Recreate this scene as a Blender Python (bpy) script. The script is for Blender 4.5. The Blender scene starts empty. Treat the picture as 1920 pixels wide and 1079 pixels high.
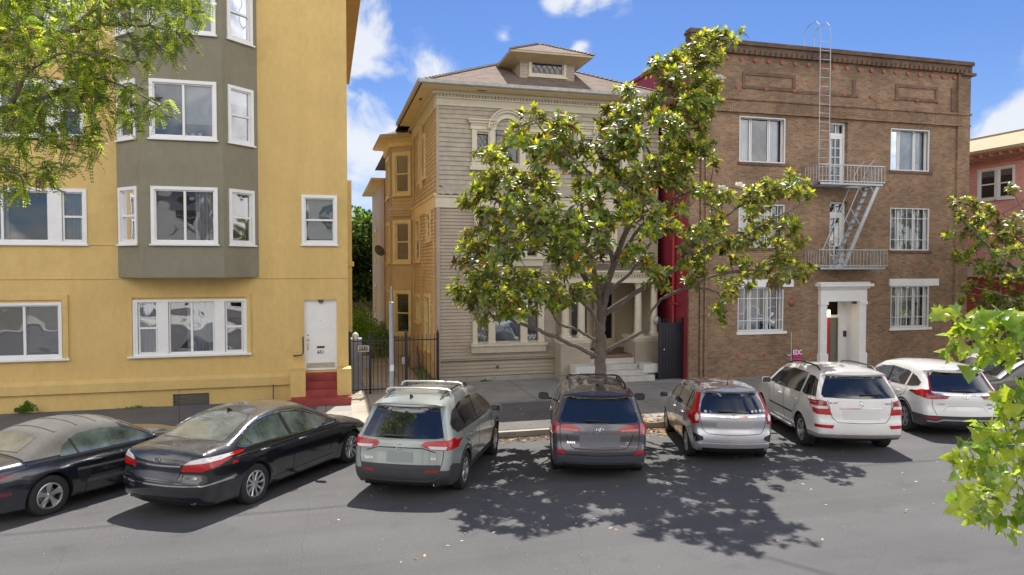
import bpy, bmesh, math, random
import numpy as np
from mathutils import Vector, Matrix, noise
from mathutils.bvhtree import BVHTree
from mathutils.geometry import delaunay_2d_cdt
R = math.radians
random.seed(7)
SC = bpy.context.scene
COL = SC.collection

# ------------------------------------------------------------------ camera, sky, sun, exposure
CAMZ = 4.0
cam_d = bpy.data.cameras.new('camera'); cam = bpy.data.objects.new('camera', cam_d); COL.objects.link(cam)
cam_d.sensor_width = 36.0; cam_d.lens = 1310 / 1920 * 36.0; cam_d.clip_end = 2000; cam_d.clip_start = 0.05
cam.location = (0, 0, CAMZ)
cam.rotation_euler = (R(90) - math.atan(39.5 / 1310), 0, -R(15.0))
SC.camera = cam
SUN_EL, SUN_AZ = 62.0, 20.0            # azimuth: degrees right of +Y
SC.view_settings.view_transform = 'Standard'; SC.view_settings.look = 'None'
SC.view_settings.gamma = 1.0
SC.view_settings.exposure = 1.10
world = bpy.data.worlds.new("World"); SC.world = world; world.use_nodes = True
sd = bpy.data.lights.new('sun', 'SUN'); sd.energy = 3.4; sd.angle = R(0.5); sd.color = (1.0, 0.95, 0.87)
sun = bpy.data.objects.new('sun', sd); COL.objects.link(sun)
_d = Vector((math.sin(R(SUN_AZ)) * math.cos(R(SUN_EL)), math.cos(R(SUN_AZ)) * math.cos(R(SUN_EL)), math.sin(R(SUN_EL))))
sun.rotation_euler = _d.to_track_quat('Z', 'Y').to_euler(); sun.location = _d * 60


BACK_FILL = 15.0
def build_world():
    nt = world.node_tree; nt.nodes.clear(); L = nt.links; N = nt.nodes.new
    out = N('ShaderNodeOutputWorld'); bg = N('ShaderNodeBackground'); bg.inputs['Strength'].default_value = 0.075
    sky = N('ShaderNodeTexSky'); sky.sky_type = 'NISHITA'; sky.sun_disc = False
    sky.sun_elevation = R(SUN_EL); sky.sun_rotation = R(SUN_AZ)
    sky.air_density = 1.0; sky.dust_density = 0.35; sky.ozone_density = 3.0; sky.altitude = 50
    tc = N('ShaderNodeTexCoord')
    # clouds: soft patches in given directions, broken by noise
    def math_(op, a, b=None, c=None):
        m = N('ShaderNodeMath'); m.operation = op
        for i, v in enumerate((a, b, c)):
            if v is None: continue
            if isinstance(v, (int, float)): m.inputs[i].default_value = v
            else: L.new(v, m.inputs[i])
        return m.outputs[0]
    def dirpx(px, py):
        a = (px - 960) / 1310; b = -(py - 539.5) / 1310
        v = cam.rotation_euler.to_matrix() @ Vector((a, b, -1)); v.normalize(); return v
    nz = N('ShaderNodeTexNoise'); nz.inputs['Scale'].default_value = 11.0; nz.inputs['Detail'].default_value = 9; nz.inputs['Roughness'].default_value = 0.56
    nz.inputs['Distortion'].default_value = 0.35
    L.new(tc.outputs['Generated'], nz.inputs['Vector'])
    total = None
    for px, py, rad, amp in ((672, 95, .085, .95), (690, 200, .075, .8), (672, 265, .09, 1.0), (705, 300, .07, .5), (672, 345, .12, .85), (795, 132, .04, .6), (770, 150, .03, .55), (600, 200, .12, .8),
                             (1045, -4, .022, .85), (1072, -8, .024, .9), (1100, -2, .026, .9), (1135, -4, .024, .85), (1150, -16, .03, .8), (1085, 97, .017, .75), (945, 68, .016, .4), (730, 40, .04, .25),
                             (1885, 240, .035, .9), (1930, 245, .05, 1.0), (300, 400, .3, .7), (2500, 300, .3, .8), (1500, -1100, .3, .7), (200, -900, .3, .6)):
        v = dirpx(px, py)
        sub = N('ShaderNodeVectorMath'); sub.operation = 'DISTANCE'; L.new(tc.outputs['Generated'], sub.inputs[0]); sub.inputs[1].default_value = v
        f = math_('MULTIPLY', math_('SUBTRACT', 1.0, math_('MINIMUM', math_('DIVIDE', sub.outputs['Value'], rad * 1.5), 1.0)), amp * 1.5)
        total = f if total is None else math_('MAXIMUM', total, f)
    dens = math_('ADD', math_('MULTIPLY', total, 0.62), math_('MULTIPLY', math_('SUBTRACT', nz.outputs['Fac'], 0.5), 2.6))
    gate = math_('MINIMUM', math_('MULTIPLY', math_('MULTIPLY', total, total), 3.2), 1.0)
    ramp = N('ShaderNodeValToRGB'); ramp.color_ramp.elements[0].position = 0.24; ramp.color_ramp.elements[1].position = 0.78
    ramp.color_ramp.interpolation = 'EASE'
    L.new(dens, ramp.inputs['Fac'])
    cf = math_('MULTIPLY', math_('MULTIPLY', ramp.outputs['Color'], gate), 0.9)
    hs = N('ShaderNodeHueSaturation'); hs.inputs['Saturation'].default_value = 1.2; hs.inputs['Value'].default_value = 1.0
    tint = N('ShaderNodeMix'); tint.data_type = 'RGBA'; tint.blend_type = 'MULTIPLY'; tint.inputs['Factor'].default_value = 1.; tint.inputs['B'].default_value = (.72, .69, .80, 1)
    L.new(sky.outputs[0], tint.inputs['A']); L.new(tint.outputs['Result'], hs.inputs['Color'])
    mx = N('ShaderNodeMix'); mx.data_type = 'RGBA'; L.new(cf, mx.inputs['Factor']); L.new(hs.outputs['Color'], mx.inputs['A'])
    mx.inputs['B'].default_value = (5.6, 5.75, 6.0, 1)
    # added unseen bright cloud band behind the camera, fills the shaded fronts with light
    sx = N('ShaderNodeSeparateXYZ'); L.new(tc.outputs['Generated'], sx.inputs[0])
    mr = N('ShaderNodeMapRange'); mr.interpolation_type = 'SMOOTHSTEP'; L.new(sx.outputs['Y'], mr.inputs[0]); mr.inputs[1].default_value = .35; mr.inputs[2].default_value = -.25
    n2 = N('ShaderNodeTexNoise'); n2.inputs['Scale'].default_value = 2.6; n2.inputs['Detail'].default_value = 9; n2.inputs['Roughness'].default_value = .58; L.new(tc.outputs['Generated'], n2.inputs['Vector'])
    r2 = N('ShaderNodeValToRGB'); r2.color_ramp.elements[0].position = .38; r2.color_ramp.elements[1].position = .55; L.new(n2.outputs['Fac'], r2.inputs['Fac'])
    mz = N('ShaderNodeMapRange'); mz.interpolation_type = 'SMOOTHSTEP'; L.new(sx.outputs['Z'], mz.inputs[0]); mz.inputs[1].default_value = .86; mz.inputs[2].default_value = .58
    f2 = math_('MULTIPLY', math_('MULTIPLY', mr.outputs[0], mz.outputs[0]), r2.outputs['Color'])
    m3 = N('ShaderNodeMix'); m3.data_type = 'RGBA'; L.new(f2, m3.inputs['Factor']); L.new(mx.outputs['Result'], m3.inputs['A']); m3.inputs['B'].default_value = (BACK_FILL * 1.0, BACK_FILL * .96, BACK_FILL * .90, 1)
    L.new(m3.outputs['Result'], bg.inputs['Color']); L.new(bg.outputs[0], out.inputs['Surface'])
build_world()

# ------------------------------------------------------------------ materials
MATS = {}
def new_mat(name):
    m = bpy.data.materials.new(name); m.use_nodes = True
    return m, m.node_tree, m.node_tree.nodes['Principled BSDF']
def ramp_noise(nt, scale, c1, c2, lo=.35, hi=.65, detail=5, coord='Object', stretch=None, rough=.6):
    N = nt.nodes.new; L = nt.links
    tc = N('ShaderNodeTexCoord'); src = tc.outputs[coord]
    if stretch:
        mp = N('ShaderNodeMapping'); mp.inputs['Scale'].default_value = stretch; L.new(src, mp.inputs[0]); src = mp.outputs[0]
    n = N('ShaderNodeTexNoise'); n.inputs['Scale'].default_value = scale; n.inputs['Detail'].default_value = detail; n.inputs['Roughness'].default_value = rough
    L.new(src, n.inputs['Vector'])
    r = N('ShaderNodeValToRGB'); r.color_ramp.elements[0].position = lo; r.color_ramp.elements[1].position = hi
    r.color_ramp.elements[0].color = (*c1, 1); r.color_ramp.elements[1].color = (*c2, 1)
    L.new(n.outputs['Fac'], r.inputs['Fac']); return r.outputs['Color'], n.outputs['Fac']
def mixc(nt, fac, a, b, mode='MIX'):
    m = nt.nodes.new('ShaderNodeMix'); m.data_type = 'RGBA'; m.blend_type = mode
    for k, v in (('Factor', fac), ('A', a), ('B', b)):
        if isinstance(v, (int, float)): m.inputs[k].default_value = v
        elif isinstance(v, tuple): m.inputs[k].default_value = (*v, 1) if len(v) == 3 else v
        else: nt.links.new(v, m.inputs[k])
    return m.outputs['Result']
def bump(nt, h, strength, dist, bsdf=None):
    b = nt.nodes.new('ShaderNodeBump'); b.inputs['Strength'].default_value = strength; b.inputs['Distance'].default_value = dist
    nt.links.new(h, b.inputs['Height'])
    if bsdf: nt.links.new(b.outputs[0], bsdf.inputs['Normal'])
    return b.outputs[0]
def mat(name, col, rough=.6, metal=0., spec=.5, var=.0, vscale=3., coat=0., emis=None, fine=0., bumps=None):
    """plain coloured surface with slight mottling"""
    if name in MATS: return MATS[name]
    m, nt, b = new_mat(name)
    b.inputs['Roughness'].default_value = rough; b.inputs['Metallic'].default_value = metal
    b.inputs['Specular IOR Level'].default_value = spec; b.inputs['Coat Weight'].default_value = coat; b.inputs['Coat Roughness'].default_value = .03
    b.inputs['Base Color'].default_value = (*col, 1)
    if var > 0:
        lo = tuple(c * (1 - var) for c in col); hi = tuple(min(1, c * (1 + var)) for c in col)
        c, f = ramp_noise(nt, vscale, lo, hi, .3, .7)
        if fine > 0:
            c2, f2 = ramp_noise(nt, vscale * 14, (1 - fine,) * 3, (1 + fine,) * 3, .3, .7)
            c = mixc(nt, 1.0, c, c2, 'MULTIPLY')
        nt.links.new(c, b.inputs['Base Color'])
    if bumps:
        c3, f3 = ramp_noise(nt, bumps[0], (0, 0, 0), (1, 1, 1)); bump(nt, f3, bumps[1], bumps[2], b)
    if emis:
        b.inputs['Emission Color'].default_value = (*emis[0], 1); b.inputs['Emission Strength'].default_value = emis[1]
    MATS[name] = m; return m

def stucco(name, col, stain):
    m, nt, b = new_mat(name); L = nt.links
    base, f = ramp_noise(nt, .55, tuple(c * .93 for c in col), tuple(c * 1.05 for c in col), .3, .7, 6)
    streak, fs = ramp_noise(nt, .9, stain, (1, 1, 1), .3, .55, 5, stretch=(2.2, 2.2, .22))
    c = mixc(nt, .3, base, streak, 'MULTIPLY')
    fine, ff = ramp_noise(nt, 45, (.93, .93, .93), (1.05, 1.05, 1.05), .3, .7, 3)
    c = mixc(nt, 1., c, fine, 'MULTIPLY')
    trow, ft = ramp_noise(nt, 7, (.955, .95, .94), (1.03, 1.03, 1.03), .35, .65, 6, stretch=(1, 1, .5)); c = mixc(nt, 1., c, trow, 'MULTIPLY')
    pat, fp = ramp_noise(nt, .33, (.90, .885, .86), (1, 1, 1), .40, .43, 3); c = mixc(nt, .55, c, pat, 'MULTIPLY'); L.new(c, b.inputs['Base Color'])
    b.inputs['Roughness'].default_value = .85; b.inputs['Specular IOR Level'].default_value = .25
    bump(nt, ff, .35, .01, b); MATS[name] = m; return m
def glass_mat(name, tint=(.78, .82, .84), refl=.16, wav=.02, wscale=2.2):
    m = bpy.data.materials.new(name); m.use_nodes = True; nt = m.node_tree; nt.nodes.clear(); N = nt.nodes.new; L = nt.links
    out = N('ShaderNodeOutputMaterial'); mx = N('ShaderNodeMixShader'); tr = N('ShaderNodeBsdfTransparent'); gl = N('ShaderNodeBsdfGlossy')
    tr.inputs[0].default_value = (*tint, 1); gl.inputs['Roughness'].default_value = .02; gl.inputs['Color'].default_value = (.93, .95, 1, 1)
    fr = N('ShaderNodeFresnel'); fr.inputs['IOR'].default_value = 1.5
    ad = N('ShaderNodeMath'); ad.operation = 'ADD'; ad.use_clamp = True; L.new(fr.outputs[0], ad.inputs[0]); ad.inputs[1].default_value = refl
    c, f = ramp_noise(nt, wscale, (0, 0, 0), (1, 1, 1), .2, .8, 0); nn = bump(nt, f, wav * 10, .1)
    L.new(nn, gl.inputs['Normal'])
    L.new(ad.outputs[0], mx.inputs[0]); L.new(tr.outputs[0], mx.inputs[1]); L.new(gl.outputs[0], mx.inputs[2]); L.new(mx.outputs[0], out.inputs[0])
    MATS[name] = m; return m
def brick_mat(name, c1, c2, mortar, dark_top=None, stretch=1.0, paint=False, axis='x'):
    m, nt, b = new_mat(name); L = nt.links; N = nt.nodes.new
    tc = N('ShaderNodeTexCoord'); sp = N('ShaderNodeSeparateXYZ'); L.new(tc.outputs['Object'], sp.inputs[0])
    ge = N('ShaderNodeNewGeometry'); sn = N('ShaderNodeSeparateXYZ'); L.new(ge.outputs['Normal'], sn.inputs[0])
    ab = N('ShaderNodeMath'); ab.operation = 'ABSOLUTE'; L.new(sn.outputs['X'], ab.inputs[0])
    gt = N('ShaderNodeMath'); gt.operation = 'GREATER_THAN'; L.new(ab.outputs[0], gt.inputs[0]); gt.inputs[1].default_value = .7
    mu = N('ShaderNodeMix'); L.new(gt.outputs[0], mu.inputs[0]); L.new(sp.outputs['X'], mu.inputs[2]); L.new(sp.outputs['Y'], mu.inputs[3])
    cb = N('ShaderNodeCombineXYZ'); L.new(mu.outputs[0], cb.inputs[0]); L.new(sp.outputs['Z'], cb.inputs[1])
    br = N('ShaderNodeTexBrick'); L.new(cb.outputs[0], br.inputs['Vector'])
    br.inputs['Scale'].default_value = 1.0; br.inputs['Brick Width'].default_value = .215; br.inputs['Row Height'].default_value = .073
    br.inputs['Mortar Size'].default_value = .006; br.inputs['Mortar Smooth'].default_value = .2; br.inputs['Bias'].default_value = -.1
    br.inputs['Color1'].default_value = (*c1, 1); br.inputs['Color2'].default_value = (*c2, 1); br.inputs['Mortar'].default_value = (*mortar, 1)
    n1, f1 = ramp_noise(nt, .8, (.72, .7, .7), (1.15, 1.12, 1.1), .3, .7, 6)
    c = mixc(nt, 1., br.outputs['Color'], n1, 'MULTIPLY')
    n2, f2 = ramp_noise(nt, 9, (.8, .8, .8), (1.2, 1.2, 1.2), .3, .7, 4, stretch=(1, 1, 3))
    c = mixc(nt, 1., c, n2, 'MULTIPLY')
    if dark_top:
        # soot and damp stains on the parapet, with a ragged outline
        mr = N('ShaderNodeMapRange'); L.new(sp.outputs['Z'], mr.inputs[0]); mr.inputs[1].default_value = dark_top[0]; mr.inputs[2].default_value = dark_top[1]
        nn = N('ShaderNodeTexNoise'); nn.inputs['Scale'].default_value = 1.3; nn.inputs['Detail'].default_value = 8; L.new(tc.outputs['Object'], nn.inputs['Vector'])
        mm = N('ShaderNodeMath'); mm.operation = 'MULTIPLY_ADD'; L.new(nn.outputs['Fac'], mm.inputs[0]); mm.inputs[1].default_value = 2.6; mm.inputs[2].default_value = -1.62
        ma = N('ShaderNodeMath'); ma.operation = 'ADD'; ma.use_clamp = True; L.new(mm.outputs[0], ma.inputs[0]); L.new(mr.outputs[0], ma.inputs[1])
        mc = N('ShaderNodeMath'); mc.operation = 'MULTIPLY'; L.new(ma.outputs[0], mc.inputs[0]); L.new(mr.outputs[0], mc.inputs[1])
        md = N('ShaderNodeMath'); md.operation = 'MULTIPLY'; md.inputs[1].default_value = .8; L.new(mc.outputs[0], md.inputs[0])
        c = mixc(nt, md.outputs[0], c, (.055, .05, .045))
    L.new(c, b.inputs['Base Color']); b.inputs['Roughness'].default_value = .9 if not paint else .55; b.inputs['Specular IOR Level'].default_value = .2 if not paint else .45
    bump(nt, br.outputs['Fac'], -.6, .012, b); MATS[name] = m; return m

# ------------------------------------------------------------------ objects
def tag(o, label=None, cat=None, group=None, kind=None):
    for k, v in (('label', label), ('category', cat), ('group', group), ('kind', kind)):
        if v: o[k] = v
    return o
def empty(name, loc, label=None, cat=None, group=None, rz=0., rx=0.):
    o = bpy.data.objects.new(name, None); COL.objects.link(o); o.empty_display_size = .2
    o.location = loc; o.rotation_euler = (rx, 0, rz); tag(o, label, cat, group); return o
def put(name, me, parent=None, mats=(), local=False, smooth=None):
    o = bpy.data.objects.new(name, me); COL.objects.link(o)
    for m in mats: me.materials.append(m)
    if parent is not None:
        o.parent = parent
        if not local:
            loc = Vector((0, 0, 0)); p = parent
            while p is not None: loc -= p.location; p = p.parent
            o.location = loc if parent.type == 'EMPTY' else (0, 0, 0)
    if smooth is not None:
        for f in me.polygons: f.use_smooth = True
        me.set_sharp_from_angle(angle=R(smooth))
    return o
class MB:
    def __init__(s): s.v = []; s.f = []; s.m = []
    def face(s, pts, mi=0):
        n = len(s.v); s.v += [tuple(p) for p in pts]; s.f.append(tuple(range(n, n + len(pts)))); s.m.append(mi)
    def box(s, x0, x1, y0, y1, z0, z1, mi=0, skip=''):
        x0, x1 = sorted((x0, x1)); y0, y1 = sorted((y0, y1)); z0, z1 = sorted((z0, z1))
        n = len(s.v)
        s.v += [(x0, y0, z0), (x1, y0, z0), (x1, y1, z0), (x0, y1, z0), (x0, y0, z1), (x1, y0, z1), (x1, y1, z1), (x0, y1, z1)]
        for k, q in (('b', (0, 3, 2, 1)), ('t', (4, 5, 6, 7)), ('f', (0, 1, 5, 4)), ('k', (2, 3, 7, 6)), ('l', (3, 0, 4, 7)), ('r', (1, 2, 6, 5))):
            if k in skip: continue
            s.f.append(tuple(n + i for i in q)); s.m.append(mi)
        return s
    def obox(s, c, ux, uy, uz, mi=0):
        """oriented box: centre, half axes as vectors"""
        c = Vector(c); ux = Vector(ux); uy = Vector(uy); uz = Vector(uz); n = len(s.v)
        for sz in (-1, 1):
            for sx, sy in ((-1, -1), (1, -1), (1, 1), (-1, 1)):
                s.v.append(tuple(c + ux * sx + uy * sy + uz * sz))
        for q in ((0, 3, 2, 1), (4, 5, 6, 7), (0, 1, 5, 4), (2, 3, 7, 6), (3, 0, 4, 7), (1, 2, 6, 5)):
            s.f.append(tuple(n + i for i in q)); s.m.append(mi)
        return s
    def bar(s, a, b, w, d=None, mi=0, up=(0, 0, 1)):
        a = Vector(a); b = Vector(b); t = (b - a); h = t.length / 2
        if h < 1e-6: return s
        t.normalize(); u = Vector(up)
        if abs(t.dot(u)) > .95: u = Vector((1, 0, 0))
        sx = t.cross(u).normalized(); sy = sx.cross(t).normalized(); d = d or w
        return s.obox((a + b) / 2, sx * w / 2, sy * d / 2, t * h, mi)
    def tube(s, pts, r, seg=8, mi=0, cap=True):
        pts = [Vector(p) for p in pts]; rs = r if isinstance(r, (list, tuple)) else [r] * len(pts)
        rings = []; prev = None
        for i, p in enumerate(pts):
            t = (pts[min(i + 1, len(pts) - 1)] - pts[max(i - 1, 0)])
            if t.length < 1e-9: t = Vector((0, 0, 1))
            t.normalize()
            if prev is None:
                u = Vector((0, 0, 1)) if abs(t.z) < .9 else Vector((1, 0, 0)); a = t.cross(u).normalized()
            else:
                a = (prev - t * prev.dot(t)); a = a.normalized() if a.length > 1e-6 else t.orthogonal().normalized()
            prev = a; b = t.cross(a); n = len(s.v); rings.append(n)
            for k in range(seg):
                q = 2 * math.pi * k / seg; s.v.append(tuple(p + (a * math.cos(q) + b * math.sin(q)) * rs[i]))
        for i in range(len(rings) - 1):
            for k in range(seg):
                k2 = (k + 1) % seg; s.f.append((rings[i] + k, rings[i] + k2, rings[i + 1] + k2, rings[i + 1] + k)); s.m.append(mi)
        if cap:
            s.f.append(tuple(rings[0] + k for k in range(seg - 1, -1, -1))); s.m.append(mi)
            s.f.append(tuple(rings[-1] + k for k in range(seg))); s.m.append(mi)
        return s
    def lathe(s, prof, c=(0, 0, 0), axis='z', seg=24, mi=0, a0=0, a1=2 * math.pi):
        full = abs(a1 - a0 - 2 * math.pi) < 1e-6; n0 = len(s.v); K = seg if full else seg + 1
        for k in range(K):
            q = a0 + (a1 - a0) * k / seg; cs, sn = math.cos(q), math.sin(q)
            for r, h in prof:
                if axis == 'z': p = (c[0] + r * cs, c[1] + r * sn, c[2] + h)
                elif axis == 'y': p = (c[0] + r * cs, c[1] + h, c[2] + r * sn)
                else: p = (c[0] + h, c[1] + r * cs, c[2] + r * sn)
                s.v.append(p)
        P = len(prof)
        for k in range(seg):
            k2 = (k + 1) % K
            for j in range(P - 1):
                s.f.append((n0 + k * P + j, n0 + k2 * P + j, n0 + k2 * P + j + 1, n0 + k * P + j + 1)); s.m.append(mi)
        return s
    def prism(s, poly, axis, h0, h1, mi=0):
        """extrude a 2d polygon. axis 'y': poly=(x,z); 'z': poly=(x,y); 'x': poly=(y,z)"""
        n = len(s.v); P = len(poly)
        for h in (h0, h1):
            for a, b in poly:
                s.v.append((a, h, b) if axis == 'y' else (a, b, h) if axis == 'z' else (h, a, b))
        s.f.append(tuple(range(n, n + P))); s.m.append(mi); s.f.append(tuple(range(n + 2 * P - 1, n + P - 1, -1))); s.m.append(mi)
        for i in range(P):
            j = (i + 1) % P; s.f.append((n + i, n + P + i, n + P + j, n + j)); s.m.append(mi)
        return s
    def build(s, name, mats, parent=None, local=False, smooth=None, normals=True):
        me = bpy.data.meshes.new(name); me.from_pydata(s.v, [], s.f)
        me.polygons.foreach_set('material_index', s.m)
        if normals:
            bm = bmesh.new(); bm.from_mesh(me); bmesh.ops.recalc_face_normals(bm, faces=bm.faces); bm.to_mesh(me); bm.free()
        me.update()
        if not isinstance(mats, (list, tuple)): mats = (mats,)
        return put(name, me, parent, mats, local, smooth)
def wall(mb, org, u, width, z0, z1, holes=(), depth=.12, mi=0, mr=None, back=False):
    """vertical wall in direction u (unit xy) from org; holes (u0,u1,z0,z1) get reveals of given depth (into the building = left normal of u)"""
    u = Vector((u[0], u[1], 0)).normalized(); n = Vector((-u.y, u.x, 0)); o = Vector((org[0], org[1], 0)); mr = mi if mr is None else mr
    us = sorted({0, width, *[h[0] for h in holes], *[h[1] for h in holes]}); zs = sorted({z0, z1, *[h[2] for h in holes], *[h[3] for h in holes]})
    us = [a for a in us if 0 <= a <= width]; zs = [a for a in zs if z0 <= a <= z1]
    P = lambda a, z, d=0: tuple(o + u * a + n * d + Vector((0, 0, z)))
    for i in range(len(us) - 1):
        for j in range(len(zs) - 1):
            cu = (us[i] + us[i + 1]) / 2; cz = (zs[j] + zs[j + 1]) / 2
            if any(h[0] < cu < h[1] and h[2] < cz < h[3] for h in holes): continue
            mb.face([P(us[i], zs[j]), P(us[i + 1], zs[j]), P(us[i + 1], zs[j + 1]), P(us[i], zs[j + 1])], mi)
    for h in holes:
        a, b, c, d = h
        mb.face([P(a, c), P(a, c, depth), P(a, d, depth), P(a, d)], mr); mb.face([P(b, c, depth), P(b, c), P(b, d), P(b, d, depth)], mr)
        mb.face([P(a, d), P(a, d, depth), P(b, d, depth), P(b, d)], mr); mb.face([P(a, c, depth), P(a, c), P(b, c), P(b, c, depth)], mr)
def text_mesh(txt, size, matx, name='lettering', mat_=None, parent=None, extrude=.004, local=False, bold=0., align='CENTER', xs=1.):
    cu = bpy.data.curves.new(name, 'FONT'); cu.body = txt; cu.size = size; cu.extrude = extrude; cu.align_x = align; cu.align_y = 'CENTER'; cu.offset = bold
    o = bpy.data.objects.new(name, cu); COL.objects.link(o)
    dg = bpy.context.evaluated_depsgraph_get(); me = bpy.data.meshes.new_from_object(o.evaluated_get(dg))
    bpy.data.objects.remove(o); bpy.data.curves.remove(cu)
    for v in me.vertices: v.co.x *= xs
    me.transform(matx); me.materials.clear()
    return put(name, me, parent, (mat_,), local)
FRONT = Matrix.Rotation(R(90), 4, 'X')       # text that faces -Y
# ------------------------------------------------------------------ shared materials
M_yel = stucco('yellow_stucco', (.67, .475, .19), (.80, .78, .74))
M_olive = stucco('olive_stucco', (.255, .235, .175), (.85, .85, .84))
M_white = mat('white_paint', (.78, .78, .77), .45, var=.04, vscale=4)
M_cream = mat('cream_paint', (.60, .54, .42), .5, var=.08, vscale=5)
M_side = mat('taupe_siding', (.395, .325, .25), .6, var=.10, vscale=1.6, fine=.05)
M_shing = mat('taupe_shingle', (.41, .36, .295), .75, var=.16, vscale=2.6, fine=.12)
M_sidew = mat('bounce_lit_siding', (.60, .46, .29), .6, var=.12, vscale=1.6, fine=.05)  # siding colour lightened to carry the golden bounce off the yellow wall
M_sidetrim = mat('bounce_lit_trim', (.80, .66, .38), .5, var=.08, vscale=4)  # trim colour gilded for the same bounced light in the alley
M_room = mat('room_dark', (.06, .055, .05), .9)
M_black = mat('black_iron', (.018, .018, .022), .4, var=.2)
M_redstep = mat('red_step_paint', (.30, .045, .04), .55, var=.18, vscale=5, fine=.1)
M_conc = mat('old_concrete', (.36, .34, .30), .9, var=.18, vscale=2.5, fine=.12, bumps=(30, .2, .01))
M_stone = mat('marble_step', (.52, .50, .46), .6, var=.12, vscale=4, fine=.06)
M_galv = mat('galvanised_steel', (.42, .44, .47), .45, .5, var=.1)
M_bars = mat('painted_bars', (.50, .50, .53), .5, .1, var=.06)
M_drape = mat('white_drape', (.72, .73, .74), .85, var=.05)
M_blind = mat('grey_blind', (.36, .41, .43), .8)
M_sheer = mat('grey_curtain', (.33, .32, .33), .85, var=.15, vscale=3)
M_shadeblind = mat('beige_shade', (.42, .36, .24), .9, var=.06)
M_glass = glass_mat('window_glass', refl=.10, wav=.006)
M_wavy = glass_mat('wavy_glass', refl=.30, wav=.012, wscale=2.0)
M_dglass = glass_mat('dark_old_glass', tint=(.30, .36, .50), refl=.05, wav=.006)  # blue of the reflected sky is put into the pane tint
M_lead = mat('lead_lattice', (.10, .09, .09), .6)
M_sash = mat('brown_sash', (.12, .08, .055), .5)
M_redp = brick_mat('red_painted_brick', (.34, .035, .06), (.28, .03, .05), (.18, .025, .035), paint=True)
M_brick = brick_mat('brown_brick', (.315, .205, .13), (.20, .13, .085), (.29, .24, .185), dark_top=(8.8, 11.6))
M_brickd = brick_mat('dark_brick', (.20, .125, .085), (.13, .085, .065), (.15, .12, .10), dark_top=(9.2, 12.5))
M_pinkb = brick_mat('pink_painted_brick', (.80, .42, .36), (.74, .38, .32), (.6, .3, .26), paint=True)
M_roset = mat('terracotta_rosette', (.42, .12, .075), .7, var=.15)
M_dark_metal = mat('dark_gate_sheet', (.03, .028, .04), .45, .2, var=.2)
M_tar = mat('tar_edge', (.06, .055, .05), .8)

def asphalt():
    m, nt, b = new_mat('asphalt'); L = nt.links; N = nt.nodes.new
    c1, f1 = ramp_noise(nt, .30, (.083, .082, .085), (.110, .109, .112), .3, .7, 6)
    c2, f2 = ramp_noise(nt, 75, (.55, .55, .55), (1.5, 1.5, 1.48), .32, .68, 4, rough=.95)
    c = mixc(nt, 1., c1, c2, 'MULTIPLY')
    c3, f3 = ramp_noise(nt, 26, (.9, .9, .9), (1.1, 1.1, 1.1), .3, .7, 5)
    c = mixc(nt, 1., c, c3, 'MULTIPLY')
    # oil drips and patches of older tar
    c5, f5 = ramp_noise(nt, 1.3, (.78, .78, .79), (1, 1, 1), .28, .42, 7)
    c6, f6 = ramp_noise(nt, 1., (.90, .90, .90), (1.05, 1.05, 1.05), .40, .60, 4, stretch=(.06, .9, 1)); c = mixc(nt, 1., c, c6, 'MULTIPLY')
    c = mixc(nt, 1., c, c5, 'MULTIPLY')
    tc = N('ShaderNodeTexCoord'); vo = N('ShaderNodeTexVoronoi'); vo.feature = 'DISTANCE_TO_EDGE'; vo.inputs['Scale'].default_value = .22
    wr = N('ShaderNodeTexNoise'); wr.inputs['Scale'].default_value = 1.2; wr.inputs['Detail'].default_value = 6; L.new(tc.outputs['Object'], wr.inputs[0])
    wm = mixc(nt, .35, tc.outputs['Object'], wr.outputs['Color'], 'ADD'); L.new(wm, vo.inputs['Vector'])
    lt = N('ShaderNodeMath'); lt.operation = 'LESS_THAN'; L.new(vo.outputs['Distance'], lt.inputs[0]); lt.inputs[1].default_value = .0016
    lm = N('ShaderNodeMath'); lm.operation = 'MULTIPLY'; L.new(lt.outputs[0], lm.inputs[0]); lm.inputs[1].default_value = .5
    c = mixc(nt, lm.outputs[0], c, (.07, .068, .066))
    vs = N('ShaderNodeTexVoronoi'); vs.inputs['Scale'].default_value = 9; L.new(tc.outputs['Object'], vs.inputs['Vector'])
    l2 = N('ShaderNodeMath'); l2.operation = 'LESS_THAN'; L.new(vs.outputs['Distance'], l2.inputs[0]); l2.inputs[1].default_value = .045
    sp = N('ShaderNodeSeparateXYZ'); L.new(vs.outputs['Color'], sp.inputs[0]); g2 = N('ShaderNodeMath'); g2.operation = 'GREATER_THAN'; L.new(sp.outputs[0], g2.inputs[0]); g2.inputs[1].default_value = .86
    g3 = N('ShaderNodeMath'); g3.operation = 'MULTIPLY'; L.new(l2.outputs[0], g3.inputs[0]); L.new(g2.outputs[0], g3.inputs[1])
    c = mixc(nt, g3.outputs[0], c, (.42, .41, .38))
    L.new(c, b.inputs['Base Color']); b.inputs['Roughness'].default_value = .82; b.inputs['Specular IOR Level'].default_value = .35
    bump(nt, f2, .5, .008, b); return m
M_asph = asphalt()
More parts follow.
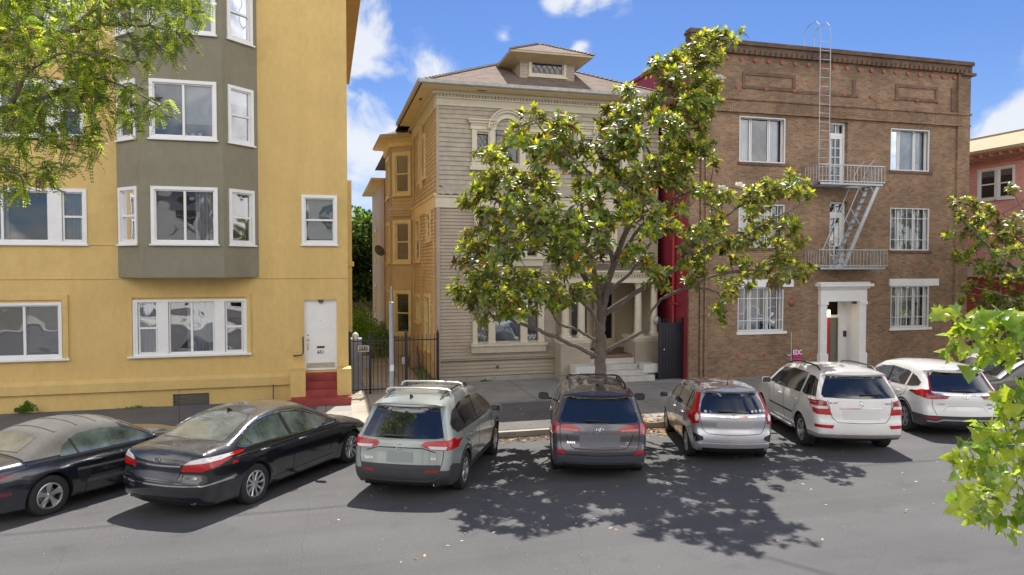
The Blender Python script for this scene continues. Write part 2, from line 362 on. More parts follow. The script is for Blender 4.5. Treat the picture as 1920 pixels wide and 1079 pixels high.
def pavement(name, col, joints=1.5):
    m, nt, b = new_mat(name); L = nt.links; N = nt.nodes.new
    c1, f1 = ramp_noise(nt, .9, tuple(x * .78 for x in col), tuple(x * 1.12 for x in col), .3, .7, 7)
    c2, f2 = ramp_noise(nt, 70, (.85, .85, .85), (1.12, 1.12, 1.12), .3, .7, 3)
    c = mixc(nt, 1., c1, c2, 'MULTIPLY')
    if joints:
        tc = N('ShaderNodeTexCoord'); br = N('ShaderNodeTexBrick'); L.new(tc.outputs['Object'], br.inputs['Vector'])
        br.offset = 0; br.inputs['Scale'].default_value = 1; br.inputs['Brick Width'].default_value = joints; br.inputs['Row Height'].default_value = joints
        br.inputs['Mortar Size'].default_value = .014; br.inputs['Color1'].default_value = (1, 1, 1, 1); br.inputs['Color2'].default_value = (.88, .88, .87, 1); br.inputs['Mortar'].default_value = (.42, .41, .4, 1)
        c = mixc(nt, 1., c, br.outputs['Color'], 'MULTIPLY')
    L.new(c, b.inputs['Base Color']); b.inputs['Roughness'].default_value = .88; bump(nt, f2, .3, .006, b); return m
M_pave = pavement('sidewalk_concrete', (.33, .315, .285))
M_pave2 = pavement('sunlit_driveway_concrete', (.42, .37, .30), 1.2)
M_patch = pavement('sidewalk_asphalt', (.135, .13, .128), 0)
M_earth = pavement('ground_soil', (.10, .09, .07), 0)

# ------------------------------------------------------------------ ground, road, sidewalk
def sheet(name, rows, x0, x1, m, nx=1):
    mb = MB()
    for i in range(len(rows) - 1):
        (ya, za), (yb, zb) = rows[i], rows[i + 1]
        for k in range(nx):
            a = x0 + (x1 - x0) * k / nx; b_ = x0 + (x1 - x0) * (k + 1) / nx
            mb.face([(a, ya, za), (b_, ya, za), (b_, yb, zb), (a, yb, zb)])
    o = mb.build(name, m, normals=False); tag(o, kind='structure'); return o
sheet('ground', [(-500, -.4), (900, -.4)], -700, 700, M_earth)
sheet('road', [(-9, -.10), (3, 0.), (11.5, 0.), (16.32, -.17)], -60, 70, M_asph)
mb = MB(); mb.box(-60, 70, -13, -9.0, -.35, .05); tag(mb.build('opposite_sidewalk', M_pave), kind='structure')
CURB = 16.32
def swz(y): return -.02 + (y - CURB) * .14 / 4.8 if y < 21.12 else .12
def slab(name, x0, x1, y0, y1, dz, m, th=.3):
    mb = MB(); ys = [y0, y1] if not (y0 < 21.12 < y1) else [y0, 21.12, y1]
    for a, b_ in zip(ys[:-1], ys[1:]):
        za, zb = swz(a) + dz, swz(b_) + dz
        n = len(mb.v); mb.v += [(x0, a, za), (x1, a, za), (x1, b_, zb), (x0, b_, zb)]; mb.f.append((n, n + 1, n + 2, n + 3)); mb.m.append(0)
    mb.face([(x0, y0, swz(y0) + dz - th), (x1, y0, swz(y0) + dz - th), (x1, y0, swz(y0) + dz), (x0, y0, swz(y0) + dz)])
    return tag(mb.build(name, m, normals=False), kind='structure')
slab('sidewalk', -60, 27, CURB + .16, 60, 0, M_pave)
slab('sidewalk_asphalt_repair', -14, -.25, CURB + .18, 21.1, .004, M_patch, .003)
slab('sidewalk_tree_strip', 3.2, 8.1, CURB + .18, 19.35, .004, M_patch, .003)
slab('driveway', .68, 3.1, 18.0, 44, .005, M_pave2, .004)  # paler warm slab carries the sun patch of the alley gap in its colour
mb = MB(); yy = CURB
x = -30.
while x < 27:
    mb.box(x, x + 2.98, yy, yy + .155, -.3, -.018 + random.uniform(-.004, .004)); x += 3.0
curb = mb.build('curb', M_conc); tag(curb, kind='structure')

# ------------------------------------------------------------------ windows (local: x right, z up, -y towards the viewer)
def frameM(x, y, z, ang=0.): return Matrix.Translation((x, y, z)) @ Matrix.Rotation(ang, 4, 'Z')
def sub(mb, M):
    mb.v = [tuple(M @ Vector(v)) for v in mb.v]; return mb
def ring(mb, x0, x1, z0, z1, w, y0, y1, mi=0):
    mb.box(x0, x0 + w, y0, y1, z0, z1, mi); mb.box(x1 - w, x1, y0, y1, z0, z1, mi)
    mb.box(x0 + w, x1 - w, y0, y1, z0, z0 + w, mi); mb.box(x0 + w, x1 - w, y0, y1, z1 - w, z1, mi)
def drape(x0, x1, z0, z1, y, folds=.09, amp=.03, top_gather=0.):
    mb = MB(); n = max(6, int((x1 - x0) / folds * 6)); ph = random.uniform(0, 6)
    P = []
    for i in range(n + 1):
        x = x0 + (x1 - x0) * i / n
        P.append((x, y + amp * math.sin(2 * math.pi * (x / folds) + ph + math.sin(x * 7) * .8)))
    for i in range(n):
        a, b = P[i], P[i + 1]; mb.face([(a[0], a[1], z0), (b[0], b[1], z0), (b[0], b[1], z1), (a[0], a[1], z1)])
    return mb
def blind(x0, x1, z0, z1, y, step=.05):
    mb = MB(); z = z1
    while z > z0 + step:
        mb.face([(x0, y, z), (x1, y, z), (x1, y + .02, z - step * .96), (x0, y + .02, z - step * .96)]); z -= step
    return mb
def win(parent, M, w, h, kind, cas=.075, proud=.035, sill=True, glass=None, fm=None, inside=None, rec=.06, name='window', cols=None):
    """kind: slider / hung / fixed / strips [(type,width)...]"""
    fm = fm or M_white; glass = glass or M_glass
    mb = MB(); ring(mb, -cas, w + cas, -cas, h + cas, cas + .012, -proud, rec - .005)
    if sill: mb.box(-cas - .04, w + cas + .04, -proud - .045, -proud + .01, -cas - .03, -cas + .012)
    gl = MB(); parts = cols or [(kind, w)]; x = 0.; y = rec * .35
    for kd, ww in parts:
        if kd == 'panel': mb.box(x, x + ww, -proud + .008, rec, 0, h)
        else:
            ring(mb, x + .012, x + ww - .012, .012, h - .012, .035, y, rec + .02)
            if kd == 'slider': mb.box(x + ww / 2 - .028, x + ww / 2 + .028, y - .012, rec + .02, .03, h - .03)
            if kd == 'hung':
                mb.box(x + .02, x + ww - .02, y - .014, rec + .02, h / 2 - .026, h / 2 + .026)
                ring(mb, x + .03, x + ww - .03, .035, h / 2, .025, y - .01, rec + .01)
            gl.face([(x + .02, rec, .02), (x + ww - .02, rec, .02), (x + ww - .02, rec, h - .02), (x + .02, rec, h - .02)])
        x += ww
    f = sub(mb, M).build(name, fm, parent)
    sub(gl, M).build('pane', glass, f)
    for item in (inside or []):
        nm, bm_, m_ = item; sub(bm_, M).build(nm, m_, f)
    return f

# ------------------------------------------------------------------ yellow apartment building
YB = 21.15
yb = empty('apartment_building', (-4, YB, 0), 'tall yellow stucco apartment building with olive grey bay and red front steps', 'building')
holes = []   # (x0,x1,z0,z1) world
X0 = -16.
WL = [(-10.05, -6.24, 4.66, 6.0), (-10.05, -6.24, 7.47, 8.85), (-10.05, -6.24, 10.25, 11.65)]
WR = [(-.56, .29, 4.70, 6.0), ]
GM = (-5.04, -2.19, 1.57, 3.03); GL = (-8.52, -6.86, 1.6, 2.98); DO = (-.59, .33, .95, 3.03)
for r in WL + WR + [GM, GL, DO]: holes.append((r[0] - X0, r[1] - X0, r[2], r[3]))
mb = MB()
wall(mb, (X0, YB), (1, 0), .66 - X0, .0, 13.3, holes, .16)
wall(mb, (.66, YB), (0, 1), 15, .0, 13.3)
wall(mb, (X0, YB + 15), (0, -1), 15, .0, 13.3)
mb.face([(X0, YB, 13.3), (.66, YB, 13.3), (.66, YB + 15, 13.3), (X0, YB + 15, 13.3)])
# flush bands: fine ledges at the storey lines
for z, a, b_ in ((4.60, -16, -5.43), (3.685, -16, -5.43), (3.685, -1.81, .66), (3.685, -5.43, -1.81)):
    mb.box(a, b_, YB - .022, YB + .002, z - .028, z)
yw = mb.build('wall', (M_yel,), yb, normals=False)
mb = MB()   # plinth with a sloping top, then the footing
mb.prism([(YB - .14, .60), (YB - .14, .84), (YB - .02, .93), (YB + .01, .93), (YB + .01, .60)], 'x', -16, -.965)
mb.prism([(YB - .05, .0), (YB - .05, .595), (YB - .01, .598), (YB - .01, .0)], 'x', -16, -4.10); mb.prism([(YB - .05, .0), (YB - .05, .595), (YB - .01, .598), (YB - .01, .0)], 'x', -3.17, -.965)
mb.box(-4.10, -3.17, YB - .05, YB - .01, .45, .596); mb.build('plinth', (M_yel,), yb)
mb = MB(); ring(mb, -4.10, -3.17, .12, .45, .025, YB - .06, YB - .012)
for i in range(7): mb.box(-4.07, -3.2, YB - .045, YB - .02, .155 + i * .04, .175 + i * .04)
mb.build('vent', mat('vent_grey', (.08, .085, .09), .6), yb)
mb = MB(); mb.box(-15.9, .5, YB + .75, YB + .77, .9, 12.9); mb.build('interior', M_room, yb)
# bay
mb = MB(); bp = [(-5.43, YB), (-4.65, YB - .8), (-2.63, YB - .8), (-1.81, YB)]
L1 = math.hypot(.78, .8); L3 = math.hypot(.82, .8)
rows = [(4.66, 6.05), (7.45, 8.87), (10.25, 11.68)]
wall(mb, bp[0], (.78, -.8), L1, 3.7, 13.2, [(.16, .86, a, b) for a, b in rows], .1)
wall(mb, bp[1], (1, 0), 2.02, 3.7, 13.2, [(.30, 1.80, a, b) for a, b in rows], .1)
wall(mb, bp[2], (.82, .8), L3, 3.7, 13.2, [(.24, .92, a, b) for a, b in rows], .1)
mb.face([(*p, 3.7) for p in bp][::-1]); mb.face([(*p, 13.2) for p in bp])
mb.build('bay', (M_olive,), yb, normals=False)
mb = MB(); mb.prism([(-5.3, YB + .02), (-4.55, YB - .55), (-2.73, YB - .55), (-1.95, YB + .02)], 'z', 4.0, 12.9); mb.build('interior', M_room, yb)
a1 = math.atan2(-.8, .78); a3 = math.atan2(.8, .82)
def obj_on_sill(w):
    m = MB()
    for i in range(3):
        x = w * (.55 + .13 * i); m.lathe([(0, .0), (.035, 0), (.045, .08 + .02 * i), (0, .08 + .02 * i)], (x, .14, .02), seg=8)
    return m
for k, (a, b) in enumerate(rows):
    h = b - a
    ins = [('blind', blind(.75, 1.47, .35 if k == 1 else .9, h, .12), M_blind)] if k == 1 else ([('blind', blind(.02, 1.48, .05, h, .11), M_blind)] if k == 2 else [])
    if k == 1: ins.append(('flower_pot', obj_on_sill(1.4), M_white))
    if k == 0: ins.append(('curtain', drape(1.0, 1.48, .0, h, .14), M_sheer))
    win(yb, frameM(-4.35, YB - .8, a), 1.5, h, 'slider', inside=ins)
    p = Vector((bp[0][0], bp[0][1])) + Vector((.78, -.8)).normalized() * .16
    win(yb, frameM(p.x, p.y, a, a1), .70, h, 'hung', inside=[('curtain', drape(.0, .3, 0, h, .12), M_sheer)])
    p = Vector(bp[2]) + Vector((.82, .8)).normalized() * .24
    win(yb, frameM(p.x, p.y, a, a3), .68, h, 'hung', inside=[('blind', blind(0, .68, h * (.7 if k else .3), h, .11), M_blind)] if k else [])
for k, r in enumerate(WL):
    w = r[1] - r[0]; h = r[3] - r[2]; c = [('hung', .52), ('panel', .30), ('slider', w - 1.64), ('panel', .30), ('hung', .52)]
    win(yb, frameM(r[0], YB, r[2]), w, h, '', cols=c, inside=[('curtain', drape(w - .5, w - .02, 0, h, .13), M_sheer), ('curtain', drape(.9, 2.0, 0, h, .14), M_sheer)])
r = WR[0]; win(yb, frameM(r[0], YB, r[2]), r[1] - r[0], r[3] - r[2], 'hung', inside=[('blind', blind(0, .85, .05, 1.3, .12), M_blind)])
r = GM; w = r[1] - r[0]; h = r[3] - r[2]
win(yb, frameM(r[0], YB, r[2]), w, h, '', cols=[('panel', .07), ('hung', .50), ('panel', .27), ('slider', 1.19), ('panel', .27), ('hung', .49), ('panel', .06)], glass=M_wavy, cas=.05,
    inside=[('curtain', drape(.05, .5, 0, h, .13), M_drape), ('curtain', drape(1.3, 2.1, .0, h, .14), M_drape)])
r = GL; win(yb, frameM(r[0], YB, r[2]), r[1] - r[0], r[3] - r[2], 'slider', glass=M_wavy, cas=.06, inside=[('blind', blind(.9, 1.6, .05, 1.35, .12), M_sheer)])
mb = MB()   # raised stucco surrounds
def surround(mb, x0, x1, z0, z1, w, d):
    mb.box(x0, x0 + w, YB - d, YB, z0, z1); mb.box(x1 - w, x1, YB - d, YB, z0, z1); mb.box(x0 + w, x1 - w, YB - d, YB, z1 - w, z1)
surround(mb, -5.20, -2.05, 1.54, 3.24, .10, .05); mb.build('window_surround', (M_yel,), yb); mb = MB(); surround(mb, -8.72, -6.65, 1.54, 3.24, .13, .05); mb.build('window_surround', (M_yel,), yb)
for a, b_ in ((-5.22, -2.03), (-8.75, -6.63)): mb = MB(); mb.box(a, b_, YB - .11, YB, 1.49, 1.54); mb.build('sill', M_white, yb)
# door, steps
mb = MB(); mb.box(-.55, .29, YB + .10, YB + .14, 1.0, 3.0); ring(mb, -.59, .33, .96, 3.03, .04, YB + .07, YB + .14); do = mb.build('door', M_white, yb)
mb = MB(); mb.box(-.53, .27, YB + .092, YB + .10, 1.02, 1.17); mb.build('kick_plate', mat('brass_plate', (.55, .5, .4), .3, .7, var=.2, vscale=12), do)
mb = MB(); mb.box(-.24, -.02, YB + .088, YB + .1, 1.60, 1.66); mb.build('letter_slot', mat('bronze_slot', (.10, .06, .04), .4, .6), do)
mb = MB(); mb.lathe([(0, -.06), (.03, -.055), (.035, -.03), (.012, -.02), (.012, 0), (.03, 0)], (-.49, YB + .1, 1.86), 'y', 12); mb.lathe([(0, -.02), (.025, -.018), (.028, 0)], (-.49, YB + .1, 1.99), 'y', 12)
mb.box(-.50, -.48, YB + .07, YB + .09, 1.55, 1.75); mb.build('handle', mat('brass', (.65, .48, .2), .25, .9), do)
mb = MB(); mb.lathe([(0, -.006), (.012, -.004), (.012, 0)], (-.13, YB + .1, 2.42), 'y', 8); mb.build('peephole', M_black, do)
text_mesh('651', .135, Matrix.Translation((-.13, YB + .094, 1.48)) @ FRONT, 'house_number', M_black, do, bold=.002)
mb = MB(); mb.box(-.2, -.04, YB + .02, YB + .12, 2.97, 3.03); mb.box(-.17, -.07, YB + .03, YB + .1, 2.93, 2.97); mb.build('door_lamp', mat('lamp_bronze', (.09, .07, .05), .5), yb)
mb = MB()
mb.box(-.55, .32, YB - .16, YB + .2, .12, .90); mb.box(-.55, .32, YB - .40, YB - .16, .12, .69); mb.box(-.55, .32, YB - .62, YB - .40, .12, .49)
mb.build('steps', M_redstep, yb)
mb = MB(); mb.box(-.93, .70, YB - 1.0, YB - .62, .10, .31); bst = mb.build('bottom_step', M_redstep, yb)
mb = MB(); mb.box(-.96, -.55, YB - .62, YB - .005, .1, 1.04); mb.build('stair_cheek', (M_yel,), yb); mb = MB(); mb.box(.32, .72, YB - .62, YB - .005, .1, 1.06); mb.build('stair_cheek', (M_yel,), yb)
mb = MB(); mb.tube([(-.62, YB - .02, 1.95), (-.62, YB - .12, 1.95), (-.62, YB - .14, 1.9), (-.62, YB - .14, 1.5), (-.66, YB - .14, 1.44), (-.86, YB - .14, 1.42), (-.88, YB - .01, 1.42)], .02, 8); mb.build('handrail', M_black, yb)
# side eave and the sunlit duct on the side wall
mb = MB(); mb.box(-16, 1.27, YB - .6, YB + 15.4, 13.2, 13.42); mb.build('eave', mat('ochre_soffit', (.55, .34, .10), .7, var=.08), yb)
mb = MB(); mb.box(.665, .80, YB + .6, YB + .9, 2.0, 6.6); mb.box(.665, .86, YB + .55, YB + .95, 4.0, 4.15); mb.build('wall_duct', (M_yel,), yb)
mb = MB(); mb.tube([(-1.45, YB - .16, .62), (-1.45, YB - .16, .2)], .018, 6); mb.build('pipe', M_sash, yb)
# ------------------------------------------------------------------ siding helpers
def merge_gaps(a, b, cuts):
    segs = [(a, b)]
    for c0, c1 in cuts:
        ns = []
        for s0, s1 in segs:
            if c1 <= s0 or c0 >= s1: ns.append((s0, s1)); continue
            if c0 > s0: ns.append((s0, c0))
            if c1 < s1: ns.append((c1, s1))
        segs = ns
    return segs
def siding(mb, org, u, width, z0, z1, course, holes=(), proud=.016, shingle=0., off=0., mi=0, scallop=None):
    """overlapping boards: each course tilts out at its bottom edge. u: unit dir, outward normal is right of u"""
    u = Vector((u[0], u[1], 0)).normalized(); n = Vector((u.y, -u.x, 0)); o = Vector((org[0], org[1], 0))
    P = lambda a, d, z: tuple(o + u * a + n * d + Vector((0, 0, z)))
    z = z0; row = 0
    while z < z1 - 1e-4:
        zt = min(z + course, z1); zm = (z + zt) / 2
        cuts = [(h[0], h[1]) for h in holes if h[2] < zm < h[3]]
        for s0, s1 in merge_gaps(0, width, cuts):
            if shingle > 0:
                x = s0 - random.uniform(0, shingle)
                while x < s1:
                    wv = shingle * random.uniform(.5, 1.5); a, b = max(x, s0), min(x + wv - .006, s1); x += wv
                    if b - a < .01: continue
                    j = random.uniform(0, .007) ; zz = z - random.uniform(0, .008)
                    mb.face([P(a, off + proud + j, zz), P(b, off + proud + j, zz), P(b, off + j * .3, zt), P(a, off + j * .3, zt)], mi)
                    mb.face([P(a, off, zz), P(b, off, zz), P(b, off + proud + j, zz), P(a, off + proud + j, zz)], mi)
            else:
                mb.face([P(s0, off + proud, z), P(s1, off + proud, z), P(s1, off + .002, zt), P(s0, off + .002, zt)], mi)
                mb.face([P(s0, off, z), P(s1, off, z), P(s1, off + proud, z), P(s0, off + proud, z)], mi)
        z = zt; row += 1
def lattice(w, h, y, step=.13, t=.012):
    mb = MB(); k = h / w
    n = int((w + h) / step) + 2
    for i in range(-n, n):
        for s in (1, -1):
            # line x = i*step + s*z*.62
            pts = []
            for z in (0, h):
                x = i * step + s * z * .62; pts.append((x, z))
            (xa, za), (xb, zb) = pts; dx, dz = xb - xa, zb - za; t0, t1 = 0, 1
            ok = True
            for lo, hi, p, d in ((0, w, xa, dx),):
                if abs(d) < 1e-9: ok = lo <= p <= hi; continue
                q0, q1 = (lo - p) / d, (hi - p) / d
                if q0 > q1: q0, q1 = q1, q0
                t0, t1 = max(t0, q0), min(t1, q1)
            if ok and t1 - t0 > .02: mb.bar((xa + dx * t0, y, za + dz * t0), (xa + dx * t1, y, za + dz * t1), t, .01)
    return mb

# ------------------------------------------------------------------ beige house
BY = 23.1; HX0, HX1 = 3.65, 11.62
hs = empty('shingled_house', (7.6, BY, 0), 'beige shingled house with hipped roof, small dormer and columned porch behind the big tree', 'house')
# openings (world X,Z)
low = [(4.95, 5.34), (5.57, 6.47), (6.70, 7.10)]
H_front = [(a, b, 1.42, 2.80) for a, b in low] + [(a, b, 4.35, 5.75) for a, b in ((5.0, 5.38), (5.6, 6.45), (6.68, 7.05), (9.1, 9.9))]
def pall(cx): return [(cx - 1.05, cx - .65, 7.60, 8.52), (cx - .385, cx + .385, 7.35, 8.60), (cx + .65, cx + 1.05, 7.60, 8.52)]
H_up = pall(5.995) + pall(9.75)
H_porch = [(7.75, 11.5, .9, 3.55)]
allh = H_front + H_up + H_porch
mb = MB(); wall(mb, (HX0, BY), (1, 0), HX1 - HX0, .05, 9.75, [(a - HX0, b - HX0, c, d) for a, b, c, d in allh], .10)
wall(mb, (HX1, BY), (0, 1), 22, .05, 9.75)
# arched heads are closed by the trim; back room
mb.build('wall', (M_side,), hs, normals=False)
mb = MB(); mb.box(HX0 + .1, 7.6, BY + .7, BY + .72, .9, 9.5); mb.box(7.6, HX1 - .1, BY + .7, BY + .72, 3.9, 9.5); mb.build('interior', M_room, hs)
# siding front
mb = MB(); HH = [(a - HX0, b - HX0, c, d) for a, b, c, d in allh]
siding(mb, (HX0, BY), (1, 0), 4.05, .30, .83, .125, HH, off=.02, proud=.042)
siding(mb, (HX0, BY), (1, 0), HX1 - HX0, .90, 5.95, .112, HH, off=.05, proud=.036)
mb.build('clapboard_siding', (M_side,), hs, normals=False)
mb = MB(); siding(mb, (HX0, BY), (1, 0), HX1 - HX0, 6.74, 9.32, .155, HH, off=.045, proud=.032, shingle=.42); mb.build('shingle_cladding', (M_shing,), hs, normals=False)
mb = MB()   # one course of scalloped shingles above the belt
for r_ in range(3):
    x = HX0 + (r_ % 2) * .14; z = 6.70 - .0 + r_ * .135 - .27
    while x < HX1 - .1:
        a, b = x, min(x + .275, HX1); xm = (a + b) / 2; y = BY - .085 + r_ * .008; pts = []
        for q in range(7):
            t = q / 6; px_ = a + (b - a) * t; pz = z - .055 + .05 * abs(math.cos(math.pi * t)) ** .7 + (.0)
            pts.append((px_, y, pz))
        mb.face(pts + [(b, y + .03, z + .2), (a, y + .03, z + .2)]); x += .28
mb.build('scalloped_shingles', (M_shing,), hs, normals=False)
# belt, skirt ledge, corner boards, foundation
mb = MB(); mb.box(HX0 - .10, HX1 + .05, BY - .12, BY, 5.95, 6.30); mb.box(HX0 - .13, HX1 + .05, BY - .16, BY - .005, 6.30, 6.35); mb.build('belt_course', M_cream, hs)
mb = MB(); mb.prism([(BY - .13, .86), (BY - .03, .90), (BY, .90), (BY, .83), (BY - .12, .83)], 'x', HX0 - .06, 7.72); mb.box(HX0 - .075, HX0 + .05, BY - .105, BY + .06, .28, 5.95); mb.box(HX0 - .065, HX0 + .03, BY - .08, BY + .06, 6.35, 9.32); mb.build('skirt_ledge', M_side, hs)
mb = MB(); x = HX0 - .05
while x < 7.7: mb.box(x, x + .495, BY - .075 + random.uniform(0, .008), BY + .1, -.05, .275); x += .5
mb.build('foundation', M_conc, hs)
# frieze, dentils, soffit, gutter, roof
mb = MB(); mb.box(HX0 - .06, HX1 + .1, BY - .10, BY, 9.32, 9.75); mb.box(HX0 - .09, HX1 + .1, BY - .15, BY - .02, 9.55, 9.60)
x = HX0 - .04
while x < HX1: mb.box(x, x + .055, BY - .165, BY - .09, 9.60, 9.68); x += .11
mb.box(HX0 - .12, HX1 + .1, BY - .20, BY - .02, 9.68, 9.78)
mb.box(HX0 - .10, HX0, BY, BY + 6.8, 9.22, 9.75); mb.box(HX0 - .2, HX0 - .022, BY - .196, BY + 6.8, 9.664, 9.776); mb.build('frieze', M_cream, hs)
ex0, ex1, ey0, ey1, ez = 3.02, 12.2, 22.32, 44.0, 9.86
SL = .50; hx = (ex0 + ex1) / 2; t_ = (ex1 - ex0) / 2; rz_ = ez + .06 + SL * t_
mb = MB()
mb.box(ex0 + .02, ex1 - .02, ey0 + .02, BY - .02, 9.79, 9.83); mb.box(ex0 + .02, HX0 - .02, BY - .02, 29.2, 9.79, 9.83); mb.build('soffit', mat('soffit_cream', (.72, .60, .38), .6, var=.06), hs)
for q in ((4.9, 5.2, 22.62, 22.72), (3.2, 3.3, 24.2, 24.5)): mb = MB(); mb.box(*q, 9.782, 9.795); mb.build('soffit_vent', M_black, hs)
mb = MB()
for a, b in (((ex0, ey0), (ex1, ey0)), ((ex0, ey0), (ex0, 29.4))):
    pr = [(-.0, .0), (-.02, -.09), (-.07, -.11), (-.12, -.08), (-.13, .02)]
    if a[1] == b[1]: mb.prism([(ey0 + p, ez + .06 + q) for p, q in pr], 'x', ex0 - .12, ex1 + .1)
    else: mb.prism([(ex0 + p, ez + .06 + q) for p, q in pr], 'y', ey0 - .12, 29.4)
gutm = mat('gutter_grey', (.42, .42, .40), .5, var=.2, vscale=6)
mb2 = MB(); mb2.prism([(ey0 + p, ez + .06 + q) for p, q in pr], 'x', ex0 - .12, ex1 + .1); mb2.prism([(ex0 + p, ez + .06 + q) for p, q in pr], 'y', ey0 - .10, 29.4)
mb2.build('gutter', gutm, hs)
def roof_mat():
    m, nt, b = new_mat('asphalt_shingles'); L = nt.links; N = nt.nodes.new
    tc = N('ShaderNodeTexCoord'); sp = N('ShaderNodeSeparateXYZ'); L.new(tc.outputs['Object'], sp.inputs[0])
    ge = N('ShaderNodeNewGeometry'); sn = N('ShaderNodeSeparateXYZ'); L.new(ge.outputs['Normal'], sn.inputs[0])
    ab = N('ShaderNodeMath'); ab.operation = 'ABSOLUTE'; L.new(sn.outputs['X'], ab.inputs[0]); gt = N('ShaderNodeMath'); gt.operation = 'GREATER_THAN'; L.new(ab.outputs[0], gt.inputs[0]); gt.inputs[1].default_value = .2
    mu = N('ShaderNodeMix'); L.new(gt.outputs[0], mu.inputs[0]); L.new(sp.outputs['X'], mu.inputs[2]); L.new(sp.outputs['Y'], mu.inputs[3])
    cb = N('ShaderNodeCombineXYZ'); L.new(mu.outputs[0], cb.inputs[0]); L.new(sp.outputs['Z'], cb.inputs[1])
    br = N('ShaderNodeTexBrick'); L.new(cb.outputs[0], br.inputs['Vector']); br.inputs['Scale'].default_value = 1; br.inputs['Brick Width'].default_value = .26; br.inputs['Row Height'].default_value = .062
    br.inputs['Mortar Size'].default_value = .004; br.inputs['Color1'].default_value = (.255, .195, .15, 1); br.inputs['Color2'].default_value = (.17, .13, .11, 1); br.inputs['Mortar'].default_value = (.10, .075, .065, 1)
    n1, f1 = ramp_noise(nt, 40, (.75, .75, .75), (1.2, 1.2, 1.2)); c = mixc(nt, 1., br.outputs['Color'], n1, 'MULTIPLY')
    L.new(c, b.inputs['Base Color']); b.inputs['Roughness'].default_value = .9; b.inputs['Specular IOR Level'].default_value = .2; bump(nt, br.outputs['Fac'], -.7, .02, b); return m
M_roof = roof_mat()
mb = MB(); A = (ex0, ey0, ez + .06); B_ = (ex1, ey0, ez + .06); C_ = (hx, ey0 + t_, rz_); D_ = (hx, ey1 - t_, rz_); E_ = (ex1, ey1, ez + .06); F_ = (ex0, ey1, ez + .06)
mb.face([A, B_, C_]); mb.face([B_, E_, D_, C_]); mb.face([F_, A, C_, D_]); mb.face([E_, F_, D_])
rf = mb.build('roof', (M_roof,), hs, normals=False)
mb = MB()   # ridge cap tiles along the hips
def caps(mb, p, q, w=.11, step=.2):
    p = Vector(p); q = Vector(q); n = int((q - p).length / step); d = (q - p).normalized(); s = d.cross(Vector((0, 0, 1))).normalized()
    for i in range(n):
        a = p + d * (i * step); b = p + d * (i * step + step * 1.15); h = Vector((0, 0, .035 + .02)); g = Vector((0, 0, .02))
        mb.face([a - s * w - Vector((0, 0, w * .25)) + h * .6, a + h * 1.1, b + g * 1.1, b - s * w - Vector((0, 0, w * .25)) + g * .4]); mb.face([a + h * 1.1, a + s * w - Vector((0, 0, w * .25)) + h * .6, b + s * w - Vector((0, 0, w * .25)) + g * .4, b + g * 1.1])
        mb.face([a - s * w - Vector((0, 0, w * .25)), a + s * w - Vector((0, 0, w * .25)), a + h * 1.1])
caps(mb, A, C_); caps(mb, B_, C_); caps(mb, C_, D_)
mb.build('ridge_caps', (M_roof,), rf, normals=False)
# dormer
DY = 23.62; dx0, dx1 = 6.62, 8.62; dz0 = ez + .06 + SL * (DY - ey0); dzt = 11.16
dm_parent = hs
mb = MB(); dh = [(.40, 1.60, dz0 + .16, dz0 + .62)]
wall(mb, (dx0, DY), (1, 0), dx1 - dx0, dz0 - .1, dzt, dh, .06)
for xx in (dx0, dx1): mb.face([(xx, DY, dz0 - .1), (xx, DY, dzt), (xx, DY + 2.2, dzt), (xx, DY + 2.2, dzt)][:3] + [(xx, DY + (dzt - dz0) / SL, dzt)])
siding(mb, (dx0, DY), (1, 0), dx1 - dx0, dz0 + .02, dzt, .1, dh, off=.0, proud=.015, shingle=.2)
dorm = mb.build('dormer', (M_shing,), hs, normals=False)
win(hs, frameM(dx0 + .40, DY, dz0 + .16), 1.2, .46, 'fixed', cas=.09, proud=.04, glass=M_dglass, fm=M_cream, inside=[('lattice', lattice(1.2, .46, .03, .2), M_lead)])
mb = MB(); mb.box(dx0 + .1, dx1 - .1, DY + .3, DY + .32, dz0, dzt); mb.build('interior', M_room, dorm)
qx0, qx1, qy0, qz = 6.12, 9.12, DY - .62, 11.34; ax, ay, az = (qx0 + qx1) / 2, DY + .95, 12.10
mb = MB(); mb.face([(qx0, qy0, qz), (qx1, qy0, qz), (ax, ay, az)]); mb.face([(qx1, qy0, qz), (qx1, DY + 2.5, qz), (ax, DY + 4, az), (ax, ay, az)]); mb.face([(qx0, DY + 2.5, qz), (qx0, qy0, qz), (ax, ay, az), (ax, DY + 4, az)])
drf = mb.build('dormer_roof', (M_roof,), dorm, normals=False)
mb = MB(); caps(mb, (qx0, qy0, qz), (ax, ay, az), .08, .15); caps(mb, (qx1, qy0, qz), (ax, ay, az), .08, .15); mb.build('dormer_ridge_caps', (M_roof,), dorm, normals=False)
mb = MB(); mb.box(qx0 + .01, qx1 - .01, qy0 + .01, DY + 2.4, qz - .07, qz - .01)
mb.face([(qx0 + .05, qy0 + .05, qz - .07), (qx1 - .05, qy0 + .05, qz - .07), (dx1, DY, dzt - .05), (dx0, DY, dzt - .05)])
mb.face([(qx0 + .05, qy0 + .05, qz - .07), (dx0, DY, dzt - .05), (dx0, DY + 2, dzt - .05), (qx0 + .05, DY + 2.3, qz - .07)]); mb.face([(qx1 - .05, qy0 + .05, qz - .07), (qx1 - .05, DY + 2.3, qz - .07), (dx1, DY + 2, dzt - .05), (dx1, DY, dzt - .05)])
mb.build('dormer_eave', mat('dormer_soffit', (.50, .39, .24), .6, var=.1), dorm, normals=False)

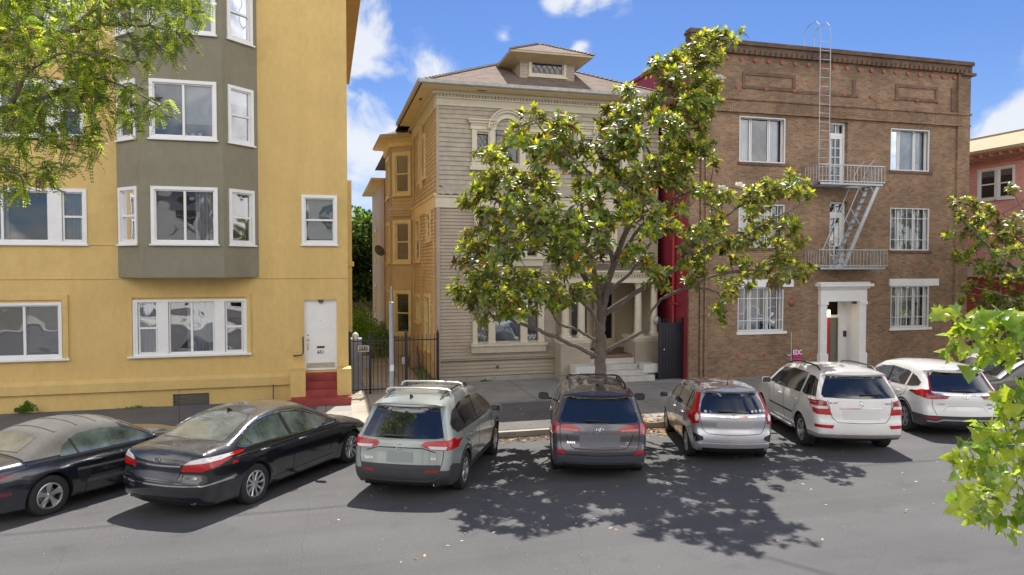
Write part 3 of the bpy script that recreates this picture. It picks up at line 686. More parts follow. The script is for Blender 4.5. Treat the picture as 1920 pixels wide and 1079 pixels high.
def palladian(cx):
    z0 = 7.35
    mb = MB(); y0 = BY - .12
    for a, b, c, d in pall(cx)[::2]:
        ring(mb, a - .07, b + .07, c - .07, d + .07, .075, y0, BY + .04)
    # pilasters, architrave stepping over the arch, sill
    for s in (-1, 1):
        mb.box(cx + s * .52 - .09, cx + s * .52 + .09, y0 - .03, BY + .03, 7.3, 8.60)
        mb.box(cx + s * 1.16 - .06, cx + s * 1.16 + .06, y0 - .02, BY + .03, 7.5, 8.58)
        x0, x1 = (cx + s * .40, cx + s * 1.27)
        mb.box(x0, x1, y0 - .04, BY, 8.58, 8.78); mb.box(x0, cx + s * 1.33, y0 - .10, BY, 8.78, 8.86); mb.box(x0, cx + s * 1.38, y0 - .16, BY, 8.86, 8.90)
        x = min(x0, x1) + .02
        while x < max(x0, x1) - .03: mb.box(x, x + .035, y0 - .075, y0 - .03, 8.70, 8.75); x += .07
    # arch
    N_ = 20; r0, r1, r2, r3 = .39, .56, .66, .70; zc = 8.60
    for (ra, rb, yo) in ((r0, r1, y0 - .03), (r1, r2, y0 - .09), (r2, r3, y0 - .15)):
        for i in range(N_):
            q0, q1 = math.pi * i / N_, math.pi * (i + 1) / N_
            pa = [(cx + ra * math.cos(q0), zc + ra * math.sin(q0)), (cx + rb * math.cos(q0), zc + rb * math.sin(q0)), (cx + rb * math.cos(q1), zc + rb * math.sin(q1)), (cx + ra * math.cos(q1), zc + ra * math.sin(q1))]
            mb.prism(pa, 'y', yo, BY + .0)
    for i in range(18):
        q = math.pi * (i + .5) / 18; c = Vector((cx + .60 * math.cos(q), y0 - .105, zc + .60 * math.sin(q)))
        t = Vector((-math.sin(q), 0, math.cos(q))); rr = Vector((math.cos(q), 0, math.sin(q))); mb.obox(c, t * .022, Vector((0, .02, 0)), rr * .03)
    mb.box(cx - 1.30, cx + 1.30, y0 - .10, BY, 7.22, 7.34)
    mb.box(cx - 1.24, cx + 1.24, y0, BY - .02, 7.34, 7.50)
    f = mb.build('arched_window', M_cream, hs)
    gl = MB()
    for a, b, c, d in pall(cx)[::2]: gl.face([(a, BY + .03, c), (b, BY + .03, c), (b, BY + .03, d), (a, BY + .03, d)])
    pts = [(cx - .385, BY - .03, 7.5), (cx + .385, BY - .03, 7.5)] + [(cx + .39 * math.cos(math.pi * i / 16), BY - .03, zc + .39 * math.sin(math.pi * i / 16)) for i in range(17)]
    gl.face(pts); gl.build('pane', M_dglass, f)
    sb = MB(); sb.box(cx - .385, cx + .385, BY - .06, BY - .02, 8.42, 8.46); sb.box(cx - .385, cx - .345, BY - .06, BY - .02, 7.5, 8.6); sb.box(cx + .345, cx + .385, BY - .06, BY - .02, 7.5, 8.6); sb.box(cx - .385, cx + .385, BY - .06, BY - .02, 7.5, 7.54)
    sb.build('sash', M_lead, f)
    for a, b, c, d in pall(cx)[::2]: sub(lattice(b - a, d - c, 0, .15), frameM(a, BY + .02, c)).build('lattice', M_lead, f)
    cl = MB(); cl.box(cx - .5, cx + .5, BY - .028, BY - .012, 7.45, 8.62)
    bk = MB(); bk.face([(cx - .38, BY - .005, 7.5), (cx + .38, BY - .005, 7.5)] + [(cx + .38 * math.cos(math.pi * i / 12), BY - .005, zc + .38 * math.sin(math.pi * i / 12)) for i in range(13)]); bk.build('interior', M_room, f)
palladian(5.995); palladian(9.75)

def triple(z0, z1, x0=4.79, x1=7.30, panes=low, sillz=True):
    mb = MB(); y0 = BY - .15; h = z1 - z0
    edges = [x0] + [v for p in panes for v in p] + [x1]
    for i in range(0, len(edges), 2):
        a, b = edges[i], edges[i + 1]; mb.box(a, b, y0, BY + .05, z0 - .03, z1 + .02)
        mb.box(a - .015, b + .015, y0 - .02, BY, z1 - .18, z1 - .13); mb.box(a - .015, b + .015, y0 - .02, BY, z0 - .02, z0 + .05)
    mb.box(x0 - .02, x1 + .02, y0 - .02, BY, z1 + .02, z1 + .22); mb.box(x0 - .10, x1 + .10, y0 - .10, BY, z1 + .22, z1 + .29)
    mb.prism([(BY - .30, z0 - .10), (BY - .30, z0 - .03), (BY, z0 - .0), (BY, z0 - .10)], 'x', x0 - .08, x1 + .08)
    mb.prism([(BY - .18, z0 - .34), (BY - .24, z0 - .12), (BY - .24, z0 - .10), (BY, z0 - .10), (BY, z0 - .34)], 'x', x0 - .05, x1 + .05)
    f = mb.build('window', M_cream, hs)
    gl = MB()
    for a, b in panes: gl.face([(a, BY + .02, z0), (b, BY + .02, z0), (b, BY + .02, z1), (a, BY + .02, z1)])
    gl.build('pane', glass_mat('parlour_glass', refl=.22, wav=.004), f)
    sb = MB()
    for a, b in panes: ring(sb, a, b, z0, z1, .04, BY - .01, BY + .03)
    sb.build('sash', M_sash, f)
    for a, b in (panes[0], panes[2]): sub(lattice(b - a, z1 - z0, 0, .14, .014), frameM(a, BY + .012, z0)).build('lattice', M_sash, f)
    cu = drape(panes[1][0], panes[1][1], z0, z1, BY + .12, .3, .01); cu.build('curtain', mat('blue_grey_shade', (.36, .39, .47), .8, var=.05), f)
    cu = drape(panes[0][0], panes[0][1], z0, z1, BY + .12, .12, .02); cu.build('curtain', M_drape, f)
triple(1.42, 2.80); triple(4.35, 5.75, 4.85, 7.2, ((5.0, 5.38), (5.6, 6.45), (6.68, 7.05)))
win(hs, frameM(9.1, BY - .09, 4.35), .8, 1.4, 'hung', fm=M_cream, glass=M_dglass, cas=.12)
# porch
PF = 22.45
for a, b in ((7.72, 8.80), (10.48, 11.57)):
    mb = MB(); mb.box(a, b, PF, BY + .3, .28, 1.42)
    for d in ((a, b),):
        siding(mb, (a, PF), (1, 0), b - a, .30, 1.38, .108, proud=.018)
        siding(mb, (a, BY), (0, -1), BY - PF, .30, 1.38, .108, proud=.018); siding(mb, (b, PF), (0, 1), BY + .9 - PF, .30, 1.38, .108, proud=.018)
    mb.build('porch_pier', (M_side,), hs, normals=False)
    mb = MB(); mb.box(a - .03, b + .03, PF - .03, BY + .32, 1.37, 1.46); mb.box(a - .07, b + .07, PF - .07, BY + .34, 1.46, 1.56)
    mb.build('pier_cap', M_cream, hs)
for a, b in ((7.72, 8.80), (10.48, 11.57)):
    mb = MB(); mb.box(a, b, PF + .01, BY + .25, -.05, .275); mb.build('pier_foundation', M_conc, hs)
for cx in (8.0, 8.58, 10.72, 11.33):
    mb = MB(); mb.box(cx - .17, cx + .17, PF + .12, PF + .46, 1.56, 1.61)
    mb.lathe([(.165, 1.61), (.17, 1.64), (.15, 1.67), (.135, 1.69), (.132, 2.0), (.125, 2.6), (.112, 3.2), (.112, 3.24), (.13, 3.27), (.12, 3.29), (.155, 3.36), (.155, 3.38)], (cx, PF + .29, 0), seg=20)
    mb.box(cx - .17, cx + .17, PF + .12, PF + .46, 3.38, 3.43)
    mb.build('column', M_cream, hs, smooth=35)
mb = MB(); mb.box(7.65, 11.64, PF + .05, BY + .2, 3.43, 3.72); mb.box(7.6, 11.69, PF - .06, BY, 3.72, 3.80)
x = 7.66
while x < 11.6: mb.box(x, x + .05, PF - .03, PF + .05, 3.64, 3.71); x += .1
mb.box(7.55, 11.74, PF - .14, BY, 3.80, 3.86); mb.build('porch_entablature', M_cream, hs)
mb = MB(); mb.face([(7.6, PF - .1, 3.87), (11.7, PF - .1, 3.87), (11.7, BY - .05, 4.1), (7.6, BY - .05, 4.1)]); mb.build('porch_roof', (M_roof,), hs, normals=False)
mb = MB(); mb.box(7.75, 11.5, BY + 1.8, BY + 1.9, .9, 3.55, 0); mb.box(7.73, 7.75, BY, BY + 1.85, .9, 3.55); mb.box(11.5, 11.52, BY, BY + 1.85, .9, 3.55); mb.build('porch_wall', mat('porch_cream', (.5, .42, .29), .6, var=.05), hs)
mb = MB(); mb.box(7.75, 11.5, PF + .2, BY + 1.85, .82, .90); mb.build('porch_floor', mat('porch_boards', (.23, .13, .09), .5, var=.1), hs)
mb = MB(); mb.box(7.75, 11.5, PF + .5, BY + 1.85, 3.5, 3.54); mb.build('porch_ceiling', M_cream, hs)
for dx in (8.95, 9.98):
    mb = MB(); ring(mb, dx - .12, dx + .75, .9, 3.1, .13, BY + 1.68, BY + 1.8); mb.box(dx, dx + .63, BY + 1.70, BY + 1.78, .92, 1.25); d_ = mb.build('door', mat('door_cream', (.58, .5, .36), .5), hs)
    mb = MB(); mb.box(dx + .02, dx + .61, BY + 1.72, BY + 1.74, 1.25, 2.95); mb.build('door_glass', mat('black_door_glass', (.02, .022, .03), .12), d_)
    for zz in (1.6, 1.95, 2.3, 2.65): pass
# stone steps
mb = MB(); x0s, x1s = 8.82, 10.46
for i, (z, d) in enumerate(((.80, .15), (.63, .45), (.46, .75), (.30, 1.05))): mb.box(x0s - (.0 if i < 2 else .12 * i), x1s + (.0 if i < 2 else .12 * i), PF + .2 - d, PF + .35, -.02, z)
mb.build('front_steps', M_stone, hs)
for a, b in ((8.05, 8.78), (10.52, 11.05)):
    mb = MB(); mb.box(a, b, PF - .62, PF - .02, .36, .66); mb.build('step_block', mat('pale_block', (.62, .61, .58), .7, var=.1), hs)
    mb = MB(); mb.box(a + .07, b - .05, PF - .5, PF - .03, -.02, .36); mb.build('step_block_base', M_conc, hs)
mb = MB(); mb.box(5.62, 5.70, BY - .10, BY - .04, .56, .62); mb.tube([(5.66, BY - .07, .57), (5.66, BY - .13, .55), (5.66, BY - .13, .5)], .015, 6); mb.build('hose_tap', mat('tap_bronze', (.08, .05, .04), .5), hs)

# ---- left side of the house (faces the alley)
def side_part(name, m): pass
S = HX0; SB = 29.75
sidewins = [(25.75, 27.25, 7.35, 8.75), (24.45, 25.25, 5.0, 5.85), (27.3, 28.4, 4.3, 5.8), (27.3, 28.2, 1.9, 2.8), (24.6, 25.7, 1.1, 2.9)]
mb = MB(); SH = [(SB - b, SB - a, c, d) for a, b, c, d in sidewins]
wall(mb, (S, SB), (0, -1), SB - BY, -.05, 9.75, SH, .1)
siding(mb, (S, SB), (0, -1), SB - BY, .75, 5.95, .125, SH, off=.04, proud=.042)
siding(mb, (S, SB), (0, -1), SB - BY, .1, .75, .112, [], off=.02, proud=.02)
mb.box(S - .1, S, BY, SB, .72, .80)
mb.build('side_clapboard', (M_sidew,), hs, normals=False)
mb = MB(); siding(mb, (S, SB), (0, -1), SB - BY, 6.42, 9.25, .15, SH, off=.04, proud=.02, shingle=.4); mb.build('side_shingles', (mat('side_shingle', (.58, .47, .33), .75, var=.14, vscale=2.5, fine=.1),), hs, normals=False)  # shingle colour lightened too, bounced alley light painted in
mb = MB(); mb.box(S - .09, S, BY - .05, SB, 5.95, 6.38); mb.box(S - .14, S, BY - .05, SB, 6.36, 6.42); mb.build('side_belt', M_sidetrim, hs)
mb = MB(); mb.box(S + .7, S + .72, BY + .3, SB, .8, 9.4); mb.build('interior', M_room, hs)
for a, b, c, d in sidewins:
    win(hs, frameM(S - .05, b, c, -math.pi / 2), b - a, d - c, 'hung' if d - c > 1 else 'fixed', cas=.13, proud=.06, glass=M_dglass, fm=M_sidetrim, inside=[('shade', blind(.03, b - a - .03, (d - c) * .45, d - c, .1, .2), M_shadeblind)] if c < 3 else [('lattice', lattice(b - a, (d - c) / 2 if d - c > 1 else d - c, .03, .2), M_lead)] if c > 4 else [])
# bay towards the alley
T = .82; bpts = [(S, SB), (S - T, SB + T), (S - T, SB + T + 2.9), (S, SB + 2 * T + 2.9)]
bz = [(1.15, 2.85), (4.25, 5.85), (7.15, 8.75)]
Ld = T * math.sqrt(2)
mb = MB()
wall(mb, bpts[1], (T, -T), Ld, .0, 9.2, [(.22, .94, a, b) for a, b in bz], .1)
wall(mb, bpts[2], (0, -1), 2.9, .0, 9.2, [(.9, 2.0, a, b) for a, b in bz], .1)
siding(mb, bpts[1], (T, -T), Ld, .0, 6.2, .112, [(.22, .94, a, b) for a, b in bz], off=.01, proud=.02)
siding(mb, bpts[2], (0, -1), 2.9, .0, 6.2, .112, [(.9, 2.0, a, b) for a, b in bz], off=.01, proud=.02)
siding(mb, bpts[1], (T, -T), Ld, 6.2, 9.2, .15, [(.22, .94, a, b) for a, b in bz], off=.01, proud=.03, shingle=.35)
siding(mb, bpts[2], (0, -1), 2.9, 6.2, 9.2, .15, [(.9, 2.0, a, b) for a, b in bz], off=.01, proud=.03, shingle=.35)
siding(mb, (bpts[1][0] - .05, bpts[1][1]), (T, -T), Ld, 6.15, 6.5, .12, [], off=.05, proud=.05, shingle=.2)
mb.build('side_bay', (M_sidew,), hs, normals=False)
mb = MB(); mb.prism([(S + .2, SB + .3), (S - T + .3, SB + T + .1), (S - T + .3, SB + T + 2.6), (S + .2, SB + 4)], 'z', .5, 9.0); mb.build('interior', M_room, hs)
da = math.atan2(-1, 1)
for a, b in bz:
    p = Vector(bpts[1]) + Vector((1, -1)).normalized() * .22 + Vector((-1, -1)).normalized() * .03
    win(hs, frameM(p.x, p.y, a, da), .72, b - a, 'hung', cas=.13, proud=.05, glass=M_dglass, fm=M_sidetrim, inside=[('shade', blind(.02, .7, .0, b - a, .09, .3), M_shadeblind)] if a < 7 else [])
    win(hs, frameM(S - T - .03, SB + T + 2.0, a, -math.pi / 2), 1.1, b - a, 'hung', cas=.13, proud=.05, glass=M_dglass, fm=M_sidetrim)
mb = MB(); o = .72; bo = [(S + .1, SB - .35), (S - T - .5, SB + T - .42), (S - T - .55, SB + T + 3.3), (S, SB + T + 3.4)]
mb.prism(bo, 'z', 9.48, 9.56); mb.prism([(S, SB - .1), (S - T - .12, SB + T - .1), (S - T - .12, SB + T + 3.0), (S, SB + 4)], 'z', 9.12, 9.48)
mb.build('bay_eave', mat('bay_soffit', (.78, .62, .34), .6, var=.06), hs)
mb = MB()
for i in range(12):
    t = i / 11.; mb.box(S - T * t - .03 - .12, S - T * t + .02 - .12, SB + T * t - .18, SB + T * t - .12, 9.30, 9.38)
mb.build('bay_dentils', M_sidetrim, hs)
mb = MB(); mb.face([(*bo[0], 9.57), (*bo[1], 9.57), (S + .5, SB + 1.2, 10.2)]); mb.face([(*bo[1], 9.57), (*bo[2], 9.57), (S + .6, SB + T + 3, 10.2), (S + .5, SB + 1.2, 10.2)]); mb.build('bay_roof', (M_roof,), hs, normals=False)
mb = MB(); mb.tube([(bo[0][0] - .3, bo[0][1] + .02, 9.55), (bo[1][0], bo[1][1], 9.55), (bo[2][0], bo[2][1], 9.55)], .05, 8); mb.build('bay_gutter', gutm, hs)
# rear wing
mb = MB(); rw = SB + T + 2.9; wall(mb, (S - .9, 42), (0, -1), 42 - rw, 0, 8.1, [(2.5, 3.5, 4.4, 5.9), (2.5, 3.5, 1.4, 2.9)], .1); wall(mb, (S - .9, rw), (1, 0), 1.2, 0, 8.1)
siding(mb, (S - .9, 42), (0, -1), 42 - rw, 0, 8.1, .112, [(2.5, 3.5, 4.4, 5.9), (2.5, 3.5, 1.4, 2.9)], off=.01, proud=.02)
mb.build('rear_wing', (M_sidew,), hs, normals=False)
mb = MB(); mb.box(S - 1.5, S + .6, rw + .3, 42, 8.1, 8.2); mb.build('rear_eave', mat('bay_soffit', (.6, .45, .22), .6), hs)
for z in (4.4, 1.4): win(hs, frameM(S - .93, 39.5, z, -math.pi / 2), 1.0, 1.5, 'hung', cas=.13, proud=.05, glass=M_dglass, fm=M_sidetrim)
# pipes and the dish
for yy_, xo in ((23.45, .09), (28.9, .09), (26.5, .07)):
    mb = MB(); mb.tube([(S - xo, yy_, .8), (S - xo, yy_, 6.0 if yy_ != 28.9 else 9.4)], .035 if yy_ == 28.9 else .022, 8); mb.build('drainpipe', M_sidew, hs)
mb = MB(); mb.tube([(S - .12, 26.2, 6.9), (S - .12, 26.2, 9.3)], .10, 10); mb.build('drainpipe', M_sidew, hs)
mb = MB(); mb.lathe([(0, .05), (.1, .045), (.2, .02), (.27, -.02), (.28, -.02)], (0, 0, 0), seg=20)
mb.v = [tuple(Matrix.Translation((S - T - .35, SB + T + 2.4, 4.75)) @ Matrix.Rotation(R(60), 4, 'X') @ Matrix.Rotation(R(30), 4, 'Y') @ Vector(v)) for v in mb.v]
mb.bar((S - T - .3, SB + T + 2.4, 4.7), (S - T, SB + T + 2.5, 4.5), .03); mb.build('satellite_dish', mat('dish_grey', (.12, .11, .10), .6), hs)
mb = MB(); mb.lathe([(0, 0), (.19, 0), (.2, .3), (.17, .55), (.1, .75), (.1, .85), (0, .85)], (S - .35, 26.6, .12), seg=14); mb.build('water_heater_cover', mat('rusty_tank', (.33, .23, .16), .7, var=.25, vscale=6), hs, smooth=40)
# ------------------------------------------------------------------ houses across the street: seen only as reflections in the panes, and as bounced sunlight
def opp(name, label, x0, x1, h, m, trim, y=-12.5):
    r = empty(name, ((x0 + x1) / 2, y, 0), label, 'building')
    mb = MB(); hol = []; n = max(2, int((x1 - x0) / 3)); st = int(h / 3)
    for i in range(n):
        for k in range(st):
            cx = (x1 - x0) * (i + .5) / n; hol.append((cx - .6, cx + .6, .9 + k * 3, 2.5 + k * 3))
    wall(mb, (x1, y), (-1, 0), x1 - x0, -.1, h, hol, .12); wall(mb, (x0, y), (0, -1), 12, -.1, h); wall(mb, (x1, y - 12), (0, 1), 12, -.1, h)
    mb.face([(x0, y, h), (x1, y, h), (x1, y - 12, h), (x0, y - 12, h)]); mb.build('wall', (m,), r, normals=False)
    mb = MB(); mb.box(x0 - .2, x1 + .2, y - .2, y + .45, h - .3, h + .15); mb.box(x0, x1, y - .1, y + .08, 3.2, 3.4); mb.build('cornice', trim, r)
    for a, b, c, d in hol: win(r, frameM(x1 - a, y, c, math.pi), b - a, d - c, 'hung', glass=M_dglass)
    mb = MB(); mb.box(x0 + .2, x1 - .2, y - .8, y - .78, 0, h - .4); mb.build('interior', M_room, r)
opp('white_house', 'white rendered house across the street mirrored in the ground floor panes', -14, -1.5, 9.5, mat('white_render', (.78, .76, .70), .8, var=.05), M_white)
opp('red_house', 'red trimmed cream house across the street mirrored in the panes', -1.2, 12.5, 10.5, mat('cream_render', (.74, .70, .60), .8, var=.05), mat('red_trim', (.45, .06, .05), .6))
opp('white_block', 'long pale apartment block across the street opposite the brick building', 12.8, 34, 9.5, mat('pale_render', (.76, .75, .71), .8, var=.05), M_white)
# ------------------------------------------------------------------ brick building
KY = 21.4; KX0, KX1 = 11.95, 23.72
kb = empty('brick_building', (18, KY, 0), 'three storey brown brick building with white doorway and red painted side wall', 'building')
kh = [(13.86, 15.70, 7.62, 9.20), (20.18, 21.95, 7.55, 9.10), (13.86, 15.70, 4.66, 6.18), (20.22, 22.0, 4.60, 6.18), (13.86, 15.70, 1.72, 3.27), (20.30, 22.05, 1.72, 3.27), (17.55, 18.30, 6.86, 9.20), (17.58, 18.34, 3.94, 6.35), (17.42, 18.84, .0, 2.74)]
mb = MB(); wall(mb, (KX0, KY), (1, 0), KX1 - KX0, -.1, 11.3, [(a - KX0, b - KX0, c, d) for a, b, c, d in kh], .30)
mb.build('wall', (M_brick,), kb, normals=False)
mb = MB(); wall(mb, (KX0, KY + 26), (0, -1), 26, -.1, 11.3); mb.box(KX0 - .06, KX0 + .25, KY + .35, KY + 26, 11.3, 11.42); mb.build('side_wall', (M_redp,), kb, normals=False)
mb = MB(); wall(mb, (KX1, KY), (0, 1), 26, -.1, 11.3); mb.face([(KX0, KY, 11.1), (KX1, KY, 11.1), (KX1, KY + 26, 11.1), (KX0, KY + 26, 11.1)]); mb.build('far_wall', (M_brick,), kb, normals=False)
mb = MB()  # pilasters, belts, parapet
mb.box(KX0 - .02, KX0 + .32, KY - .09, KY - .001, -.1, 11.3); mb.box(KX0 + .42, KX0 + .52, KY - .05, KY - .001, -.1, 9.3); mb.box(KX0 + .60, KX0 + .72, KY - .05, KY - .001, -.1, 9.3)
mb.box(KX1 - .55, KX1 + .02, KY - .09, KY - .001, -.1, 11.3)
mb.box(KX0 - .02, KX0 + .9, KY - .06, KY + .3, 11.3, 12.02); mb.box(KX0 - .06, KX0 + .94, KY - .1, KY + .34, 11.86, 11.94)
mb.box(KX0 - .05, KX1 + .05, KY - .11, KY - .001, 9.30, 9.36); mb.box(KX0 - .06, KX1 + .06, KY - .13, KY - .001, 9.72, 9.79)
mb.build('pilaster', (M_brick,), kb)
mb = MB(); n = int((KX1 - KX0) / .077)
for i in range(n):
    x = KX0 + i * .077; mb.box(x + .004, x + .073, KY - .075 - random.uniform(0, .006), KY - .001, 9.36, 9.72)
mb.build('soldier_course', (M_brick,), kb)
mb = MB(); mb.box(KX0 + .9, KX1 + .06, KY - .10, KY + .30, 11.30, 11.58); mb.box(KX0 + .9, KX1 + .10, KY - .17, KY + .34, 11.58, 11.72); mb.box(KX1 - .45, KX1 + .16, KY - .20, KY + .36, 11.2, 11.30)
x = KX0 + .95
while x < KX1: mb.box(x, x + .10, KY - .145, KY - .09, 11.28, 11.44); x += .21
mb.build('parapet', (M_brickd,), kb)
for a, b in ((13.95, 16.05), (20.35, 22.25)): mb = MB(); ring(mb, a, b, 10.14, 10.72, .11, KY - .04, KY - .001); mb.build('relief_panel', (M_brickd,), kb)
mb = MB(); mb.box(16.05, 18.7, KY - .03, KY - .001, 10.10, 10.20); mb.box(18.45, 18.6, KY - .03, KY - .001, 10.2, 10.72); mb.build('relief_band', (M_brickd,), kb)
mb = MB(); mb.box(22.9, 23.1, KY - .03, KY - .001, 9.85, 10.75); mb.build('relief_panel', (M_brickd,), kb)
def rosette(x, z, r=.075): mb = MB(); mb.lathe([(.0, -.035), (r * .3, -.03), (r * .45, -.015), (r * .6, -.03), (r * .9, -.028), (r, 0)], (x, KY - .04 if z > 9.7 else KY - .002, z), 'y', 10); mb.build('rosette', M_roset, kb, smooth=40)
for i in range(19): rosette(13.35 + i * .537, 11.12, .072)
for x in (13.72, 14.85, 16.0, 17.1, 18.1, 19.25, 20.35, 21.3, 22.25): rosette(x, 10.16, .06)
for x in (13.87, 14.95, 16.85, 19.35, 20.27, 21.33, 22.4): rosette(x, .88, .065)
for x in (13.87, 15.3, 20.27, 21.3, 22.4): rosette(x, 3.86, .065)
for x in (20.2, 21.2): rosette(x, 6.82, .05)
mb = MB(); mb.box(KX0 + .2, KX1 - .2, KY + 1.1, KY + 1.12, .1, 11); mb.build('interior', M_room, kb)
# windows with bars
def barred(a, b, c, d, curtains, bars=True, glass=None, openpane=False):
    w, h = b - a, d - c
    M = frameM(a, KY + .17, c)
    ins = [('curtain', drape(x0 * w, x1 * w, .02, h - .02, .16, .10, .03), m) for x0, x1, m in curtains]
    f = win(kb, M, w, h, '', cols=[('fixed', w * .30), ('fixed', w * .40), ('fixed', w * .30)], cas=-.0, proud=.03, sill=False, glass=glass or M_glass, rec=.05, inside=ins)
    m2 = MB(); ring(m2, 0, w, 0, h, .04, -.16, -.11)
    if bars:
        for i in range(1, 7): m2.bar((w * i / 7, -.14, 0), (w * i / 7, -.14, h), .022)
        for z in (h * .25, h * .75): m2.bar((0, -.135, z), (w, -.135, z), .022)
    sub(m2, M).build('window_bars', mat('white_bars', (.70, .70, .72), .5), f)
    m3 = MB(); m3.box(a - .05, b + .12, KY - .05, KY + .15, c - .10, c - .005); m3.build('sill', (M_brickd,) if c > 3 else (M_white,), f)
    return f
barred(*kh[0], [(.0, .3, M_drape), (.72, .98, M_drape)], bars=False); barred(*kh[1], [(0, .75, M_drape), (.78, 1, M_drape)], bars=False); barred(*kh[2], [(.0, .5, M_drape)])
barred(*kh[3], [(.0, .98, mat('grey_drape', (.42, .45, .47), .85))]); barred(*kh[4], [(0, .25, M_drape), (.27, .6, M_drape)], glass=M_wavy); barred(*kh[5], [(.1, .6, M_drape)], glass=M_wavy)
for a, b in ((13.95, 16.06), (20.2, 22.44)): mb = MB(); mb.box(a, b, KY - .06, KY + .1, 3.275, 3.54); mb.build('lintel', M_white, kb)
for a, b, c, d in kh[:4]:
    mb = MB(); x = a - .1
    while x < b + .1: mb.box(x, x + .069, KY - .012, KY - .001, d + .004, d + .21); x += .075
    mb.build('flat_arch', (M_brick,), kb)
def french(a, b, c, d):
    w, h = b - a, d - c; M = frameM(a, KY + .2, c); m = MB(); g = MB()
    ring(m, 0, w, 0, h, .07, -.04, .04); m.box(.07, w - .07, -.03, .03, h - .48, h - .38); ring(m, .08, w - .08, .02, h - .48, .10, -.02, .03)
    for x in (w / 2,): m.bar((x, 0, .1), (x, 0, h - .1), .03)
    for k in range(1, 5): z = .12 + (h - .7) * k / 5; m.bar((.1, 0, z), (w - .1, 0, z), .03)
    g.face([(.1, .02, .1), (w - .1, .02, .1), (w - .1, .02, h - .08), (.1, .02, h - .08)])
    f = sub(m, M).build('french_door', M_white, kb); sub(g, M).build('pane', M_glass, f)
    sub(drape(.12, w * .5, .1, h - .6, .12), M).build('curtain', M_drape, f)
french(*kh[6]); french(*kh[7])
# entrance
mb = MB(); e0, e1 = 17.42, 18.84
for x in (e0 - .27, e1 - .01): mb.box(x, x + .28, KY - .12, KY + .305, .1, 2.62); mb.box(x - .03, x + .31, KY - .16, KY + .3, .1, .85); mb.box(x + .05, x + .23, KY - .14, KY - .12, .95, 2.45); mb.box(x - .03, x + .31, KY - .16, KY, 2.62, 2.74)
mb.box(e0 - .28, e1 + .28, KY - .14, KY + .3, 2.74, 3.20); mb.box(e0 - .34, e1 + .34, KY - .22, KY + .1, 3.20, 3.28); mb.box(e0 - .42, e1 + .42, KY - .32, KY + .1, 3.28, 3.38); mb.box(e0 - .36, e1 + .36, KY - .2, KY, 3.38, 3.44)
mb.build('doorway_surround', M_white, kb)
mb = MB(); mb.box(e0, e0 + .02, KY + .3, KY + .6, .1, 2.74); mb.box(e1 - .02, e1, KY + .3, KY + .6, .1, 2.74); mb.box(e0, e1, KY + .3, KY + .6, 2.70, 2.74); mb.box(18.47, e1, KY + .55, KY + .6, .1, 2.74); mb.box(e0, 17.93, KY + .55, KY + .6, .1, 2.74)
mb.box(17.93, 18.47, KY + .55, KY + .6, 2.1, 2.2)
for z in (.8, 1.4, 2.0): mb.box(18.5, e1 - .02, KY + .535, KY + .55, z, z + .012)
mb.build('vestibule', mat('vestibule_white', (.72, .72, .73), .5, var=.03), kb)
mb = MB(); mb.box(17.95, 18.09, KY + .54, KY + .58, .2, 2.1); mb.build('red_door', mat('red_door', (.45, .02, .03), .35), kb)
mb = MB(); ring(mb, 18.10, 18.45, .2, 2.1, .05, KY + .53, KY + .59); mb.box(18.14, 18.42, KY + .57, KY + .58, .2, 2.05, 0); mb.box(18.14, 18.42, KY + .54, KY + .56, .45, .55); sd_ = mb.build('sidelight', mat('sidelight_olive', (.16, .15, .11), .4), kb)
mb = MB(); mb.box(18.68, 18.80, KY + .52, KY + .54, 1.38, 1.6); mb.build('door_intercom', M_black, kb)
mb = MB(); mb.box(17.82, 17.93, KY + .34, KY + .45, 2.16, 2.4); mb.build('lantern', mat('lantern_glow', (.6, .5, .3), .4, emis=((1, .72, .35), 5.0)), kb)
mb = MB(); mb.tube([(17.875, KY + .395, 2.40), (17.875, KY + .395, 2.7)], .012, 6); mb.lathe([(.1, 0), (.02, .07)], (17.875, KY + .395, 2.40), seg=8); mb.build('lantern_bracket', M_black, kb)
mb = MB(); mb.box(e0, e1, KY - .1, KY + 1, .0, .22); mb.build('threshold', M_conc, kb)
mb = MB(); mb.lathe([(0, -.09), (.07, -.085), (.12, -.06), (.135, -.02), (.135, 0)], (16.02, KY, 2.72), 'y', 16); mb.build('alarm_bell', mat('alarm_red', (.25, .09, .06), .5), kb, smooth=50)
mb = MB(); mb.tube([(16.02, KY - .02, 1.66), (16.02, KY - .02, .12)], .012, 6); mb.tube([(15.85, KY - .03, .86), (15.9, KY - .05, .83), (15.98, KY - .03, .86)], .025, 6); mb.build('conduit', mat('conduit_white', (.6, .58, .55), .5), kb)
# notice
ns = empty('wall_sign', (16.27, KY - .01, .85), 'small pink management company sign fixed low on the brick wall beside the white doorway', 'sign')
mb = MB(); mb.box(16.09, 16.47, KY - .025, KY - .003, .58, 1.05); mb.build('board', mat('sign_magenta', (.42, .03, .13), .5), ns)
M_lp = mat('sign_lettering', (.85, .72, .85), .5)
text_mesh('EDC', .235, Matrix.Translation((16.28, KY - .028, .93)) @ FRONT, 'lettering', M_lp, ns, bold=.006, xs=.85)
mb = MB(); mb.box(16.12, 16.44, KY - .028, KY - .024, .765, .80); mb.build('stripe', mat('sign_pink', (.75, .3, .5), .5), ns)
text_mesh('MANAGEMENT', .052, Matrix.Translation((16.28, KY - .032, .782)) @ FRONT, 'lettering', mat('sign_magenta', (.42, .03, .13)), ns)
text_mesh('RENTALS', .06, Matrix.Translation((16.28, KY - .028, .67)) @ FRONT, 'lettering', mat('sign_pink', (.75, .3, .5)), ns)
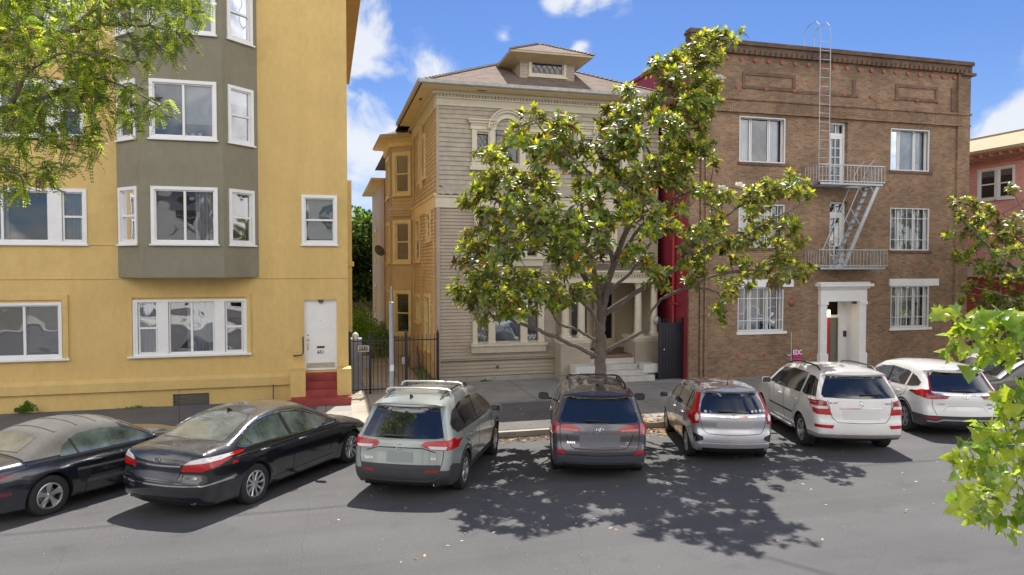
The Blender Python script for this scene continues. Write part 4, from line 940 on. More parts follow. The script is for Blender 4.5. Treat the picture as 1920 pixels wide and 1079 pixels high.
# red pipes on the side wall, seen in the gap
mb = MB(); mb.tube([(KX0 - .09, KY + .9, .1), (KX0 - .09, KY + .9, 10.5)], .045, 10); mb.tube([(KX0 - .09, KY + 1.1, 2.7), (KX0 - .14, KY + .5, 2.7)], .04, 8); mb.build('red_pipe', mat('red_pipe', (.40, .03, .04), .5), kb)
# ---- fire escape
def platform(z, x0, x1, d=.85, gap=None, H=.62):
    fe = MB()
    yA = KY - d
    fe.box(x0, x1, yA, yA + .05, z - .06, z); fe.box(x0, x1, KY - .06, KY, z - .06, z); fe.box(x0, x0 + .05, yA, KY, z - .06, z); fe.box(x1 - .05, x1, yA, KY, z - .06, z)
    for i in range(9):
        y = yA + .08 + i * .085
        g0, g1 = gap or (x1, x1)
        fe.box(x0, g0, y, y + .045, z - .03, z - .01)
        if g1 < x1: fe.box(g1, x1, y, y + .045, z - .03, z - .01)
    for zz in (z + H, z + .06): fe.bar((x0, yA, zz), (x1, yA, zz), .035); fe.bar((x0, yA, zz), (x0, KY, zz), .035); fe.bar((x1, yA, zz), (x1, KY, zz), .035)
    n_ = int((x1 - x0) / .14)
    for i in range(n_ + 1): x = x0 + (x1 - x0) * i / n_; fe.bar((x, yA, z), (x, yA, z + H), .016)
    for i in range(1, 6):
        for xx in (x0, x1): y = yA + (KY - yA) * i / 6; fe.bar((xx, y, z), (xx, y, z + H), .016)
    for xx in (x0 + .15, (x0 + x1) / 2, x1 - .15): fe.bar((xx, yA + .05, z - .05), (xx, KY, z - .05 - .02), .04)
    return fe
f_ = platform(6.90, 16.42, 19.15, gap=(18.2, 18.9)).build('fire_escape', M_galv, kb); platform(3.96, 16.48, 19.30, gap=(16.6, 17.2)).build('fire_escape', M_galv, kb)
fs = MB()   # stair
A0 = Vector((18.95, KY - .75, 6.85)); B0 = Vector((17.55, KY - .75, 3.98)); off = Vector((0, .5, 0))
for o_ in (Vector(), off): fs.bar(A0 + o_, B0 + o_, .05, .13)
for i in range(12): p = A0.lerp(B0, (i + .5) / 12); fs.box(p.x - .1, p.x + .1, p.y, p.y + .5, p.z - .012, p.z + .012)
for o_ in (Vector((0, 0, 0)), off):
    up_ = Vector((-.55, 0, .78)); fs.tube([A0 + o_ + Vector((-.15, 0, .92)), A0 + o_ + up_ * .8, B0 + o_ + up_ * .8, B0 + o_ + Vector((-.35, 0, .1))], .016, 6)
    for t in (.1, .5, .9): p = A0.lerp(B0, t) + o_; fs.bar(p, p + up_ * .8, .025)
fs.build('stair', M_galv, f_)
fl = MB()   # roof ladder with gooseneck
for x in (16.75, 17.17):
    fl.tube([(x, KY - .42, 7.0), (x, KY - .42, 12.1), (x, KY - .36, 12.45), (x, KY - .2, 12.6), (x, KY + .1, 12.6), (x, KY + .35, 12.5), (x, KY + .45, 12.25), (x, KY + .45, 11.2)], .015, 6)
    for z in (8.2, 10.0, 11.3): fl.bar((x, KY - .42, z), (x, KY, z), .03)
z = 7.2
while z < 12.0: fl.bar((16.75, KY - .42, z), (17.17, KY - .42, z), .014); z += .31
fl.build('ladder', M_galv, f_)

# ------------------------------------------------------------------ pink building at the far right
px0 = 28.0
pk = empty('pink_building', (px0, 24, 0), 'pink painted brick corner building with tan roof edge behind the right hand trees', 'building')
ph = [(23.05, 23.72, 6.95, 8.2), (23.86, 24.62, 6.95, 8.2)]
mb = MB(); wall(mb, (px0, 42), (0, -1), 42 - 17, 3.9, 8.6, [(42 - b, 42 - a, c, d) for a, b, c, d in ph], .1); wall(mb, (px0, 17), (1, 0), 14, 3.9, 8.6); mb.build('wall', (M_pinkb,), pk, normals=False)
mb = MB(); wall(mb, (px0 + .1, 42), (0, -1), 25, -.2, 3.9, [(42 - 24.2, 42 - 21.8, .8, 2.5)], .1); wall(mb, (px0 + .1, 17.0), (1, 0), 14, -.2, 3.9); mb.build('lower_wall', (mat('red_shopfront', (.36, .06, .045), .55, var=.15),), pk, normals=False)
mb = MB(); mb.box(px0 + .8, px0 + .82, 17.5, 30, .1, 8); mb.build('interior', M_room, pk)
mb = MB(); mb.face([(px0 - .75, 16.2, 8.95), (px0 - .75, 43, 8.95), (px0 + .5, 43, 9.75), (px0 + .5, 16.2, 9.75)]); mb.box(px0 - .8, px0 - .74, 16.1, 43, 8.86, 8.98); mb.box(px0 + .45, px0 + 14, 16.1, 43, 9.70, 9.8)
mb.build('roof', mat('tan_roof', (.42, .34, .2), .8, var=.08), pk)
mb = MB(); mb.box(px0 - .74, px0, 16.2, 43, 8.80, 8.85); y = 16.3
while y < 43: mb.box(px0 - .70, px0, y, y + .08, 8.68, 8.80); y += .45
mb.box(px0 - .14, px0, 16.8, 43, 8.45, 8.62)
y = 16.9
while y < 42: mb.box(px0 - .19, px0 - .13, y, y + .06, 8.47, 8.55); y += .12
mb.build('cornice', mat('coral_trim', (.52, .22, .14), .6), pk)
win(pk, frameM(px0, 24.62, 6.95, -math.pi / 2), .76, 1.25, 'hung', glass=M_dglass); win(pk, frameM(px0, 23.72, 6.95, -math.pi / 2), .67, 1.25, 'hung', glass=M_dglass)
mb = MB(); ring(mb, px0 - .05, px0 + .05, 0, 1, .01, 0, .01); 
mb = MB(); mb.prism([(px0 - .9, 3.55), (px0 - .9, 3.62), (px0, 4.15), (px0, 4.0)], 'y', 17, 40); mb.build('shop_awning', mat('awning_tan', (.45, .38, .28), .8), pk)
mb = MB(); mb.box(px0 - .02, px0 + .05, 21.7, 24.3, 2.5, 2.6); mb.box(px0 - .02, px0 + .05, 22.9, 23.0, .8, 2.5); mb.build('shop_window_frame', M_white, pk)
mb = MB(); mb.face([(px0 + .12, 21.8, .8), (px0 + .12, 24.2, .8), (px0 + .12, 24.2, 2.5), (px0 + .12, 21.8, 2.5)]); mb.build('shop_pane', M_dglass, pk)

# ------------------------------------------------------------------ iron fence at the alley
FY = 21.55
fn = empty('alley_fence', (2.0, FY, .12), 'black iron bar fence with gate closing the alley between yellow building and beige house', 'fence')
def fence_panel(x0, x1, base=.16, top=1.72, gap=.125):
    m = MB(); m.box(x0, x1, FY - .015, FY + .015, top, top + .035); m.box(x0, x1, FY - .015, FY + .015, base + .08, base + .115)
    n = max(2, round((x1 - x0) / gap))
    for i in range(n):
        x = x0 + (x1 - x0) * (i + .5) / n; m.box(x - .009, x + .009, FY - .009, FY + .009, base, top + .16)
        m.lathe([(.009, 0), (.0, .04)], (x, FY, top + .16), seg=4)
    return m
for a, b in ((.76, 1.27), (1.35, 2.35), (2.45, 3.34)): fence_panel(a, b).build('panel', M_black, fn)
for x, w in ((.70, .055), (1.31, .05), (2.40, .06), (3.38, .055)):
    m = MB(); m.box(x - w / 1.4, x + w / 1.4, FY - w / 1.4, FY + w / 1.4, .1, 1.92); m.lathe([(w / 1.2, 0), (w * .8, .03), (w * .35, .06), (w * .5, .09), (0, .15)], (x, FY, 1.92), seg=8); m.build('post', M_black, fn)
m = MB(); m.box(2.26, 2.36, FY - .04, FY - .012, 1.0, 1.22); m.lathe([(0, -.05), (.03, -.045), (.034, -.02), (.01, 0)], (2.30, FY - .04, 1.1), 'y', 10); m.build('lock', mat('lock_steel', (.45, .44, .42), .3, .8), fn)
m = MB(); ring(m, .955, 1.275, 1.42, 1.60, .014, FY - .04, FY - .022); sgn = m.build('sign_plate', mat('sign_border', (.75, .68, .62), .5), fn)
m = MB(); m.box(.965, 1.265, FY - .036, FY - .02, 1.43, 1.59); m.build('sign_board', mat('sign_brown', (.05, .025, .02), .4), sgn)
text_mesh('653 & 655', .072, Matrix.Translation((1.115, FY - .038, 1.535)) @ FRONT, 'lettering', M_drape, sgn)
text_mesh('THIS DOOR', .05, Matrix.Translation((1.115, FY - .038, 1.467)) @ FRONT, 'lettering', M_drape, sgn)
# alley things
ut = empty('utility_cabinet', (.98, 22.6, .12), 'grey metal meter cabinet standing behind the alley fence against the yellow building', 'cabinet')
m = MB(); m.box(.72, 1.12, 22.4, 22.9, .125, 1.72); m.build('cabinet_body', mat('cabinet_grey', (.30, .31, .35), .5, .2, var=.15, vscale=6), ut)
m = MB(); m.box(.76, 1.08, 22.38, 22.4, .3, .9); m.box(.76, 1.08, 22.38, 22.4, .98, 1.6); m.build('cabinet_door', mat('cabinet_door', (.26, .27, .31), .45, .3), ut)
m = MB(); m.lathe([(0, 0), (.1, 0), (.1, .12), (.05, .18), (0, .2)], (.92, 22.6, 1.72), seg=12); m.build('vent_cap', mat('cap_white', (.62, .62, .62), .5), ut, smooth=40)
m = MB(); ring(m, 1.20, 1.42, .65, 1.05, .04, 23.3, 23.34); m.box(1.23, 1.39, 23.31, 23.33, .67, 1.03); m.tube([(1.31, 23.34, .12), (1.31, 23.34, .7)], .02, 6); tag(m.build('notice_frame', mat('frame_grey', (.25, .24, .24), .5)), 'small framed notice on a stake in the alley behind the iron fence', 'notice')
bf = MB(); x = 1.2
while x < 3.9: bf.box(x, x + .14, 42, 42.03, .12, 1.9 + random.uniform(-.05, .05)); x += .15
tag(bf.build('board_fence', mat('weathered_boards', (.12, .09, .06), .85, var=.25)), 'weathered wooden board fence at the far end of the alley', 'fence')

# ------------------------------------------------------------------ second gate beside the brick building
g2 = empty('iron_gate', (11.5, 21.75, .12), 'dark sheet backed iron gate between porch and brick building', 'gate')
GY = 21.75
m = MB(); m.box(11.08, 11.94, GY, GY + .01, .16, 2.05); m.build('backing_sheet', M_dark_metal, g2)
m = MB()
for i in range(9): x = 11.10 + i * .1; m.box(x - .008, x + .008, GY - .02, GY - .003, .14, 2.2); m.lathe([(.008, 0), (0, .05)], (x, GY - .012, 2.2), seg=4)
m.box(11.06, 11.92, GY - .03, GY - .002, 2.02, 2.06); m.box(11.06, 11.92, GY - .03, GY - .002, .2, .24); m.build('bars', M_black, g2)
for x in (11.05, 11.92): m = MB(); m.box(x - .03, x + .03, GY - .04, GY + .02, .1, 2.25); m.build('post', M_black, g2)
m = MB(); m.lathe([(0, -.06), (.03, -.055), (.03, -.03), (.015, 0)], (11.2, GY - .02, 1.15), 'y', 10); m.build('knob', mat('brass', (.65, .48, .2)), g2)
m = MB(); m.lathe([(0, 0), (.12, .02), (.14, .06), (.1, .14), (0, .17)], (11.32, 22.4, 2.1), 'y', 12); m.build('exhaust_cap', M_galv, g2, smooth=40)

# ------------------------------------------------------------------ sign pole seen edge on, behind the sage car
sp_ = empty('sign_pole', (1.56, 17.2, 0), 'slim grey galvanised street sign pole in front of the iron fence', 'pole')
m = MB(); m.tube([(1.56, 17.2, 0), (1.56, 17.2, 3.1)], .055, 12); m.build('post', mat('pole_steel', (.36, .38, .43), .5, .3, var=.1, vscale=8), sp_, smooth=40)
m = MB(); m.tube([(1.56, 17.2, 3.1), (1.56, 17.2, 3.12), (1.56, 17.2, 3.14)], [.055, .065, .04], 12); m.box(1.545, 1.575, 17.19, 17.21, 3.1, 3.52); m.build('sign_edge', mat('pole_steel', (.36, .38, .43)), sp_)
m = MB(); m.box(1.51, 1.61, 17.13, 17.15, 1.45, 1.6); m.build('sticker', mat('sticker_white', (.7, .72, .78), .5), sp_)
# overhead service cables, above the picture; their thin shadows cross the road
def cable(x0, y0, x1, y1, z, r=.017):
    k = z / math.tan(R(SUN_EL)); dx, dy = k * math.sin(R(SUN_AZ)), k * math.cos(R(SUN_AZ)); P = []
    for i in range(17): t = i / 16; P.append((x0 + (x1 - x0) * t + dx, y0 + (y1 - y0) * t + dy, z - .4 * 4 * t * (1 - t) + .4))
    return MB().tube(P, r, 6)
CB = [(3.9, 11.32, 6.32, 7.56, 'rightmost overhead cable above the road'), (-6, 12.1, 1.6, 11.95, 'overhead cable above the parked black cars')]
for x0, y0, x1, y1, lb in CB:
    dx, dy = x1 - x0, y1 - y0
    tag(cable(x0 - dx * 1.0 * (0 if lb[0] == 'r' else .5), y0 - dy * 0, x1 + dx * 1.5, y1 + dy * 1.5, 15.0).build('overhead_cable', M_black), 'thin black ' + lb, 'cable')
# ------------------------------------------------------------------ cars
def paint(name, col, metal=.0, rough=.28, dust=.0, coat=1., dustcol=(.42, .39, .34)):
    if name in MATS: return MATS[name]
    m, nt, b = new_mat(name); L = nt.links; N = nt.nodes.new
    b.inputs['Metallic'].default_value = metal; b.inputs['Coat Weight'].default_value = coat; b.inputs['Coat Roughness'].default_value = .04; b.inputs['Roughness'].default_value = rough
    c, f = ramp_noise(nt, 1.5, tuple(x * .94 for x in col), tuple(min(1, x * 1.05) for x in col))
    if dust > 0:
        # settled dust on the upward facing panels, with bird spots
        ge = N('ShaderNodeNewGeometry'); sp = N('ShaderNodeSeparateXYZ'); L.new(ge.outputs['Normal'], sp.inputs[0])
        mr = N('ShaderNodeMapRange'); L.new(sp.outputs['Z'], mr.inputs[0]); mr.inputs[1].default_value = .45; mr.inputs[2].default_value = 1.; mr.inputs[4].default_value = dust
        n2, f2 = ramp_noise(nt, 5, (.4, .4, .4), (1, 1, 1), .25, .75, 6); mu = N('ShaderNodeMath'); mu.operation = 'MULTIPLY'; L.new(mr.outputs[0], mu.inputs[0]); L.new(n2, mu.inputs[1])
        c = mixc(nt, mu.outputs[0], c, dustcol)
        rr = N('ShaderNodeMath'); rr.operation = 'MULTIPLY_ADD'; L.new(mu.outputs[0], rr.inputs[0]); rr.inputs[1].default_value = .5; rr.inputs[2].default_value = rough; L.new(rr.outputs[0], b.inputs['Roughness'])
        cw = N('ShaderNodeMath'); cw.operation = 'MULTIPLY_ADD'; L.new(mu.outputs[0], cw.inputs[0]); cw.inputs[1].default_value = -1.2; cw.inputs[2].default_value = coat; cw.use_clamp = True; L.new(cw.outputs[0], b.inputs['Coat Weight'])
        tc = N('ShaderNodeTexCoord'); vo = N('ShaderNodeTexVoronoi'); vo.inputs['Scale'].default_value = 7; L.new(tc.outputs['Object'], vo.inputs['Vector'])
        lt = N('ShaderNodeMath'); lt.operation = 'LESS_THAN'; L.new(vo.outputs['Distance'], lt.inputs[0]); lt.inputs[1].default_value = .11
        s2 = N('ShaderNodeSeparateXYZ'); L.new(vo.outputs['Color'], s2.inputs[0]); g = N('ShaderNodeMath'); g.operation = 'GREATER_THAN'; L.new(s2.outputs[0], g.inputs[0]); g.inputs[1].default_value = .8
        m2 = N('ShaderNodeMath'); m2.operation = 'MULTIPLY'; L.new(lt.outputs[0], m2.inputs[0]); L.new(g.outputs[0], m2.inputs[1]); m3 = N('ShaderNodeMath'); m3.operation = 'MULTIPLY'; L.new(m2.outputs[0], m3.inputs[0]); L.new(mr.outputs[0], m3.inputs[1])
        c = mixc(nt, m3.outputs[0], c, (.75, .74, .70))
    L.new(c, b.inputs['Base Color']); MATS[name] = m; return m
M_under = mat('car_underbody', (.012, .012, .013), .8)
M_tyre = mat('tyre_rubber', (.03, .03, .031), .75, spec=.3, var=.15, vscale=8)
M_alloy = mat('alloy_rim', (.55, .55, .57), .28, .85)
M_alloyd = mat('dull_alloy_rim', (.42, .42, .42), .4, .6, var=.1, vscale=8)
M_chrome = mat('chrome', (.75, .75, .77), .08, 1.)
M_plast = mat('grey_plastic', (.045, .047, .053), .55, var=.12, vscale=4)
M_bplast = mat('black_plastic', (.015, .015, .017), .4)
M_gap = mat('panel_gap', (.006, .006, .007), .8)
M_cglass = mat('car_glass', (.012, .015, .02), .03, spec=.9, coat=1.)
M_cglass2 = mat('tinted_car_glass', (.03, .035, .04), .04, spec=.8, coat=1., var=.5, vscale=2.2)
M_redl = mat('red_lens', (.42, .004, .008), .2, coat=.4)
M_dredl = mat('dark_red_lens', (.17, .006, .014), .12, coat=1.)
M_pinkl = mat('rose_lens', (.38, .07, .10), .12, coat=1.)
M_clearl = mat('clear_lens', (.62, .62, .62), .1, coat=1.)
M_plate = mat('blank_plate', (.14, .14, .16), .5)
M_brake = mat('brake_disc', (.16, .15, .15), .4, .6)

def crom(pts, n=8):
    P = [Vector(p) for p in pts]
    if len(P) < 3:
        return [P[0].lerp(P[1], i / n) for i in range(n + 1)]
    out = []
    for i in range(len(P) - 1):
        p0 = P[i - 1] if i > 0 else P[i] * 2 - P[i + 1]; p1 = P[i]; p2 = P[i + 1]; p3 = P[i + 2] if i + 2 < len(P) else P[i + 1] * 2 - P[i]
        for k in range(n):
            t = k / n; t2 = t * t; t3 = t2 * t
            out.append(.5 * ((2 * p1) + (-p0 + p2) * t + (2 * p0 - 5 * p1 + 4 * p2 - p3) * t2 + (-p0 + 3 * p1 - 3 * p2 + p3) * t3))
    out.append(P[-1]); return out
def resample(pts, step):
    pts = [Vector(p) for p in pts]; out = [pts[0]]; acc = 0.
    for a, b in zip(pts[:-1], pts[1:]):
        L_ = (b - a).length
        if L_ < 1e-9: continue
        n = max(1, int(round(L_ / step)))
        for k in range(1, n + 1): out.append(a.lerp(b, k / n))
    return out
def resample_len(pts, step):
    """even spacing along a dense smooth curve, last point kept"""
    d = [0.]
    for a, b in zip(pts[:-1], pts[1:]): d.append(d[-1] + (b - a).length)
    n = max(1, int(round(d[-1] / step))); out = []; j = 0
    for i in range(n + 1):
        t = d[-1] * i / n
        while j < len(d) - 2 and d[j + 1] < t: j += 1
        s = (t - d[j]) / max(1e-9, d[j + 1] - d[j]); out.append(pts[j].lerp(pts[j + 1], min(1, max(0, s))))
    return out

class Car:
    """the shell is a side silhouette with a half width for every point of it, rounded over at the edges and closed across;
    windows, lamps and trim are laid on it by ray casting"""
    def __init__(c, name, label, x, y, head, P):
        c.P = P; c.ax = P['rear']   # rear overhang
        sl = -.17 / 4.82 * math.cos(R(head)) if y > 11 else 0
        z = 0. if y < 11.5 else -.17 * (y - 11.5) / 4.82
        c.root = empty(name, (x, y, z), label, 'car', P.get('group', 'cars parked at an angle to the kerb'))
        c.root.rotation_euler = (Matrix.Rotation(-R(head), 4, 'Z') @ Matrix.Rotation(math.atan(sl), 4, 'X')).to_euler()
        c.step = P.get('step', .045); c.shell()
    def wbase(c, z):
        zs = [p[0] for p in c.P['wz']]; ws = [p[1] for p in c.P['wz']]
        # smooth interpolation
        if z <= zs[0]: return ws[0]
        if z >= zs[-1]: return ws[-1]
        i = next(k for k in range(len(zs) - 1) if zs[k] <= z <= zs[k + 1]); t = (z - zs[i]) / (zs[i + 1] - zs[i])
        p0 = ws[max(0, i - 1)]; p3 = ws[min(len(ws) - 1, i + 2)]; m1 = (ws[i + 1] - p0) / max(1e-6, zs[i + 1] - zs[max(0, i - 1)]) * (zs[i + 1] - zs[i]); m2 = (p3 - ws[i]) / max(1e-6, zs[min(len(zs) - 1, i + 2)] - zs[i]) * (zs[i + 1] - zs[i])
        if c.P.get('linear'): return ws[i] * (1 - t) + ws[i + 1] * t
        t2 = t * t; t3 = t2 * t
        return (2 * t3 - 3 * t2 + 1) * ws[i] + (t3 - 2 * t2 + t) * m1 + (-2 * t3 + 3 * t2) * ws[i + 1] + (t3 - t2) * m2
    def W(c, s, z):
        w = c.wbase(z); L = c.P['L']; zb = c.P['belt']
        k = max(0., z - zb)
        for d, kk, ln in ((s, c.P.get('taper_r', .07), .9), (L - s, c.P.get('taper_f', .12), 1.1)):
            if d < ln: w -= kk * ((ln - d) / ln) ** 2 * (1 + k)
        # wheel flares
        for sc in (c.P['rear'], c.P['rear'] + c.P['wb']):
            r = math.hypot(s - sc, (z - c.P['R'])); Ra = c.P['R'] + .05
            if r < Ra + .16 : w += c.P.get('flare', .012) * max(0, 1 - (max(0, r - Ra - .03) / .13)) 
        return w
    def shell(c):
        P = c.P; segs = P['upper']; st = c.step
        up = []
        for sg in segs:
            q = resample_len(crom([Vector((p[0], p[1], p[2])) for p in sg], 10), st)
            if up and (up[-1] - q[0]).length < 1e-4: q = q[1:]
            up += q
        # up: (s,z,r) from rear bottom over the top to the front bottom
        lower = []; zs = P['sill']; Ra = P['R'] + P.get('archgap', .05)
        for sc in (P['rear'] + P['wb'], P['rear']):
            a0 = math.asin(max(-1, min(1, (zs - P['R']) / Ra))); n = 16
            pts = [Vector((sc + Ra * math.cos(a0 + (math.pi - 2 * a0) * i / n), P['R'] + Ra * P.get('archk', 1.) * math.sin(a0 + (math.pi - 2 * a0) * i / n), 0)) for i in range(n + 1)]
            lower.append(pts)
        f = up[-1]; b = up[0]
        A, B = lower
        low = resample([f, A[0]], st)[1:-1] + A + resample([A[-1], B[0]], st * 1.5)[1:-1] + B + resample([B[-1], b], st)[1:-1]
        nU = len(up); outline = [(p.x, p.y) for p in up] + [(p.x, p.y) for p in low]
        nO = len(outline)
        # interior points
        pts = [Vector(p) for p in outline]; arr = np.array(outline)
        xs = np.arange(arr[:, 0].min() + st * .6, arr[:, 0].max(), st); ys = np.arange(arr[:, 1].min() + st * .6, arr[:, 1].max(), st)
        ua = np.array([(p.x, p.y, p.z) for p in up]); a_ = ua[:-1, :2]; b_ = ua[1:, :2]; d_ = b_ - a_; dl = (d_ ** 2).sum(1) + 1e-12
        def dist(q):
            t = np.clip(((q - a_) * d_).sum(1) / dl, 0, 1); pr = a_ + d_ * t[:, None]; dd = np.sqrt(((pr - q) ** 2).sum(1)); i = dd.argmin()
            return dd[i], ua[i, 2] * (1 - t[i]) + ua[i + 1, 2] * t[i]
        la = arr[list(range(nU - 1, nO)) + [0]]; l0 = la[:-1]; l1 = la[1:]; ld = l1 - l0; ldl = (ld ** 2).sum(1) + 1e-12
        def distl(q):
            t = np.clip(((q - l0) * ld).sum(1) / ldl, 0, 1); return np.sqrt((((l0 + ld * t[:, None]) - q) ** 2).sum(1)).min()
        inner = []
        for x in xs:
            for y in ys:
                q = np.array((x, y))
                # point in polygon
                px, py = arr[:, 0], arr[:, 1]; qx, qy = np.roll(px, -1), np.roll(py, -1)
                cr = ((py > y) != (qy > y)) & (x < (qx - px) * (y - py) / (qy - py + 1e-12) + px)
                if cr.sum() % 2 == 0: continue
                if dist(q)[0] < st * .45 or distl(q) < st * .45: continue
                inner.append((x, y))
        # extra rows close to the edge for a round fillet
        for i in range(nU):
            p = ua[i]; t = ua[min(i + 1, nU - 1), :2] - ua[max(i - 1, 0), :2]; t = t / (np.linalg.norm(t) + 1e-9); nrm = np.array((t[1], -t[0]))
            for fr in (.08, .25):
                q = p[:2] + nrm * p[2] * fr
                inner.append((q[0], q[1]))
        allp = [Vector(o) for o in outline] + [Vector(p) for p in inner]
        ed = [(i, (i + 1) % nO) for i in range(nO)]
        vv, ee, ff, ov, oe, of = delaunay_2d_cdt(allp, ed, [], 1, 1e-5)
        half = []
        for v in vv:
            q = np.array((v.x, v.y)); d, r = dist(q); w = c.W(v.x, v.y)
            if d < r: w -= r * (1 - math.sqrt(max(0, 1 - (1 - d / r) ** 2)))
            half.append(max(.02, w))
        V = []; F = []; MI = []; n = len(vv); y0 = c.ax
        for v, w in zip(vv, half): V.append((w, v.x - y0, v.y))
        for v, w in zip(vv, half): V.append((-w, v.x - y0, v.y))
        for f_ in ff: F.append(tuple(f_)); MI.append(0); F.append(tuple(n + i for i in reversed(f_))); MI.append(0)
        # map outline order to output verts
        inv = {}
        for oi, src in enumerate(ov):
            for s_ in src: inv[s_] = oi
        K = 14; rows = []; bul = P['bulge']
        for i in range(nO):
            oi = inv[i]; w = half[oi]; p = arr[i]; a = arr[(i - 1) % nO]; b2 = arr[(i + 1) % nO]; t = b2 - a; t = t / (np.linalg.norm(t) + 1e-9); nrm = np.array((-t[1], t[0]))
            if i >= nU: bb = 0.
            else:
                bb = bul['rear'] if p[0] < P['L'] * .25 and abs(nrm[0]) > .6 else bul['front'] if p[0] > P['L'] * .75 and abs(nrm[0]) > .6 else bul['top']
                if 'glass' in bul and abs(nrm[0]) > .35 and .25 < p[0] / P['L'] < .8: bb = bul['glass']
            rows.append([oi, w, p, nrm, bb])
        for _ in range(4):   # smooth bulge and normals
            bs = [r_[4] for r_ in rows]; 
            for i in range(nU): rows[i][4] = (bs[i - 1] if i else bs[i]) * .25 + bs[i] * .5 + bs[min(i + 1, nU - 1)] * .25
        R_ = []
        for oi, w, p, nrm, bb in rows:
            ids = [n + oi]
            for k in range(1, K):
                y = -w + 2 * w * k / K; u = y / w; o = bb * (1 - abs(u) ** 2.4); V.append((y, p[0] + nrm[0] * -o * -1 - y0 if False else p[0] - y0 + nrm[0] * o, p[1] + nrm[1] * o)); ids.append(len(V) - 1)
            ids.append(oi); R_.append(ids)
        for i in range(nO):
            j = (i + 1) % nO; mi = 1 if i >= nU - 1 else 0
            for k in range(K): F.append((R_[i][k], R_[i][k + 1], R_[j][k + 1], R_[j][k])); MI.append(mi)
        me = bpy.data.meshes.new('body'); me.from_pydata(V, [], F); me.polygons.foreach_set('material_index', MI)
        bm = bmesh.new(); bm.from_mesh(me); bmesh.ops.recalc_face_normals(bm, faces=bm.faces)
        bmesh.ops.smooth_vert(bm, verts=[v for v in bm.verts if v.co.z > P['sill'] + .02 and abs(v.co.x) > .3 and not any(abs(math.hypot(v.co.y - s_, v.co.z - P['R']) - Ra) < .03 for s_ in (0, P['wb']))], factor=.35, use_axis_x=True, use_axis_y=True, use_axis_z=True)
        c.bvh = BVHTree.FromBMesh(bm); bm.to_mesh(me); bm.free(); me.update()
        c.body = put('body', me, c.root, (P['paint'], M_under), True, smooth=42)
    # --- projection
    def hit(c, view, a, b):
        """view: 'r' rear (a=x,b=z), 'R' right side (a=s from rear axle, b=z), 'L' left, 't' top (a=x,b=y), 'f' front"""
        if view == 'r': o, d = Vector((a, -4, b)), Vector((0, 1, 0))
        elif view == 'f': o, d = Vector((a, 8, b)), Vector((0, -1, 0))
        elif view == 'R': o, d = Vector((3, a, b)), Vector((-1, 0, 0))
        elif view == 'L': o, d = Vector((-3, a, b)), Vector((1, 0, 0))
        else: o, d = Vector((a, b, 5)), Vector((0, 0, -1))
        h, nn, i, ds = c.bvh.ray_cast(o, d)
        if h is None:
            m = {'r': Vector((a, -c.ax, b)), 'f': Vector((a, c.P['L'] - c.ax, b)), 'R': Vector((c.wbase(b), a, b)), 'L': Vector((-c.wbase(b), a, b)), 't': Vector((a, b, 1.4))}[view]
            h, nn, i, ds = c.bvh.find_nearest(m)
        if nn.dot(d) > 0: nn = -nn
        return h, nn
    def patch(c, name, view, poly, m, off=.006, parent=None, step=.05, smooth=True, depth=.012, mirror=False, label=None, sm=False):
        if sm: poly = [(p.x, p.y) for p in crom([Vector((*p, 0)) for p in list(poly) + [poly[0]]], 5)][:-1]
        objs = []
        for s_ in ((1, -1) if mirror else (1,)):
            vw = view; pl = poly
            if s_ < 0:
                if view in 'rft': pl = [(-a, b) for a, b in poly][::-1]
                else: vw = 'L' if view == 'R' else 'R'
            ol = [Vector((p.x, p.y)) for p in resample([Vector((*p, 0)) for p in list(pl) + [pl[0]]], step)][:-1]
            xs = [p.x for p in ol]; zs = [p.y for p in ol]; inn = []
            x = min(xs) + step / 2
            while x < max(xs):
                z = min(zs) + step / 2
                while z < max(zs):
                    ins = False; n_ = len(ol)
                    for i in range(n_):
                        a, b = ol[i], ol[(i + 1) % n_]
                        if (a.y > z) != (b.y > z) and x < (b.x - a.x) * (z - a.y) / (b.y - a.y + 1e-12) + a.x: ins = not ins
                    if ins and min((Vector((x, z)) - p).length for p in ol) > step * .4: inn.append(Vector((x, z)))
                    z += step
                x += step
            n_ = len(ol); vv, ee, ff, ov, oe, of = delaunay_2d_cdt(ol + inn, [(i, (i + 1) % n_) for i in range(n_)], [], 1, 1e-6)
            inv = {}
            for oi, src in enumerate(ov):
                for q in src: inv[q] = oi
            V = []; F = [tuple(f) for f in ff]; H = [c.hit(vw, v.x, v.y) for v in vv]
            for h, nn in H: V.append(h + nn * off)
            base = len(V); bd = [inv[i] for i in range(n_)]
            for i in bd: h, nn = H[i]; V.append(h - nn * (depth - off))
            for i in range(n_): j = (i + 1) % n_; F.append((bd[i], bd[j], base + j, base + i))
            me = bpy.data.meshes.new(name); me.from_pydata([tuple(v) for v in V], [], F)
            bm = bmesh.new(); bm.from_mesh(me); bmesh.ops.recalc_face_normals(bm, faces=bm.faces)
            cc = sum((f.normal.dot(H[0][1]) for f in list(bm.faces)[:5]), 0)
            if cc < 0: bmesh.ops.reverse_faces(bm, faces=bm.faces)
            bm.to_mesh(me); bm.free()
            o = put(name, me, parent or c.root, (m,), True, smooth=35)
            if label: o['label'] = label
            objs.append(o)
        return objs[0] if len(objs) == 1 else objs
